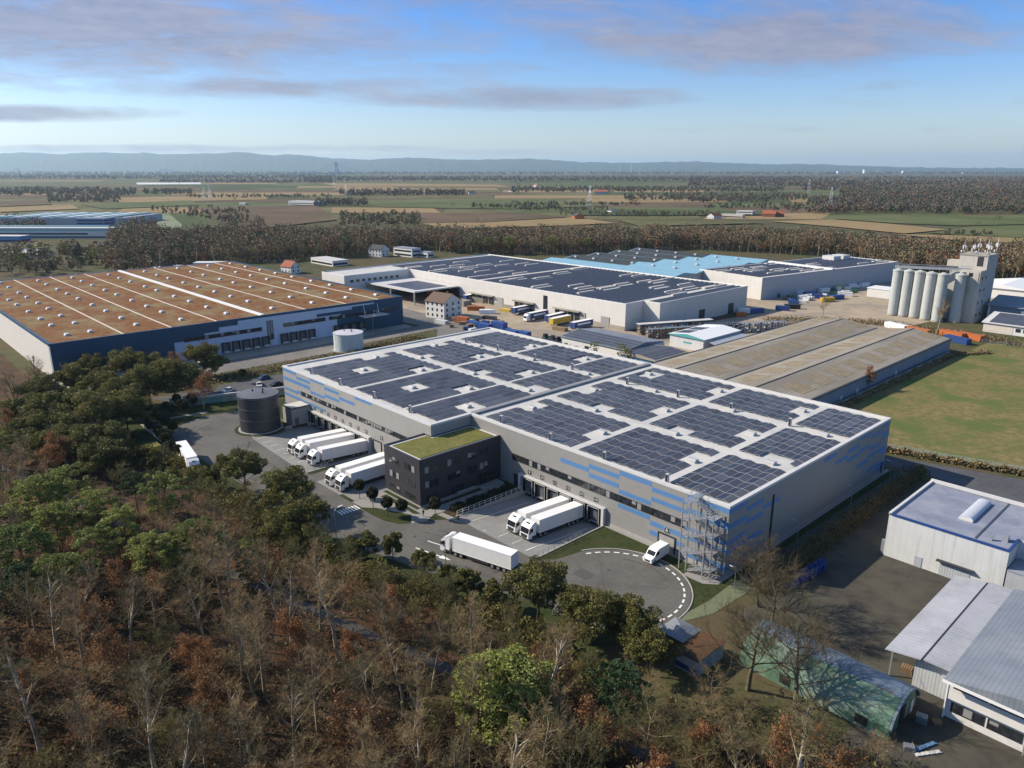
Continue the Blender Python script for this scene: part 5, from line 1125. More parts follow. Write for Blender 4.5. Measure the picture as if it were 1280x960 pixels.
house('red_roofed_house', 'cream house with orange-red tiled roof behind the sedum warehouse', *gxy(364, 341), 11, 9, 5.0, 3.6, M['render'], M['redtile'], .2, 2)
house('hipped_white_house', 'white villa with grey roof in the wood behind the cream hall', *gxy(474, 320), 14, 11, 6.5, 3, M['render'], M['darkroof'], .3, 2)
flat_block('white_apartment_block', 'long white flat-roofed apartment block with balconies in the wood', *gxy(509, 320), 24, 10, 7, M['render'], M['lav'], 'apartments', .1)
flat_block('white_annex', 'low pale flat-roofed annex beside the white apartment block', *gxy(533, 321), 12, 8, 4, M['render'], M['lav'], 'building', .1)
flat_block('gate_office', 'low white flat-roofed office behind the cream hall wing', *gxy(412, 330), 34, 14, 4, M['render'], M['coping'], 'office', 0)
# ------------------------------------------------------------------ works yard: trailers, skips, stacks
def yard_trailer(px, py, rz, skin, label, stripe=None, cab=False):
    t = thing('parked_trailer', label, 'trailer', (0, 0, 0), 'trailers parked in the works yard')
    make_trailer(t, skin, 6.8, -6.8, 'trailer', stripe)
    if cab:
        c = MB().ext([(-7.2, .9), (-7.2, 3.7), (-7.9, 3.8), (-9.1, 2.9), (-9.4, 1.7), (-9.4, .5), (-7.4, .5)], 'x', -1.24, 1.24).build('cab', M['lorry'], t)
        MB().quad((-1.1, -9.16, 2.8), (1.1, -9.16, 2.8), (1.1, -9.42, 1.8), (-1.1, -9.42, 1.8)).build('windscreen', M['wind'], c)
        for yy in (-8.3, -5.6):
            for s in (-1, 1): add_wheel(t, *sorted((s * 1.22, s * .84)), yy, .5)
    else:
        b = MB()
        for x in (-.8, .8): b.box(x - .08, x + .08, -5.2, -5.0, .05, 1.1)
        b.build('landing_leg', M['chassis'], t)
    t.location = (*gxy(px, py), .06); t.rotation_euler[2] = rz - 1.45; return t
H2 = math.pi / 2
yard_trailer(592, 376, 1.45, M['bluep'], 'dark blue trailer docked by the orange skips at the far dock canopy', M['lorry'])
yard_trailer(652, 392, 1.5, M['bluep'], 'blue trailer beside the middle dock canopy of the cream hall', M['lorry'])
yard_trailer(672, 399, 1.5, M['bluep'], 'blue trailer hitched to a white cab in the works yard', M['lorry'], True)
yard_trailer(694, 402, 1.55, M['bluep'], 'blue and white trailer tucked behind the yellow one', M['lorry'])
yard_trailer(700, 406, 1.5, M['yellow'], 'bright yellow trailer at the docks of the cream hall')
yard_trailer(727, 411, 1.45, M['bluep'], 'blue trailer nearest the corner of the cream hall', M['lorry'])
def box_stack(px, py, w, d, hgt, m, name, label, cat, tiers=2, rz=0, grp=None):
    """a stack: each crate or skip in it a mesh with rim and ribs"""
    t = thing(name, label, cat, (*gxy(px, py), .06), grp); n = tiers
    for k in range(n):
        z0 = k * hgt; b = MB(); b.box(-w / 2, w / 2, -d / 2, d / 2, z0, z0 + hgt * .93)
        o = bpy.data.objects.new('box', b.mesh('box', m)); COL.objects.link(o); o.parent = t
        b = MB()
        for x in np.arange(-w / 2, w / 2 + .01, max(.6, w / 6)): b.box(x - .06, x + .06, -d / 2 - .05, d / 2 + .05, z0 + .05, z0 + hgt * .93)
        b.box(-w / 2 - .07, w / 2 + .07, -d / 2 - .07, d / 2 + .07, z0 + hgt * .86, z0 + hgt * .96)
        r = bpy.data.objects.new('rib', b.mesh('rib', m)); COL.objects.link(r); r.parent = o
    t.rotation_euler[2] = rz; return t
box_stack(542, 371, 7, 2.6, 2.3, M['orange'], 'skip', 'two orange skips stacked beside the white loading canopy', 'skip', 2, .6)
box_stack(595, 388, 9, 2.6, 2.4, M['orange'], 'skip', 'single long orange skip in the middle of the works yard', 'skip', 1, .7)
box_stack(609, 392, 8, 2.5, 2.2, M['lorry'], 'skip', 'white open skip beside the orange one in the works yard', 'skip', 1, .8)
box_stack(575, 381, 12, 6, 1.5, M['eternit'], 'pallet_stack', 'grey-brown pallet stack behind the orange skip', 'pallets', 2, .1)
box_stack(598, 377, 14, 7, 1.5, M['eternit'], 'pallet_stack', 'long grey-brown pallet stack against the cream hall', 'pallets', 2, .1)
box_stack(640, 384, 8, 4, 1.3, M['wood'], 'timber_stack', 'timber stack by the dock canopy of the cream hall', 'timber', 2, .1)
box_stack(633, 389, 6, 3, 1.2, M['yellow'], 'digger_bucket_pile', 'yellow machine parts beside the timber stack', 'machine parts', 1, .2)
for k, (px, py, w, d, n, lb) in enumerate(((592, 408, 7, 2.4, 2, 'stack of blue crates farthest into the works yard'), (606, 411, 7, 3, 2, 'tall stack of blue crates behind the hall roof edge'), (624, 411, 8, 3, 3, 'stack of blue crates nearest the white-cabbed lorry'), (640, 419, 7, 2.6, 2, 'stack of blue crates by the hall roof corner, toward the tractors'), (655, 421, 6, 3, 2, 'small stack of blue crates beside the scrap machines'))):
    box_stack(px, py, w, d, .85, M['crate'], 'crate_stack', lb, 'crates', n + 1, rnd.uniform(-.1, .2), None)
for px, py, c, lb in ((578, 404, M['orange'], 'orange tank container at the yard gate'), (571, 401, M['wood'], 'rusty brown container behind the orange one at the yard gate'), (590, 401, M['chassis'], 'black flatbed container beside the white lorry cab'), (612, 399, M['chassis'], 'black low trailer beyond the blue crate stacks'), (700, 413, M['wood'], 'heap of timber pallets under the yellow trailer'), (552, 404, M['whitesheet'], 'white site cabin at the yard fence')):
    box_stack(px, py, 7, 2.6, 1.6, c, 'container', lb, 'container', 2 if c is M['orange'] else 1, rnd.uniform(0, .5))
def machine(px, py, m, label):
    t = thing('yard_machine', label, 'tractor', (*gxy(px, py), .06), 'dark machines behind the hall')
    def P(nm, b, mm): o = bpy.data.objects.new(nm, b.mesh(nm, mm)); COL.objects.link(o); o.parent = t
    P('body', MB().ext([(-2.2, .6), (-2.2, 1.5), (-.4, 1.6), (1.6, 1.6), (1.6, .6)], 'x', -.6, .6), m); P('cab', MB().ext([(-.4, 1.6), (-.2, 2.9), (1.3, 2.9), (1.5, 1.6)], 'x', -.75, .75), M['wind'])
    for y, r in ((-1.6, .55), (.9, .85)):
        for s in (-1, 1): P('wheel', MB().wheel(*sorted((s * .65, s * 1.15)), y, r, r), M['tyre'])
    t.rotation_euler[2] = rnd.uniform(0, 6)
for k in range(14):
    machine(682 + (k % 7) * 8 + rnd.uniform(-2, 2), 425 + (k // 7) * 7 + (k % 7) * 2.0, M['green'] if k % 3 == 0 else M['chassis'], 'dark machine in the rows parked behind the grey hall roof')
# pallet racks behind the white shed
for k, (xa, ya, xb, yb) in enumerate(((-140, 156, -124, 190), (-133, 153, -112, 196), (-121, 178, -100, 216))):
    t = thing('storage_rack', ['long roofed storage rack nearest the cream hall corner', 'long open storage rack behind the low blue building', 'open pallet rack full of sacks behind the teal-trimmed shed'][k], 'rack', (xa, ya, 0)); L = math.dist((xa, ya), (xb, yb)); a = math.atan2(yb - ya, xb - xa)
    def P(nm, b, mm):
        o = bpy.data.objects.new(nm, b.mesh(nm, mm)); COL.objects.link(o); o.parent = t
    b = MB()
    for i in range(int(L / 3) + 1): b.box(i * 3 - .1, i * 3 + .1, -.1, .1, 0, 5); b.box(i * 3 - .1, i * 3 + .1, 2.4, 2.6, 0, 5)
    P('upright', b, M['bluegrey']); 
    for z in (1.2, 2.7, 4.2): P('shelf', MB().box(0, L, 0, 2.5, z - .08, z), M['bluegrey'])
    b = MB(); r = random.Random(k)
    for i in range(int(L / 1.5)):
        for z in (0, 1.2, 2.7):
            if r.random() < .8: b.box(i * 1.5 + .1, i * 1.5 + 1.2, .1, 2.3, z, z + r.uniform(.5, 1.1))
    o = bpy.data.objects.new('goods', b.mesh('goods', M['wood'] if k < 2 else M['strip'])); COL.objects.link(o); o.parent = t; o['kind'] = 'stuff'
    if k == 0: P('rack_roof', MB().box(-.5, L + .5, -.5, 3, 5, 5.15), M['coping'])
    t.rotation_euler[2] = a
# lorries, skips and containers behind the low hall, by the grey hall
cols = ['lorry', 'crate', 'lorry', 'bluep', 'lorry', 'orange', 'yellow', 'lorry', 'bluep', 'green']
cn = dict(lorry='white', crate='bright blue', bluep='dark blue', orange='orange', yellow='yellow', green='green')
spt = [(962, 372, 'green', 12, 'long dark green tank hull on the ground by the corner of the grey hall'), (988, 374, 'green', 4, 'small green skip beside the long tank hull'), (995, 368, 'lorry', 9, 'white box body farthest back against the grey hall'), (1004, 374, 'lorry', 6, 'white cabin between the green skip and blue boxes'), (1012, 370, 'crate', 7, 'bright blue box body in the row by the grey hall'), (1021, 373, 'bluep', 6, 'dark blue container next to the yellow one'), (1034, 377, 'yellow', 8, 'yellow container at the end of the scrap row'), (1046, 374, 'crate', 9, 'blue container behind the yellow one'), (1056, 370, 'lorry', 8, 'white container nearest the bare lone tree'), (1030, 365, 'lorry', 7, 'white box body behind the blue container row'), (1048, 362, 'yellow', 5, 'yellow machine box near the wood'), (1062, 359, 'lorry', 8, 'white caravan body near the wood edge'), (1080, 358, 'lorry', 7, 'white box body at the far end of the scrap row'), (945, 391, 'crate', 8, 'blue crate stack on the ground by the cream hall end'), (978, 388, 'bluep', 7, 'dark blue container on the track below the grey hall'), (990, 386, 'chassis', 8, 'dark container beside the blue one on the track'), (926, 396, 'orange', 5, 'small orange box by the cream hall end'), (930, 391, 'lorry', 6, 'white sacks stack by the cream hall end')]
for px, py, c, w, lb in spt: box_stack(px, py, w, 2.6, 2.5, M[c], 'container', lb, 'container', 1, rnd.uniform(.2, 1.3))
for k in range(26):
    px = rnd.uniform(985, 1075); py = 376 - (px - 985) * .17 + rnd.uniform(-5, 6); c = rnd.choice(['lorry', 'lorry', 'lorry', 'crate', 'bluep', 'wood', 'green', 'whitesheet'])
    box_stack(px, py, rnd.uniform(2.5, 6), rnd.uniform(1.6, 2.6), rnd.uniform(1, 2.4), M[c], 'scrap_box', 'odd box or cabin in the jumble of the scrap row by the grey hall', 'box', 1, rnd.uniform(0, 3), 'boxes of the scrap row')
for k in range(16):
    px = rnd.uniform(545, 640); py = 399 + (px - 545) * .12 + rnd.uniform(-7, 9); c = rnd.choice(['whitesheet', 'wood', 'chassis', 'galv', 'bluep', 'wood'])
    box_stack(px, py, rnd.uniform(1.5, 5), rnd.uniform(1.2, 2.4), rnd.uniform(.8, 1.8), M[c], 'goods_stack', 'small stack of goods on the paving at the works yard gate', 'goods', 1, rnd.uniform(0, 3), 'goods at the yard gate')
for k, (px, py, c, lb) in enumerate(((1148, 417, 'orange', 'long white and orange goods wagon at the end of the low hall'), (1190, 421, 'orange', 'orange goods wagon beside the low hall corner'), (1213, 424, 'orange', 'orange goods wagon nearest the hedge by the pasture'), (1196, 428, 'bluep', 'blue container under a canopy at the low hall corner'), (1120, 411, 'lorry', 'white container behind the ridge of the low hall'))):
    box_stack(px, py, 11, 3, 2.6, M[c], 'goods_wagon' if c == 'orange' else 'container', lb, 'wagon' if c == 'orange' else 'container', 1, -.35)
# blue crates in the dirt yard, debris by the hut
t = thing('blue_crate_row', 'long row of bright blue lattice crates beside the hedge in the dirt yard', 'crates', (10.6, 10, 0))
for k in range(8):
    y = 4.2 + k * 1.55
    for z in ((0, 1.1) if k > 1 else (0,)):
        b = MB(); x0 = 9.9 + k * .12
        for zz_ in np.arange(.05, 1.0, .2): b.box(x0, x0 + 1.2, y, y + .05, z + zz_, z + zz_ + .1); b.box(x0, x0 + 1.2, y + 1.35, y + 1.4, z + zz_, z + zz_ + .1); b.box(x0, x0 + .05, y, y + 1.4, z + zz_, z + zz_ + .1); b.box(x0 + 1.15, x0 + 1.2, y, y + 1.4, z + zz_, z + zz_ + .1)
        b.box(x0, x0 + 1.2, y, y + 1.4, z, z + .08); b.build('crate', M['crate'], t)
tp = thing('tarpaulin_heap', 'blue tarpaulin heap at the corner of the open-fronted store', 'tarpaulin', (34.2, 27, 0))
bm = bmesh.new(); bmesh.ops.create_icosphere(bm, subdivisions=3, radius=1)
for v in bm.verts: v.co = Vector((v.co.x * 1.5, v.co.y * 2.0, max(0, v.co.z) * 1.6)) * (1 + .12 * math.sin(v.co.x * 9 + v.co.y * 7))
me = bpy.data.meshes.new('sheet'); bm.to_mesh(me); bm.free(); me.materials.append(mat('blue_tarpaulin', (.06, .25, .42), .5, .15, 2)); link_mesh('sheet', me, tp, (-1.5, 0, 0))
def junk(x, y, z, w, d, h, m, rz, name, label, cat):
    t = thing(name, label, cat, (x, y, z)); b = MB()
    for k in range(5): b.box(-w / 2 + w * k / 5, -w / 2 + w * (k + .75) / 5, -d / 2, d / 2, 0, h)
    o = bpy.data.objects.new('slat', b.mesh('slat', m)); COL.objects.link(o); o.parent = t
    o = bpy.data.objects.new('bearer', MB().box(-w / 2, w / 2, -d / 2, -d / 2 + .15, -.02, h * .8).box(-w / 2, w / 2, d / 2 - .15, d / 2, -.02, h * .8).mesh('bearer', m)); COL.objects.link(o); o.parent = t; t.rotation_euler[2] = rz
for q in ((39.2, -13.8, .06, 1.4, 1.1, 1.1, M['galv'], .2, 'wire_cage', 'grey wire cage pallet at the front of the green hut', 'cage'), (40.0, -20.4, .06, 1.3, .9, .7, M['galv'], .5, 'wire_cage', 'low wire cage lying at the hut corner near the trees', 'cage'), (41.2, -18.6, .06, 4.2, .5, .25, M['litblue'], 1.2, 'pipe_bundle', 'bundle of blue-grey pipes on the ground by the hut', 'pipes'), (42.0, -19.3, .06, 3.6, .5, .2, M['coping'], 1.0, 'pipe_bundle', 'bundle of pale pipes on the ground by the hut', 'pipes'), (47.5, -22.0, .06, 1.3, 1.1, .9, M['coping'], .4, 'pallet_box', 'pale pallet box on the drive below the workshop office', 'box'), (49.6, -21.6, .06, 1.2, 1.0, .9, M['strip'], .2, 'pallet_box', 'beige pallet box nearest the workshop office corner', 'box'), (40.8, -12.6, .06, 1.2, 1.0, .5, M['wood'], .7, 'pallet', 'wooden pallet leaning by the green hut door', 'pallet'), (33.8, -4, .06, 1.6, 1.2, .9, M['wood'], .1, 'pallet', 'wooden pallets under the open-fronted store roof', 'pallet')): junk(*q)

# ------------------------------------------------------------------ fences
def fence(name, pts, h, label, m, post_m, step=3.0, cat='fence', t_=.05, gap=0.0):
    t = thing(name, label, cat, (*pts[0], 0)); posts = []
    b = MB()
    for (x0, y0), (x1, y1) in zip(pts[:-1], pts[1:]):
        d = Vector((x1 - x0, y1 - y0)); L = d.length; d /= L; nn = Vector((-d.y, d.x)) * t_ / 2
        q = [(x0 - nn.x, y0 - nn.y), (x1 - nn.x, y1 - nn.y), (x1 + nn.x, y1 + nn.y), (x0 + nn.x, y0 + nn.y)]
        if gap:
            z = .1
            while z < h: b.prism(q, z, z + .06); z += gap
        else: b.prism(q, .1, h)
        for i in range(int(L / step) + 1): posts.append((x0 + d.x * i * step, y0 + d.y * i * step))
    b.build('panel', m, t)
    for x, y in posts[:95]: MB().box(x - .07, x + .07, y - .07, y + .07, 0, h + .1).build('post', post_m, t)
    return t
M['glassgreen'] = mat('green_glass_panel', (.16, .33, .30), .3, .08, .6)
M['hoard'] = mat('pale_green_hoarding', (.30, .36, .31), .8, .25, .4, stain=.3)
bf = fence('boundary_fence', [(-178, -38), (-172.5, -31), (-168.5, -19), (-163, -2), (-158, 14), (-158, 60)], 2.2, 'glazed boundary fence with pale coping behind the turning area', M['hoard'], M['galv'])
b = MB()
for (x0, y0), (x1, y1) in (((-172.5, -31), (-168.5, -19)), ((-168.5, -19), (-163, -2)), ((-163, -2), (-158, 14))): b.tube([(x0, y0, 2.5), (x1, y1, 2.5)], .42, 4)
b.build('coping', M['coping'], bf); b = MB(); b.prism([(-172.6, -31.1), (-170.2, -24.1), (-170.1, -24.2), (-172.5, -31.2)], .15, 2.15); b.build('green_panel', M['glassgreen'], bf)
fence('field_fence', [(-12, 87.2), (0, 90.6), (26, 97.6), (70, 101)], 2.0, 'pale green mesh fence between side road and rough pasture', M['hoard'], M['galv'], gap=.16)
fence('wire_fence', [(-31.2, 100), (-30.6, 218)], 1.6, 'grey block wall and wire fence along the low storage hall', mat('block_wall', (.25, .235, .20), .9, .2, .8), M['galv'], t_=.3)
fence('wire_fence', [(-29, 254), (20, 264), (90, 264)], 1.5, 'thin grey wire fence at the far end of the pasture', M['galv'], M['galv'], gap=.3)
fence('gate_fence', [(3, 78.2), (9, 78.8)], 1.4, 'short dark gate between service path and side road', M['frame'], M['frame'], gap=.25, step=1.5)
fence('track_fence', [(-120, 236), (-70, 232), (-40, 228)], 1.5, 'grey fence along the track behind the low storage hall', M['galv'], M['galv'], gap=.3)
fence('yard_fence', [(-232, 98), (-222, 118), (-205, 112), (-196, 106)], 1.8, 'grey works fence between the white house and the hall', M['galv'], M['galv'], gap=.22)
fence('garden_fence', [(-182, -58.5), (-140, -58.5), (-110, -55.5)], 1.6, 'dark wire fence at the wood edge behind the round trees', M['frame'], M['frame'], gap=.3)
# ------------------------------------------------------------------ trees
M['trunk_grey'] = mat('bare_trunk_bark', (.28, .235, .17), .9, .25, .7, obj=True, rand=.35, col2=(.105, .115, .055), c2scale=.35, c2lo=.5, c2hi=.65, spec=.1)
M['trunk_birch'] = mat('pale_trunk_bark', (.48, .42, .32), .9, .2, .7, obj=True, rand=.2, col2=(.12, .10, .07), c2scale=.5, spec=.1)
M['trunk_pine'] = mat('pine_bark', (.26, .125, .062), .9, .2, .9, obj=True, rand=.15, col2=(.10, .075, .055), c2scale=.2, spec=.1)
M['trunk_oak'] = mat('oak_bark', (.15, .125, .08), .9, .25, .7, obj=True, col2=(.10, .11, .05), c2scale=.35, spec=.1)
M['trunk_dark'] = mat('dark_bark', (.07, .058, .045), .9, .25, .9, obj=True, spec=.1)
M['twig'] = leafmat('bare_twigs', (.125, .09, .052), (.26, .195, .112), (.19, .165, .08), scale=.25, rand=.3, trans=.05)
M['twig_olive'] = leafmat('olive_twigs', (.125, .12, .05), (.19, .18, .08), scale=.3, rand=.25, trans=.1)
M['rust'] = leafmat('rust_leaves', (.18, .08, .036), (.27, .135, .065), (.22, .15, .08), scale=.5, rand=.25)
M['pine'] = leafmat('pine_needles', (.085, .125, .032), (.23, .25, .07), (.15, .18, .068), scale=.6, rand=.25)
M['twig_dark'] = leafmat('dark_oak_twigs', (.075, .06, .036), (.13, .105, .062), scale=.3, rand=.1, trans=.05)
M['pine_dark'] = leafmat('dark_pine_needles', (.03, .062, .028), (.065, .105, .04), scale=.6, rand=.2)
M['broad'] = leafmat('dark_leaves', (.07, .078, .022), (.165, .155, .05), (.108, .106, .036), scale=.45, rand=.22)
M['mistle'] = leafmat('yellow_green_leaves', (.14, .15, .025), (.20, .19, .04), scale=1, rand=.1)

def rot_about(v, axis, ang): return Matrix.Rotation(ang, 3, axis) @ v
def skeleton(seed, h, spread, n1, first=.3, up=.6, levels=4, lean=.06, forks=1):
    """trunk, limbs and twigs as (p0, p1, r0, r1, level)"""
    r = random.Random(seed); out = []
    def limb(p, d, L, rad, lev, n):
        pts = [p]; q = p.copy(); dd = d.copy()
        for i in range(n):
            dd = (dd + Vector((r.gauss(0, .16 if lev else .045), r.gauss(0, .16 if lev else .045), r.gauss(0, .10) + (.10 if lev else .06)))).normalized()
            q = q + dd * L / n; out.append((pts[-1], q.copy(), rad * (1 - .75 * i / n), rad * (1 - .75 * (i + 1) / n), lev)); pts.append(q.copy())
        return pts
    for f in range(forks):
        d0 = Vector((r.gauss(0, lean), r.gauss(0, lean), 1)).normalized() if forks == 1 else Vector((.35 * math.cos(f * 2.3), .35 * math.sin(f * 2.3), 1)).normalized()
        tr_ = limb(Vector((0, 0, -.3)), d0, h * .92, .018 * h if forks == 1 else .012 * h, 0, 9)
        for k in range(n1):
            u = first + (1 - first) * (k + r.random() * .8) / n1; i = min(8, int(u * 9)); p = tr_[i].lerp(tr_[i + 1], u * 9 - i if u < 1 else 1)
            az = k * 2.4 + r.random(); e = up * (.5 + .9 * u) + r.gauss(0, .12); d = Vector((math.cos(az) * math.cos(e), math.sin(az) * math.cos(e), math.sin(e)))
            L = spread * (1.15 - .75 * max(0, (u - first) / (1 - first)) ** 1.3) * r.uniform(.7, 1.1)
            l1 = limb(p, d, L, .0055 * h * (1.2 - .5 * u), 1, 4)
            for m in range(6):
                j = r.randint(1, 3); p2 = l1[j].lerp(l1[j + 1], r.random()); d2 = ((l1[j + 1] - l1[j]).normalized() + Vector((r.gauss(0, .6), r.gauss(0, .6), r.gauss(.15, .4)))).normalized()
                l2 = limb(p2, d2, L * r.uniform(.3, .55), .0024 * h, 2, 3)
                for m3 in range(6 if levels > 3 else 3):
                    j = r.randint(0, 2); p3 = l2[j].lerp(l2[j + 1], r.random()); d3 = ((l2[j + 1] - l2[j]).normalized() + Vector((r.gauss(0, .7), r.gauss(0, .7), r.gauss(.1, .5)))).normalized()
                    l3 = limb(p3, d3, L * r.uniform(.18, .34), .0016 * h, 3, 2)
                    if levels > 3:
                        for m4 in range(3):
                            p4 = l3[r.randint(0, 1)].lerp(l3[2], r.random()); d4 = ((l3[2] - l3[0]).normalized() + Vector((r.gauss(0, .7), r.gauss(0, .7), r.gauss(.05, .5)))).normalized()
                            out.append((p4, p4 + d4 * L * r.uniform(.1, .22), .0011 * h, .0005 * h, 4))
    return out
def prisms(segs, n):
    """n-sided tapered tubes for all segments at once"""
    p0 = np.array([s[0] for s in segs]); p1 = np.array([s[1] for s in segs]); r0 = np.array([s[2] for s in segs]); r1 = np.array([s[3] for s in segs])
    d = p1 - p0; d /= np.linalg.norm(d, axis=1)[:, None] + 1e-9; a = np.cross(d, np.where(np.abs(d[:, 2:3]) > .9, [[1, 0, 0]], [[0, 0, 1]])); a /= np.linalg.norm(a, axis=1)[:, None]; b = np.cross(d, a)
    vs = []
    for k in range(n):
        c, s = math.cos(2 * math.pi * k / n), math.sin(2 * math.pi * k / n); o = a * c + b * s
        vs += [p0 + o * r0[:, None], p1 + o * r1[:, None]]
    v = np.stack(vs, 1).reshape(-1, 3); m = len(segs); base = np.arange(m)[:, None] * 2 * n
    q = np.concatenate([base + np.array([[2 * k, 2 * ((k + 1) % n), 2 * ((k + 1) % n) + 1, 2 * k + 1]]) for k in range(n)])
    return v, q
def tips(segs, lev): return np.array([s[1] for s in segs if s[4] >= lev])
def woody(segs, tmat, cmat, extra=None):
    """trunk mesh from the thick levels, crown mesh from the fine ones (+ leaves)"""
    v, q = prisms([s for s in segs if s[4] <= 1], 6); trunk = np_mesh('trunk', v, q, tmat)
    fine = [(a, b, max(c, .015), max(d, .011), l) for a, b, c, d, l in segs if l >= 2]
    v, q = prisms(fine, 3) if fine else (np.zeros((0, 3)), np.zeros((0, 4), int)); mats = [cmat]; mi = np.zeros(len(q), int)
    if extra is not None:
        for v2, q2, m2 in extra:
            q = np.concatenate([q, q2 + len(v)]); v = np.concatenate([v, v2]); mats.append(m2); mi = np.concatenate([mi, np.full(len(q2), len(mats) - 1)])
    return trunk, np_mesh('crown', v, q, mats, mi)
KINDS = {}
def reg(key, pairs): KINDS[key] = pairs
reg('bare', [woody(skeleton(100 + i, 14 + i % 3, 3.6 + .4 * (i % 3), 11, .38, .75), M['trunk_birch'] if i in (1, 4) else M['trunk_grey'], M['twig']) for i in range(6)])
reg('wide', [woody(skeleton(200 + i, 12.5, 6.0, 12, .3, .55), M['trunk_grey'], M['twig_olive' if i == 2 else 'twig']) for i in range(3)])
reg('oak', [woody([(a, b, c * (1.8 if l < 2 else 1.25), d * (1.8 if l < 2 else 1.25), l) for a, b, c, d, l in skeleton(250 + i, 11.8, 7.6, 18, .30, .42)], M['trunk_oak'], M['twig_dark']) for i in range(2)])
reg('olive', [woody(skeleton(300 + i, 8.5, 3.4, 7, .12, .95, forks=3), M['trunk_grey'], M['twig_olive']) for i in range(3)])
def rusty(seed, h, spread, n, m):
    s = skeleton(seed, h, spread, 10, .25, .6, 3); t = tips(s, 2); rng = np.random.default_rng(seed)
    c = t[rng.integers(0, len(t), n)] + rng.normal(size=(n, 3)) * .36; v, q = leaf_quads(c, .085, rng); return woody(s, M['trunk_grey'], M['twig'], [(v, q, m)])
reg('rust', [rusty(400 + i, 10.5, 3.6, 5200 - 1600 * (i == 2), M['rust']) for i in range(3)])
def pine(seed, h, R_, m, low=.5, n=58, dome=.8, cl=1.0):
    """red-barked trunk, layered clumps of needles on crooked limbs"""
    r = random.Random(seed); rng = np.random.default_rng(seed); segs = []; p = Vector((0, 0, -.3)); d = Vector((r.gauss(0, .07), r.gauss(0, .07), 1)).normalized(); pts = [p]
    for i in range(8):
        d = (d + Vector((r.gauss(0, .05), r.gauss(0, .05), .05))).normalized(); q = pts[-1] + d * h * .95 / 8; segs.append((pts[-1], q, .016 * h * (1 - .09 * i), .016 * h * (1 - .09 * (i + 1)), 0)); pts.append(q)
    cs, ss = [], []
    for k in range(n):
        u = low + (1 - low) * (k + r.random()) / n; i = min(7, int(u * 8)); p0 = pts[i].lerp(pts[i + 1], u * 8 - i if u < 1 else 1); az = k * 2.4 + r.random() * .8
        t = (u - low) / (1 - low); rad = R_ * (math.sin(math.pi * min(1, .18 + t * dome)) ** .7) * r.uniform(.35, 1.25); end = p0 + Vector((math.cos(az) * rad, math.sin(az) * rad, rad * r.uniform(.1, .55)))
        if k % 2 == 0: segs.append((p0, end, .035, .018, 1))
        cr = cl * r.uniform(.42, 1.0) * R_ / 4; m_ = int(120 * cl ** 2 * (R_ / 4.0)); b = ball_points(m_, 1, rng, .2) * np.array([cr * 1.15, cr * 1.15, cr * .62]) + np.array(end); cs.append(b)
    c = np.concatenate(cs); v, q = leaf_quads(c, .125, rng, .25); fine = np_mesh('crown', v, q, m); v2, q2 = prisms(segs, 7); return np_mesh('trunk', v2, q2, M['trunk_pine']), fine
reg('pine', [pine(500, 15.5, 4.0, M['pine']), pine(501, 15, 4.6, M['pine'], .5, 85), pine(502, 14, 3.6, M['pine_dark'], .5)])
reg('pine_round', [pine(510, 15.5, 4.6, M['pine'], .36, 150, .84, 1.25)])
reg('spruce', [pine(520, 9, 1.9, M['pine'], .1, 60, .62)])
def broad(seed, h, R_, nl):
    """dense dark crown of uneven clumps with gaps between them"""
    rng = np.random.default_rng(seed); s = skeleton(seed, h, R_ * .9, 9, .2, .7, 3); cs = []
    n = 58; dirs = rng.normal(size=(n, 3)); dirs /= np.linalg.norm(dirs, axis=1)[:, None]
    for d in dirs:
        if d[2] < -.55: d[2] *= -.4
        c = d * np.array([R_, R_, h * .40]) * rng.uniform(.40, 1.08) + np.array([0, 0, h * .55]); cr = R_ * rng.uniform(.12, .36); cs.append(ball_points(int(nl * (cr / R_ / .26) ** 2) + 20, 1, rng, .3) * np.array([cr, cr, cr * .75]) + c)
    c = np.concatenate(cs); v, q = leaf_quads(c, .14, rng, .1); return woody(s, M['trunk_dark'], M['trunk_dark'], [(v, q, M['broad'])])
reg('broad', [broad(600 + i, 11, 5.0 + .5 * i, 320) for i in range(3)])
reg('broad_small', [broad(650, 6, 2.4, 110), broad(651, 6.5, 2.2, 110)])
NAMES = dict(oak='bare_tree', bare='bare_tree', wide='bare_tree', olive='bare_tree', rust='rust_leaved_tree', pine='pine_tree', pine_round='pine_tree', spruce='spruce_tree', broad='leafy_tree', broad_small='leafy_tree')
TREES = []
def tree(kind, x, y, label, group=None, s=1.0, v=None, rz=None):
    tm, cm = KINDS[kind][rnd.randrange(len(KINDS[kind])) if v is None else v]
    t = thing(NAMES[kind], label, 'tree', (x, y, 0), group, rnd.random() * 6.28 if rz is None else rz)
    t.scale = (s, s, s * rnd.uniform(.94, 1.06)) if not hasattr(s, '__len__') else s
    link_mesh('trunk', tm, t); link_mesh('crown', cm, t); TREES.append((x, y, 2.2 * (s if not hasattr(s, '__len__') else s[0]))); return t
HT = dict(oak=12.5, bare=14, wide=12.5, olive=9, rust=10, pine=15.5, pine_round=15.5, spruce=9.3, broad=10.6, broad_small=6)
def tree_top(kind, px, py, label, s=1.0, v=None, group=None):
    """stands a tree so that its top shows at a pixel of the photograph"""
    p = at(px, py, HT[kind] * (s if not hasattr(s, '__len__') else s[2])); return tree(kind, p.x, p.y, label, group, s, v)

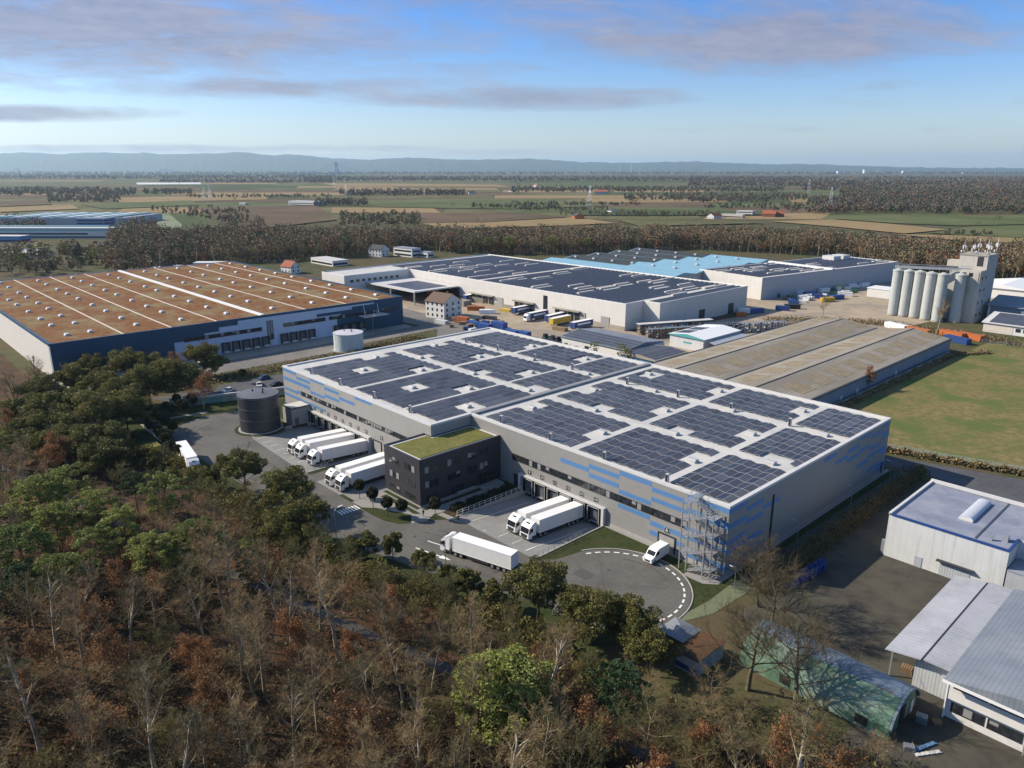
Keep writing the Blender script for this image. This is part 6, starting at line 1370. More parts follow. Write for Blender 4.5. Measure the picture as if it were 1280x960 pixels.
tree_top('pine_round', 625, 834, 'round full-crowned pine with a yellow tuft standing alone in the bare wood', (1.15, 1.15, 1.0))
tree_top('pine', 778, 812, 'dark green pine with bare lower trunk between the lane and round-crowned pine', .95, 2)
tree_top('pine', 207, 590, 'tall pine with orange trunk and open flat crown, beside the garden shed wood', 1.0, 0)
tree_top('pine', 132, 634, 'slanting orange-trunked pine with pale yellow-green crown', .9, 0)
tree_top('pine', 192, 662, 'grey-green pine between two orange-trunked pines', .85, 1)
tree_top('pine', 22, 646, 'grey-green pine at the picture edge, lower of the two', 1.0, 1); tree_top('pine', 38, 586, 'broad yellow-green pine at the picture edge, upper of the two', 1.15, 1)
tree_top('pine', 92, 578, 'bright green pine with dark trunk above the slanting pine', .95, 0); tree_top('pine', 165, 584, 'small fresh-green pine below the garden fence', .7, 2)
for k, (px, py, s, v) in enumerate(((115, 600, 1.0, 0), (60, 625, .95, 1), (100, 660, .9, 0), (60, 690, .85, 1), (235, 650, .85, 1), (20, 700, .8, 2), (262, 655, .7, 1))):
    tree_top('pine', px, py, 'sunlit green pine in the mixed pine stand beside the lane, near the dark grove', s, v, 'pines of the mixed stand')
tree_top('spruce', 304, 672, 'small yellow-green spruce among olive shrubs', 1.0)
p = at(622, 838, 15.2); k_ = thing('mistletoe_clump', 'yellow-green tuft on top of the round-crowned pine', 'mistletoe', (p.x + .4, p.y, 14.9)); c = ball_points(500, .7, NP, .3); v_, q_ = leaf_quads(c, .12, NP); link_mesh('leaf_ball', np_mesh('leaf_ball', v_, q_, M['mistle']), k_)
for px, py, s, lb in ((153, 432, 1.35, 'big dark leafy tree against the navy warehouse wall, highest of the grove'), (212, 448, 1.3, 'dark leafy tree in the grove below the warehouse docks'), (250, 428, 1.2, 'dark leafy tree at the grove edge beside the parking lot'), (182, 460, 1.15, 'dark leafy tree in the gap between two bigger grove trees'), (72, 480, 1.5, 'wide dark leafy tree at the outer side of the grove'), (124, 462, 1.25, 'dark leafy tree behind the clipped garden, beside the bare tree'), (122, 494, 1.3, 'dark leafy tree in the middle of the grove'), (152, 489, 1.2, 'dark leafy tree overhanging the round garden trees'), (124, 522, 1.3, 'dark leafy tree above the garden fence, lowest of the grove'), (100, 526, 1.2, 'dark leafy tree beside the rust-leaved trees of the grove'),
                      (300, 560, 1.1, 'full dark leafy tree before the asphalt turning area'), (356, 585, 1.05, 'dark leafy tree opposite the docked lorry pair'), (374, 622, .95, 'lower dark leafy tree beside the crossing'), (673, 700, 1.1, 'tall dark leafy tree at the tail of the driving lorry'), (737, 740, .85, 'dark leafy tree at the turning circle rim, middle of three'), (786, 750, .8, 'dark leafy tree at the turning circle rim, nearest the hut'), (815, 787, .75, 'yellowish leafy tree below the turning circle'), (345, 640, .8, 'dark leafy bushy tree below the crossing')):
    tree_top('broad', px, py, lb, s)
for px, py, s in ((45, 470, 1.1), (95, 455, 1.15), (60, 505, 1.2), (185, 440, 1.1), (232, 455, 1.0), (150, 470, 1.2), (100, 490, 1.2), (85, 515, 1.1), (120, 545, 1.1), (35, 520, 1.1), (60, 535, 1.0), (265, 440, .9), (28, 495, 1.0), (110, 440, 1.0)):
    tree_top('broad', px, py, 'dark leafy tree packed inside the big evergreen grove beside the sedum warehouse', s, None, 'trees inside the dark grove')
for k, (px, py, s) in enumerate(((457, 664, 1.0), (490, 668, 1.0), (532, 690, 1.0), (584, 707, 1.05), (615, 727, .9), (186, 572, .9), (212, 583, .8), (236, 588, .8), (262, 586, .95), (176, 560, .7), (438, 672, .8), (560, 705, .7))):
    tree_top('broad_small', px, py, ['small leafy tree at the yard road edge near the crossing lamp', 'small leafy tree at the yard road edge before the painted arrow', 'small leafy tree beside the painted arrow', 'small leafy tree below the cab of the driving lorry', 'small leafy tree between the driving lorry and tall dark tree', 'small leafy tree by the wooden garden shed', 'small leafy tree beside the nose of the lone lorry', 'small leafy tree under the nose of the lone lorry', 'small leafy tree touching the big tree before the turning area', 'low leafy tree behind the wooden garden shed', 'low leafy bush tree near the crossing lamp', 'low leafy bush tree at the road edge under the arrow'][k], s)
for px, py, s, lb in ((15, 515, 1.0, 'rust-leaved tree at the picture edge by the blue lane'), (78, 543, 1.1, 'rust-brown leaved tree beside the dark grove'), (55, 560, .9, 'paler rust-leaved tree below the dark grove'), (337, 688, .9, 'rust-leaved young tree beside the small spruce'), (152, 708, 1.0, 'rust-leaved tree at the foot of the slanting pine'), (186, 712, .9, 'rust-leaved tree under the grey-green pine'), (147, 795, 1.0, 'rust-orange leaved tree in the dark of the wood'), (35, 790, 1.0, 'rust-leaved tree near the picture edge in the bare wood'), (480, 738, .9, 'rust-leaved tree before the yard road trees'), (455, 870, 1.25, 'large rust-leaved tree in the middle of the bare wood'), (440, 800, .8, 'small orange-leaved tree in the bare wood'), (690, 812, .9, 'rust-leaved tree beside the lane and round pine'), (755, 890, 1.0, 'rust-orange tree below the dark green pine'), (985, 912, 1.0, 'beige-rust tree below the green tin hut'), (1045, 938, .9, 'rust-brown tree at the end of the green tin hut'), (870, 905, .9, 'rust-brown tree beside the lane end'), (250, 470, 1.1, 'orange-brown tree between dark grove and navy warehouse'), (222, 440, 1.0, 'orange tree peeping over the dark grove at the docks'), (775, 470, .6, 'rust tree on the lane bank'), (735, 875, .8, 'rust shrub tree near the dark pine trunk')):
    if (px, py) == (775, 470): continue
    tree_top('rust', px, py, lb, s)
for x, y, s, lb in ((19.5, -25.2, 1.02, 'big spreading bare tree by the green hut, nearer the container shed'), (26.0, -23.6, .98, 'big spreading bare tree in front of the green hut middle'), (9.5, -4.5, .95, 'tangled bare tree at the hall corner end of the hedge'), (14.5, -9, .85, 'bare tree behind the far end of the green hut')): tree('oak', x, y, lb, None, s)
for px, py, lb in ((1031, 366, 'lone bare tree on the track before the grain silos'), (1089, 462, 'small reddish bare tree at the wall of the low storage hall'), (40, 455, 'bare tree before the cream gable of the sedum warehouse'), (78, 452, 'bare tree beside the navy warehouse corner'), (18, 470, 'bare tree at the picture edge below the cream gable'), (1176, 380, 'bare sapling in front of the silos')):
    tree_top('bare' if px != 1089 else 'rust', px, py, lb, {1031: 1.0, 1089: .75, 1176: 1.0}.get(px, .95))
for px, py, lb in ((742, 424, 'green conifer behind the hall roof, by the low white wall'), (776, 427, 'taller green conifer of the pair behind the hall roof'), (785, 433, 'lower green conifer of the pair behind the hall roof')): tree_top('spruce', px, py + 0, lb, .9)

# ---- the bare wood in front: every tree its own
def pix(x, y, z=0):
    d = Vector((x, y, z)) - CAM; w_ = d.dot(_f); return 640 + FPX * d.dot(_r) / w_, 480 - FPX * d.dot(_u) / w_
LANE = [(-260, -115), (-165, -91), (-60, -66.5), (-26, -57.6), (0, -51.4), (24, -44.6), (44, -38.5)]
def lane_y(x):
    for (x0, y0), (x1, y1) in zip(LANE[:-1], LANE[1:]):
        if x0 <= x <= x1: return y0 + (y1 - y0) * (x - x0) / (x1 - x0)
    return -115 if x < -260 else -38.5
def road_y(x):
    P = [(-300, -64), (-145, -60), (-120, -54), (-66, -51), (-56, -49.5), (-36, -45), (-23, -40), (-14, -38), (8, -39.5), (14, -33), (20, -28), (33, -24)]
    for (x0, y0), (x1, y1) in zip(P[:-1], P[1:]):
        if x0 <= x <= x1: return y0 + (y1 - y0) * (x - x0) / (x1 - x0)
    return -64 if x < 0 else -24
grid = {}
def free(x, y, r):
    i, j = int(x // 6), int(y // 6)
    for a in (-1, 0, 1):
        for b in (-1, 0, 1):
            for q in grid.get((i + a, j + b), ()):
                if (q[0] - x) ** 2 + (q[1] - y) ** 2 < r * r: return False
    return True
def put(x, y): grid.setdefault((int(x // 6), int(y // 6)), []).append((x, y))
for q in TREES: put(q[0], q[1])
n_wood = 0; UNDER = []
tries = 0
while n_wood < 235 and tries < 30000:
    tries += 1
    px, py = rnd.uniform(-30, 1120), rnd.uniform(560, 1130)
    if rnd.random() > (py / 1130) ** 1.0: continue
    p = at(px, py); x, y = p.x, p.y
    if math.hypot(x - CAM.x, y - CAM.y) < 42: continue
    top = pix(x, y, 14)
    if top[1] > 965: continue
    ly, ry = lane_y(x), road_y(x)
    if y > ry - 1.5 or abs(y - ly) < 2.6: continue
    D = math.hypot(x - CAM.x, y - CAM.y); r_ = 4.2 + D * .013
    if not free(x, y, r_): continue
    put(x, y)
    if y > ly:
        kind, s = ('olive', rnd.uniform(.6, .95)) if rnd.random() < .72 else ('wide', rnd.uniform(.5, .65))
        if x > 8: kind, s = ('wide' if rnd.random() < .6 else 'rust', rnd.uniform(.35, .55))
        lb, gr = ('olive-brown bare tree in the strip between wood lane and yard road', 'bare trees between lane and yard') if x <= 8 else ('brown bare tree between the lane end and green tin hut', 'bare trees below the hut')
        if kind == 'rust': lb, gr = 'rust-leaved small tree between the lane end and green tin hut', 'rust trees below the hut'
    else:
        u = rnd.random(); kind, s = ('bare', rnd.uniform(.85, 1.25)) if u < .62 else ('wide', rnd.uniform(.7, .95)) if u < .76 else ('olive', rnd.uniform(.8, 1.05)) if u < .84 else ('rust', rnd.uniform(.7, 1.0))
        if px < 130 and py < 700 and rnd.random() < .3: kind, s = 'pine', rnd.uniform(.7, .9)
        lb, gr = ('grey-brown bare tree of the dense leafless wood before the lane', 'bare trees of the near wood')
        if kind == 'olive': lb, gr = 'low olive-brown bare tree among the taller leafless trees before the lane', 'low olive trees of the near wood'
        if kind == 'rust': lb, gr = 'rust-leaved tree scattered in the leafless wood before the lane', 'rust trees of the near wood'
        if kind == 'pine': lb, gr = 'small green pine scattered at the far side of the wood', 'scattered small pines'
    tree(kind, x, y, lb, gr, s); n_wood += 1
# undergrowth: brambles, saplings and dead leaves nobody could count
rng = np.random.default_rng(5); cs = []; st_ = []
while len(cs) < 20000:
    px, py = rng.uniform(-260, 1140), rng.uniform(545, 1130)
    p = at(px, py)
    if p.y > road_y(p.x) - .3 or abs(p.y - lane_y(p.x)) < 1.5: continue
    hgt = rng.gamma(2.0, .8); cs.append((p.x, p.y, hgt))
cs = np.array(cs)
base = cs * [1, 1, 0]; top = cs + rng.normal(size=cs.shape) * [.9, .9, .2]
a, q1 = prisms([(b, t, .028, .012, 3) for b, t in zip(base, top)], 3)
mid = np.repeat((base + top) / 2, 2, 0) + rng.normal(size=(2 * len(cs), 3)) * [.3, .3, .4]; end = mid + rng.normal(size=mid.shape) * [.8, .8, .5]; a2, q2 = prisms([(b, t, .02, .01, 3) for b, t in zip(mid, end)], 3)
c = np.repeat(top, 3, 0) + rng.normal(size=(3 * len(cs), 3)) * [.7, .7, .5]; c[:, 2] = np.abs(c[:, 2]) * .8; v3, q3 = leaf_quads(c, .13, rng)
v = np.concatenate([a, a2, v3]); q = np.concatenate([q1, q2 + len(a), q3 + len(a) + len(a2)])
mi = np.concatenate([np.zeros(len(q1), int), np.zeros(len(q2), int), rng.choice([1, 1, 2, 3], len(q3))])
M['undertwig'] = leafmat('undergrowth_twigs', (.055, .042, .028), (.11, .085, .055), scale=.2)
M['bramble'] = leafmat('bramble_leaves', (.030, .036, .014), (.055, .055, .022), scale=.3)
M['dead'] = leafmat('dead_leaves', (.09, .05, .026), (.14, .085, .05), scale=.3)
tag(link_mesh('undergrowth', np_mesh('undergrowth', v, q, [M['undertwig'], M['bramble'], M['dead'], M['twig_olive']], mi)), 'tangled brown undergrowth of brambles and saplings on the wood floor', kind='stuff')
# dense evergreen shrubs along the yard road
cs = []
while len(cs) < 26000:
    x = rng.uniform(-150, 6); ry = road_y(x); y = ry + .8 - abs(rng.normal()) * 2.8
    hh = max(.2, 2.2 + 1.3 * math.sin(x * .55) + .8 * math.sin(x * 1.7)); cs.append((x, y, rng.uniform(0, 1) ** .6 * hh))
v, q = leaf_quads(np.array(cs), .17, rng); tag(link_mesh('shrubbery', np_mesh('shrubbery', v, q, M['broad'])), 'dark evergreen shrubbery in a loose band along the yard road edge', kind='stuff')
M['drygrass'] = leafmat('dry_grass', (.20, .145, .07), (.28, .21, .11), (.16, .13, .06), scale=.2)
# thorny hedge between service path and dirt yard
hd = thing('thorn_hedge', 'brown leafless thorn hedge between the service path and dirt yard', 'hedge', (7.2, 36, 0))
ys_ = rng.uniform(-1, 76, 5200); b0 = np.column_stack([7.2 + rng.normal(size=5200) * .7, ys_, rng.uniform(0, 2.2, 5200)]); e0 = b0 + np.column_stack([rng.normal(size=5200) * .7, rng.normal(size=5200) * .7, rng.uniform(.2, 1.5, 5200)])
v, q = prisms([(s, e, .03, .012, 3) for s, e in zip(b0, e0)], 3); link_mesh('stems', np_mesh('stems', v - np.array([7.2, 36, 0]), q, M['twig']), hd)
c = np.column_stack([7.2 + rng.normal(size=9000) * .8, rng.uniform(-1, 76, 9000), rng.uniform(.1, 3.0, 9000)]); c[:, 2] *= 1 + .3 * np.sin(c[:, 1] * .7); v, q = leaf_quads(c, .12, rng); link_mesh('leaves', np_mesh('leaves', v - np.array([7.2, 36, 0]), q, [M['dead'], M['bramble'], M['drygrass']], rng.choice([0, 2, 2, 1], len(q))), hd)
sh_ = thing('conifer_bush', 'small green bush at the far end of the thorn hedge', 'bush', (8.0, 75, 0)); c = ball_points(1500, 1.0, rng, .2) * [1.3, 1.3, 1.9] + np.array([0, 0, 1.9]); v, q = leaf_quads(c, .16, rng); link_mesh('foliage', np_mesh('foliage', v, q, M['pine']), sh_)
# scrub along the pasture fence, wall and silo track
def scrub(name, label, pts, n, h, wid, mats, w=(0, 0, 1)):
    out = []; L = [math.dist(a, b) for a, b in zip(pts[:-1], pts[1:])]
    for _ in range(n):
        k = rng.choice(len(L), p=np.array(L) / sum(L)); u = rng.random(); x = pts[k][0] + (pts[k + 1][0] - pts[k][0]) * u; y = pts[k][1] + (pts[k + 1][1] - pts[k][1]) * u
        out.append((x + rng.normal() * wid, y + rng.normal() * wid, rng.uniform(.05, h) * (.6 + .5 * math.sin(x * .5 + y * .3) ** 2)))
    v, q = leaf_quads(np.array(out), .22, rng); tag(link_mesh(name, np_mesh(name, v, q, mats, rng.choice(len(mats), len(q)))), label, kind='stuff')
scrub('scrub', 'dry scrub along the pasture fence', [(-14, 86.4), (0, 89.5), (26, 96.6), (70, 100)], 7000, 1.5, .6, [M['drygrass'], M['bramble'], M['twig']])
scrub('scrub', 'dry scrub along the low hall wall', [(-29.8, 100), (-29.5, 218), (-20, 235)], 6000, 1.6, .6, [M['drygrass'], M['twig']])
scrub('scrub', 'dry brown scrub along the silo track', [(-118, 232), (-80, 262), (-40, 262), (10, 258)], 9000, 1.8, 3.0, [M['drygrass'], M['twig'], M['bramble']])
scrub('scrub', 'rough grass and shrubs beside the parking lot', [(-200, -50), (-196, 0), (-197, 40), (-205, 80)], 9000, 1.4, 2.6, [M['drygrass'], M['twig'], M['bramble']])
scrub('scrub', 'dense brown shrubs at the end of the pallet racks', [(-100, 218), (-82, 240)], 6000, 3.0, 3.0, [M['drygrass'], M['dead'], M['twig']])
# ------------------------------------------------------------------ the wood behind the works and the plain
def view(u, dist):
    """a ground point: metres along the view, u = sideways slope"""
    f2 = Vector((-math.sin(HEAD), math.cos(HEAD))); r2 = Vector((math.cos(HEAD), math.sin(HEAD))); p = Vector((CAM.x, CAM.y)) + f2 * dist + r2 * (u * dist); return p
def interp(P, x):
    if x <= P[0][0]: return P[0][1]
    for (a, b), (c, d) in zip(P[:-1], P[1:]):
        if a <= x <= c: return b + (d - b) * (x - a) / (c - a)
    return P[-1][1]
FRONT = [(150, 334), (290, 331), (440, 323), (465, 314), (540, 314), (565, 318), (690, 319), (860, 312), (940, 316), (1060, 322), (1130, 345), (1280, 352), (1400, 356)]
BACK = [(150, 300), (300, 300), (400, 303), (640, 302), (900, 301), (1000, 306), (1150, 320), (1280, 327), (1400, 330)]
def area_ok(x, y, bl=((-440, -228, -62, 96), (-356, -138, 108, 254), (-310, -194, 254, 386), (-202, -148, 280, 428), (-92, 10, 280, 345))):
    return not any(a < x < b and c < y < d for a, b, c, d in bl)
def crowd(pts, h, hs, nq, size, rng, trunk=True):
    """many small trees in one mesh: clumps of twig-sized faces over thin trunks"""
    n = len(pts); hh = h * rng.uniform(1 - hs, 1 + hs, n); cz = hh * .62
    d = rng.normal(size=(n, nq, 3)); d /= np.linalg.norm(d, axis=2)[:, :, None]; d *= rng.uniform(.3, 1.0, (n, nq, 1)) ** .6
    c = pts[:, None, :] + np.concatenate([np.zeros((n, 1, 2)), cz[:, None, None]], 2) + d * np.stack([hh * .27, hh * .27, hh * .38], 1)[:, None, :]
    return c.reshape(-1, 3), hh
rng = np.random.default_rng(21)
P = []; far_first = []
while len(P) < 2700:
    px = rng.uniform(140, 1400); f_, b_ = interp(FRONT, px), interp(BACK, px); py = rng.uniform(b_, f_); p = at(px, py)
    if not area_ok(p.x, p.y) or not free(p.x, p.y, 4.6): continue
    put(p.x, p.y); P.append((p.x, p.y, 0)); far_first.append((px, (f_ - py) / max(1, f_ - b_)))
order = sorted(range(len(P)), key=lambda i: far_first[i][1]); own = [i for i in order if 0 <= far_first[i][0] <= 1280][:70]
for i in own:
    px = far_first[i][0]; k = 'rust' if rnd.random() < .15 else 'pine' if (580 < px < 800 and rnd.random() < .5) else 'bare' if rnd.random() < .7 else 'wide'
    lb = {'rust': 'rust-leaved tree at the front edge of the wood behind the works', 'pine': 'dark pine at the front edge of the wood behind the works'}.get(k, 'brown bare tree at the front edge of the wood behind the works')
    tree(k, P[i][0], P[i][1], lb, {'rust': 'rust trees of the far wood edge', 'pine': 'pines of the far wood edge'}.get(k, 'bare trees of the far wood edge'), rnd.uniform(.9, 1.15))
so_ = set(own); pts = np.array([P[i] for i in range(len(P)) if i not in so_])
M['farwood'] = leafmat('far_bare_crowns', (.125, .095, .054), (.195, .14, .08), (.15, .127, .064), scale=.035, rand=0, trans=.05)
M['farrust'] = leafmat('far_rust_crowns', (.16, .075, .035), (.20, .10, .05), scale=.05, rand=0, trans=.05)
M['fargreen'] = leafmat('far_evergreen_crowns', (.045, .062, .028), (.075, .09, .036), scale=.05, rand=0, trans=.05)
M['farwood_dark'] = leafmat('hazy_dark_crowns', (.085, .066, .048), (.14, .108, .075), (.10, .092, .06), scale=.012, rand=0, trans=.05)
def wood(name, label, pts, h, nq, size, frac=(.78, .08, .14), hs=.4, trunks=True):
    c, hh = crowd(pts, h, hs, nq, size, rng); v, q = leaf_quads(c, size, rng); kind_ = rng.choice(3, len(pts), p=frac); mi = np.repeat(kind_, nq)
    if trunks:
        v2, q2 = prisms([(p, (p[0], p[1], hh[i] * .75), .16, .07, 0) for i, p in enumerate(pts)], 3); q = np.concatenate([q, q2 + len(v)]); v = np.concatenate([v, v2]); mi = np.concatenate([mi, np.full(len(q2), 3)])
    tag(link_mesh(name, np_mesh(name, v, q, [M['farwood' if trunks else 'farwood_dark'], M['farrust'], M['fargreen'], M['trunk_birch']], mi)), label, kind='stuff')
wood('woodland', 'brown leafless wood stretching behind the works', pts, 15, 210, .46)
for k in range(26):
    px = 8 + k * 7.6 + rnd.uniform(-3, 3); p = at(px, rnd.uniform(322, 346))
    if area_ok(p.x, p.y): kk = rnd.choice(['bare', 'bare', 'wide', 'rust', 'pine']); tree(kk, p.x, p.y, {'rust': 'rust-leaved tree among the houses beyond the sedum warehouse', 'pine': 'dark pine among the houses beyond the sedum warehouse'}.get(kk, 'bare tree among the houses beyond the sedum warehouse'), {'rust': 'rust trees by the far houses', 'pine': 'pines by the far houses'}.get(kk, 'bare trees by the far houses'), rnd.uniform(.8, 1.1))
def px_points(n, x0, x1, y0, y1, edge=None):
    out = []
    while len(out) < n:
        px = rng.uniform(x0, x1); py = rng.uniform(y0, y1)
        if edge and not edge(px, py): continue
        p = at(px, py)
        if area_ok(p.x, p.y): out.append((p.x, p.y, 0))
    return np.array(out)
pm = []
while len(pm) < 420:
    px, py = rng.uniform(-420, 1120), rng.uniform(470, 1500); p = at(px, py)
    if math.hypot(p.x - CAM.x, p.y - CAM.y) < 25 or p.y > road_y(p.x) - 3 or p.x < -262 and p.y > -60: continue
    if not free(p.x, p.y, 4.5): continue
    top_ = pix(p.x, p.y, 15)
    if -10 < top_[0] < 1290 and top_[1] < 965: continue
    if -60 < px < 1340 and py < 965: continue
    put(p.x, p.y); pm.append((p.x, p.y, 0))
wood('woodland', 'brown leafless wood continuing beyond the near trees', np.array(pm), 13, 320, .22)
wood('woodland', 'brown leafless trees round the houses beyond the sedum warehouse', px_points(150, -40, 210, 318, 345), 11, 110, .5, (.7, .12, .18))
wood('treeline', 'bare trees between the blue works and the meadow', px_points(110, 150, 330, 282, 302, lambda x, y: not (195 < x < 285 and y < 300)), 12, 70, .6)
wood('treeline', 'brown scrubby copse at the edge of the ploughed field', px_points(170, 425, 525, 270, 284), 9, 50, .7)
wood('treeline', 'bare hedge trees along the meadow track', px_points(120, 185, 310, 262, 280, lambda x, y: y < 262 + (x - 185) * .14 + 3), 8, 50, .7)
for k, (x0, x1, y0, y1, n, h, s) in enumerate(((-40, 170, 238, 246, 260, 13, 1.6), (60, 150, 246, 254, 120, 10, 1.2), (230, 420, 246, 248, 60, 9, 1.2), (425, 580, 241, 246, 200, 13, 1.6), (395, 460, 254, 258, 90, 11, 1.2), (590, 700, 258, 262, 40, 8, 1.0), (640, 980, 236, 241, 320, 12, 1.8), (780, 1010, 246, 252, 160, 12, 1.5), (1010, 1300, 252, 268, 900, 14, 1.4), (1050, 1300, 240, 254, 700, 15, 1.8), (880, 1060, 258, 262, 60, 9, 1.2), (640, 800, 256, 258, 40, 8, 1.2), (860, 960, 250, 254, 60, 11, 1.4), (0, 60, 275, 290, 60, 10, .9), (960, 1240, 262, 266, 60, 8, 1.2), (1180, 1240, 293, 296, 14, 6, .8), (650, 760, 262, 264, 30, 7, 1.0), (700, 900, 268, 272, 60, 7, .9), (180, 240, 240, 244, 70, 12, 1.5))):
    wood('treeline', 'hedge and tree line across the plain', px_points(int(n * 1.8), x0, x1, y0, y1), h, 34, s * .72, (.70, .06, .24), trunks=False)
for k, (x0, x1, y0, y1, n, h, s) in enumerate(((380, 1000, 222, 227, 900, 17, 4.2), (860, 1300, 222, 234, 1100, 16, 4.0), (0, 420, 218, 224, 700, 16, 5.0), (-40, 1320, 214.6, 218, 1200, 20, 12), (200, 420, 226, 229, 200, 14, 3.5), (1000, 1300, 230, 240, 500, 16, 3.0))):
    wood('treeline', 'far wooded belt along the plain', px_points(int(n * 2), x0, x1, y0, y1), h, 14, s * .7, (.80, .10, .10), trunks=False)
# single trees and bushes that stand out in the fields
for k, (px, py, s, lb) in enumerate(((565, 262, 1.0, 'round bare tree standing alone in the green field'), (597, 282, .8, 'small bare tree at the edge of the ploughed field'), (607, 281, .6, 'smaller bare tree at the edge of the ploughed field'), (293, 253, .9, 'lone dark tree on the meadow beside the farm'), (1244, 282, 1.0, 'lone bare tree between the two green fields'), (1222, 283, .5, 'tiny bush on the track between the green fields'))):
    p = at(px, py); tree('wide', p.x, p.y, lb, None, s)

# ---- fields
_ol = (.095, .095, .04)
def fm(name, base, *a, **k): return mat(name, tuple(.62 * c + .30 * o for c, o in zip(base, _ol)), *a, **k)
FC = dict(green=fm('winter_crop', (.09, .115, .04), .95, .15, .02, col2=(.12, .13, .055), c2scale=.006, spec=.1), tan=fm('stubble_field', (.33, .235, .115), .95, .1, .02, col2=(.27, .19, .10), c2scale=.008, spec=.1), brown=fm('ploughed_field', (.115, .075, .048), .95, .15, .02, col2=(.145, .098, .062), c2scale=.007, spec=.1),
          olive=fm('fallow_field', (.12, .115, .05), .95, .18, .02, col2=(.16, .14, .07), c2scale=.007, spec=.1), pale=mat('pale_meadow', (.20, .22, .15), .95, .1, .03, col2=(.13, .16, .07), c2scale=.01, spec=.1), white=mat('fleece_sheeting', (.55, .56, .55), .8, .05, .05), dark=fm('dark_meadow', (.06, .085, .03), .95, .15, .02, spec=.1))
def field(pts, c, z): sheet('field', [[tuple(at(*p)[:2]) for p in pts]], z, FC[c])
bands = [274, 266, 259, 253, 248, 244, 240.5, 237.5, 235, 232.6, 230.4, 228.5, 226.8, 225.3, 224]
r = random.Random(12)
for i in range(len(bands) - 1):
    y0, y1 = bands[i], bands[i + 1]; x = -60
    while x < 1340:
        w_ = r.uniform(60, 260); c = r.choice(['green', 'brown', 'olive', 'olive', 'green', 'dark', 'tan', 'brown', 'olive']); sk = r.uniform(-12, 12)
        field([(x, y0), (x + w_, y0), (x + w_ + sk, y1 + .15), (x + sk, y1 + .15)], c, .12 + .05 * i + r.random() * .02); x += w_ + r.uniform(1, 3)
FZ = 1.1
for pts, c in (([(1040, 274), (1290, 268.5), (1290, 281), (1200, 283), (1120, 280)], 'green'), ([(962, 277.5), (1040, 275), (1110, 280.5), (1185, 288), (1130, 293), (1040, 284)], 'tan'), ([(1160, 292), (1215, 284), (1290, 282), (1290, 299), (1200, 295)], 'green'), ([(1120, 294), (1200, 295.5), (1290, 299.5), (1290, 306), (1200, 302)], 'tan'),
               ([(525, 267), (640, 266), (710, 272), (600, 279), (525, 280)], 'brown'), ([(525, 280.3), (605, 279.2), (720, 272.4), (770, 280), (700, 283), (560, 287)], 'tan'), ([(450, 250), (700, 250.5), (760, 258), (640, 262), (450, 259)], 'green'), ([(245, 260), (395, 257), (420, 276), (330, 286), (290, 284)], 'brown'), ([(130, 248), (330, 244), (335, 250), (150, 254)], 'tan'), ([(100, 256), (150, 254.4), (240, 251), (250, 257), (130, 262)], 'green'),
               ([(194, 268), (210, 267), (228, 282), (222, 298), (200, 300)], 'pale'), ([(211, 267), (240, 271), (288, 288), (262, 296), (223, 298), (229, 282)], 'dark'), ([(170, 228.6), (250, 228.4), (252, 230.6), (172, 231)], 'white'), ([(400, 229), (620, 231), (640, 234), (420, 233)], 'tan'), ([(700, 262), (980, 265), (960, 270), (720, 270)], 'dark'), ([(0, 252), (60, 250), (64, 256), (0, 259)], 'brown'), ([(0, 260), (90, 257), (100, 262), (0, 266)], 'tan'), ([(770, 276), (900, 277), (960, 280), (800, 284)], 'olive'), ([(700, 283.5), (830, 284), (900, 290), (760, 290)], 'olive')):
    field(pts, c, FZ); FZ += .03

# ---- far buildings: each a thing
wallb = mat('blue_works_cladding', (.10, .22, .42), .6, .08, .3); mint = mat('mint_glass_strip', (.25, .42, .40), .4, .06, .2)
def px_block(name, label, px, py, w, d, h, wm, rm, cat='building', rz=0): return flat_block(name, label, *gxy(px, py), w, d, h, wm, rm, cat, rz)
bw = flat_block('pale_works', 'long pale works building with mint glass strip beyond the sedum warehouse', *gxy(52, 297), 190, 26, 11, M['render'], M['coping'], 'works', .80, False)
def local_part(t, nm, m, *q):
    b = MB(); b.box(*q); o = bpy.data.objects.new(nm, b.mesh(nm, m)); COL.objects.link(o); o.parent = t
local_part(bw, 'glass_strip', mint, -93, 94, -13.15, -13, 8.2, 10.4); local_part(bw, 'window_strip', M['glass'], -93, 60, -13.1, -13, 4.4, 6.0); local_part(bw, 'window_strip', M['glass'], -93, 94, -13.1, -13, 1.0, 2.6); local_part(bw, 'glass_strip', mint, -93, 94, 4, 9, 11.4, 12.6)
px_block('blue_works', 'blue office block with dark windows at the end of the pale works', 122, 291, 34, 22, 17, wallb, M['lav'], 'office', .72)
sr = flat_block('shed_roof_hall', 'wide hall with striped blue and white shed roofs in the far works', *gxy(105, 279), 170, 110, 10, M['greysheet'], M['lav'], 'hall', .80, False)
for k in range(9):
    local_part(sr, 'roof_strip', M['white'] if k % 2 else mint, -82 + k * 18, -74 + k * 18, -52, 52, 10.4, 12.2)
px_block('shed_roof_hall', 'low pale hall behind the long works building', 35, 279, 110, 60, 9, M['render'], M['corr'], 'hall', .72)
px_block('white_works', 'low white works shed at the picture edge beside the yellow cars', 10, 302, 40, 16, 6, wallb, M['coping'], 'works', .72)
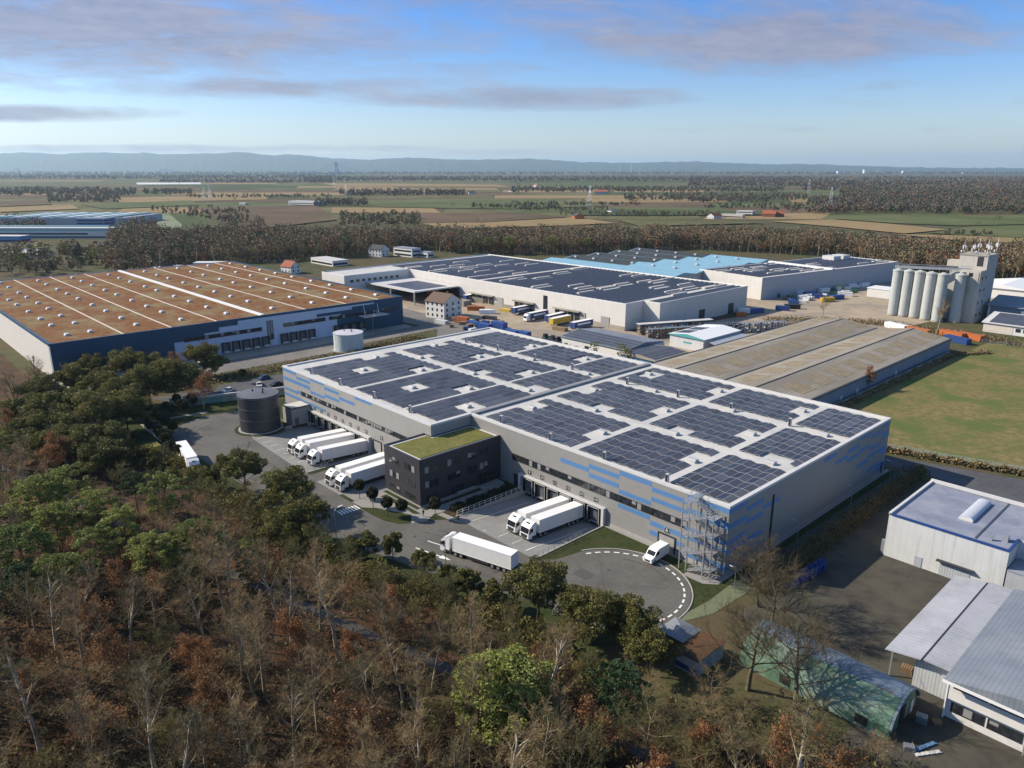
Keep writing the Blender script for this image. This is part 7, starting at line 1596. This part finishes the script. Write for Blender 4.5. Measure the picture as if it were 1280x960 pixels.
for k, (px, py, w, d, h, rh, wm, rm, lb) in enumerate(((88, 318, 15, 10, 6, 5, M['brick'], M['browntile'], 'brown-roofed gabled house among the trees beyond the sedum warehouse'), (46, 323, 22, 16, 4, 3.5, M['render'], M['coping'], 'pale pyramid-roofed pavilion beyond the sedum warehouse'), (195, 312, 12, 8, 4, 3, M['brick'], M['redtile'], 'red-roofed cottage in the trees beside the meadow'), (182, 310, 10, 8, 4, 3, M['brick'], M['redtile'], 'small orange-roofed cottage left of the red-roofed cottage'), (722, 274, 26, 14, 5, 4, M['orange'], M['darkroof'], 'orange-walled farmhouse beside the ploughed field'), (893, 273, 24, 12, 4, 4, M['render'], M['redtile'], 'white-walled farm shed with red roof beyond the wood'), (962, 271, 20, 14, 5, 5, M['brick'], M['redtile'], 'red farmhouse beyond the wood, largest of the hamlet'), (974, 271, 14, 10, 5, 4, M['brick'], M['redtile'], 'small red house beside the largest farmhouse'), (604, 310, 12, 9, 5, 4, M['brick'], M['redtile'], 'red-roofed house in the wood behind the solar hall'), (650, 318, 12, 9, 4, 4, M['brick'], M['browntile'], 'brown-roofed house at the wood edge behind the solar hall'), (765, 266, 14, 10, 4, 3, M['render'], M['darkroof'], 'pale cottage in the plain beside a dark hedge'), (640, 240, 22, 12, 5, 4, M['render'], M['darkroof'], 'white farm far out on the plain'), (590, 243, 20, 12, 5, 4, M['render'], M['darkroof'], 'pale farm beside the dark copse on the plain'), (670, 234, 30, 14, 8, 5, M['render'], M['redtile'], 'white farm with red roof far out on the plain'), (752, 242, 40, 16, 6, 5, M['litblue'], M['redtile'], 'blue-white farm group far out on the plain'))):
    house('house', lb, *gxy(px, py), w, d, h, rh, wm, rm, r.uniform(0, 3), 1)
px_block('farm_building', 'large pale flat-roofed farm building on the plain near the pylons', 382, 257, 70, 26, 9, M['render'], M['coping'], 'farm', .3)
px_block('farm_building', 'pale farm shed with blue door on the plain beside the copse', 400, 256, 30, 20, 6, M['greysheet'], M['darkroof'], 'farm', .3)
px_block('farm_building', 'yellow-fronted shed in the hamlet beyond the wood', 916, 272, 34, 12, 5, M['strip'], M['coping'], 'shed', .2); px_block('farm_building', 'white shed in the hamlet beyond the wood', 932, 269, 26, 14, 7, M['render'], M['coping'], 'shed', .2)
px_block('farm_building', 'small white hut by the hedge on the plain', 305, 256, 20, 8, 4, M['render'], M['coping'], 'hut', .2)
for k, (px, py, w, h, lb) in enumerate(((206, 216.5, 150, 70, 'white high-rise block on the horizon, tallest of the far town'), (212, 216.5, 90, 62, 'lower white high-rise beside the tallest on the horizon'), (22, 216, 60, 90, 'grey twin towers on the horizon'), (36, 216.5, 160, 30, 'pale long block on the horizon beside the twin towers'), (60, 216.5, 110, 26, 'pale block on the hazy horizon, town edge'), (250, 216.5, 240, 22, 'long white block row on the horizon past the high-rise'), (272, 216.5, 120, 24, 'white block at the end of the far block row'), (530, 217, 120, 26, 'white block on the horizon past the bridge tower'), (1052, 216.8, 150, 36, 'white works on the hazy horizon'), (1082, 216.6, 80, 60, 'tall white works on the hazy horizon'), (1100, 216.8, 110, 30, 'low white works on the hazy horizon'), (1136, 216.8, 220, 40, 'widest white works on the hazy horizon'), (1215, 216.8, 300, 20, 'long pale works at the far end of the horizon'))):
    flat_block('distant_block', lb, *gxy(px, py), w, 60, h, M['render'], M['coping'], 'building', .82, False)
# bridge tower with stays
p = at(421, 221.5); D = (Vector((p.x, p.y)) - Vector((CAM.x, CAM.y))).length; bt_ = thing('bridge_tower', 'blue-grey A-shaped bridge tower with stay cables on the plain', 'bridge', (p.x, p.y, 0)); HB = 17.5 * D / FPX; rr = Vector((math.cos(HEAD), math.sin(HEAD)))
b = MB()
for s in (-1, 1): b.bar((p.x + rr.x * s * HB * .19, p.y + rr.y * s * HB * .19, 0), (p.x, p.y, HB), HB * .045)
b.bar((p.x - rr.x * HB * .11, p.y - rr.y * HB * .11, HB * .45), (p.x + rr.x * HB * .11, p.y + rr.y * HB * .11, HB * .45), HB * .04); b.build('pylon', wallb, bt_); b = MB()
for s in (-1, 1):
    for k in (.7, 1.2, 1.8): b.bar((p.x, p.y, HB * .95), (p.x + rr.x * s * HB * k, p.y + rr.y * s * HB * k, HB * .25), HB * .010)
b.bar((p.x - rr.x * HB * 2.4, p.y - rr.y * HB * 2.4, HB * .22), (p.x + rr.x * HB * 2.4, p.y + rr.y * HB * 2.4, HB * .22), HB * .03); b.build('stay_cables', wallb, bt_)
# power pylons
def lattice(px, py, h, label):
    x, y = gxy(px, py); t = thing('power_pylon', label, 'pylon', (x, y, 0), None); b = MB(); w0, w1 = h * .09, h * .02; n = 6
    for sx in (-1, 1):
        for sy in (-1, 1): b.bar((x + sx * w0, y + sy * w0, 0), (x + sx * w1, y + sy * w1, h), .28)
    for k in range(n):
        za, zb = h * k / n, h * (k + 1) / n; wa, wb = w0 + (w1 - w0) * k / n, w0 + (w1 - w0) * (k + 1) / n
        for s in (-1, 1): b.bar((x - wa, y + s * wa, za), (x + wb, y + s * wb, zb), .18); b.bar((x + s * wa, y - wa, za), (x + s * wb, y + wb, zb), .18)
    b.build('tower', M['galv'], t); b = MB()
    for z, L in ((.72, .17), (.84, .21), (.95, .13)): b.bar((x - rr.x * h * L, y - rr.y * h * L, h * z), (x + rr.x * h * L, y + rr.y * h * L, h * z), .3)
    b.build('cross_arm', M['galv'], t)
for px, py, h, lb in ((256, 252, 46, 'power pylon on the meadow near the tan field'), (263, 250, 44, 'second power pylon on the meadow, just beyond the first'), (418, 238, 48, 'power pylon beside the copse on the plain'), (433, 247, 46, 'power pylon on the green field edge'), (737, 263, 44, 'power pylon at the edge of the ploughed fields'), (1037, 265, 42, 'power pylon before the dark wooded plain'), (1010, 246, 46, 'far power pylon behind the hedge rows')): lattice(px, py, h, lb)
for px, hgt, lb in ((775, 150, 'slim chimney on the horizon before the hills'), (789, 160, 'taller slim chimney on the horizon beside the first')):
    x, y = gxy(px, 216.4); t = thing('distant_chimney', lb, 'chimney', (x, y, 0)); MB().cyl(x, y, 0, hgt, 7, 10, r1=5).build('stack', M['coping'], t)
# cars and vans along the far road
for k in range(12):
    px = 205 + k * 13 + rnd.uniform(-3, 3); py = 333 - k * .6 + rnd.uniform(-1.5, 1.5); o = make_car(paints[rnd.choice(list(paints))]); o.location = (*gxy(px, py), .05); o.rotation_euler[2] = .9; tag(o, 'parked car in the row along the works road behind the sedum warehouse', 'car', 'cars along the far works road')
paints['yellow'] = M['yellow']
for k in range(22):
    o = make_car(paints[rnd.choice(['yellow', 'yellow', 'white', 'silver', 'red'])]); o.location = (*gxy(rnd.uniform(25, 150), rnd.uniform(302, 309)), .05); o.rotation_euler[2] = rnd.uniform(0, 3); o.scale = (1.2, 1.4, 1.5); tag(o, 'small vehicle parked in front of the pale works beyond the sedum warehouse', 'car', 'vehicles before the pale works')
for k, (px, py, lb) in enumerate(((212, 341, 'long white tent roof behind the sedum warehouse'), (240, 339, 'white shelter roof beside the long tent roof'), (266, 334, 'white flat pavilion with dark windows behind the sedum warehouse'))): px_block('white_pavilion', lb, px, py, 26, 9, 3.6, M['render'], M['white'], 'pavilion', .8)

# ---- hills on the horizon, then the air
RID = [(-200, 196), (0, 194.5), (40, 193.5), (70, 192.8), (100, 195), (125, 193), (150, 192.6), (175, 193.8), (200, 193.0), (225, 195), (250, 194.4), (290, 193.8), (310, 192), (330, 193.8), (350, 196), (370, 194.6), (395, 196.2), (420, 199), (450, 200), (470, 201), (500, 199.2), (520, 198.4), (545, 199.5), (565, 201), (600, 201), (640, 200.4), (660, 199.6), (690, 201.5), (720, 203.5), (760, 204.6), (800, 204), (860, 203.2), (900, 205), (950, 206.4), (1000, 206), (1040, 207.5), (1090, 209), (1140, 210.2), (1300, 210.8), (1500, 211)]
def ridge(D, k, name, seed):
    r_ = random.Random(seed); v, f = [], []; N = 420
    for i in range(N + 1):
        px = -700 + 2700 * i / N; u = (px - 640) / FPX; h = max(8, (211.6 - interp(RID, px)) / FPX * D * k / math.cos(PITCH) * math.cos(PITCH) + 73 + r_.gauss(0, 7))
        for dd, z in ((-4200, -5), (-2500, h * .35 + r_.gauss(0, 12)), (-1200, h * .7 + r_.gauss(0, 14)), (0, h), (2500, h * .5), (5000, -5)): q = view(u, D + dd); v.append((q.x, q.y, z))
    for i in range(N):
        for j in range(5): a = i * 6 + j; f.append((a, a + 1, a + 7, a + 6))
    me = bpy.data.meshes.new(name); me.from_pydata(v, [], f); me.materials.append(hillm); me.update(); tag(link_mesh(name, me), kind='structure')
hillm = mat('wooded_hills', (.035, .045, .028), .95, .3, .0012, spec=.05)
ridge(24000, 1.0, 'hills', 1)
a, b_ = view(-1.15, -400), None
hz = MB(); hz.box(-43000, 43000, -20000, 43000, -6, 700)
hm = bpy.data.materials.new('air'); hm.use_nodes = True; n_ = hm.node_tree; n_.nodes.remove(n_.nodes['Principled BSDF']); pv = n_.nodes.new('ShaderNodeVolumePrincipled')
pv.inputs['Color'].default_value = (.60, .82, 1, 1); pv.inputs['Density'].default_value = 3.5e-5; pv.inputs['Anisotropy'].default_value = .3; n_.links.new(pv.outputs[0], n_.nodes['Material Output'].inputs['Volume'])
tag(hz.build('haze', hm), 'thin blue winter haze over the plain', kind='stuff')
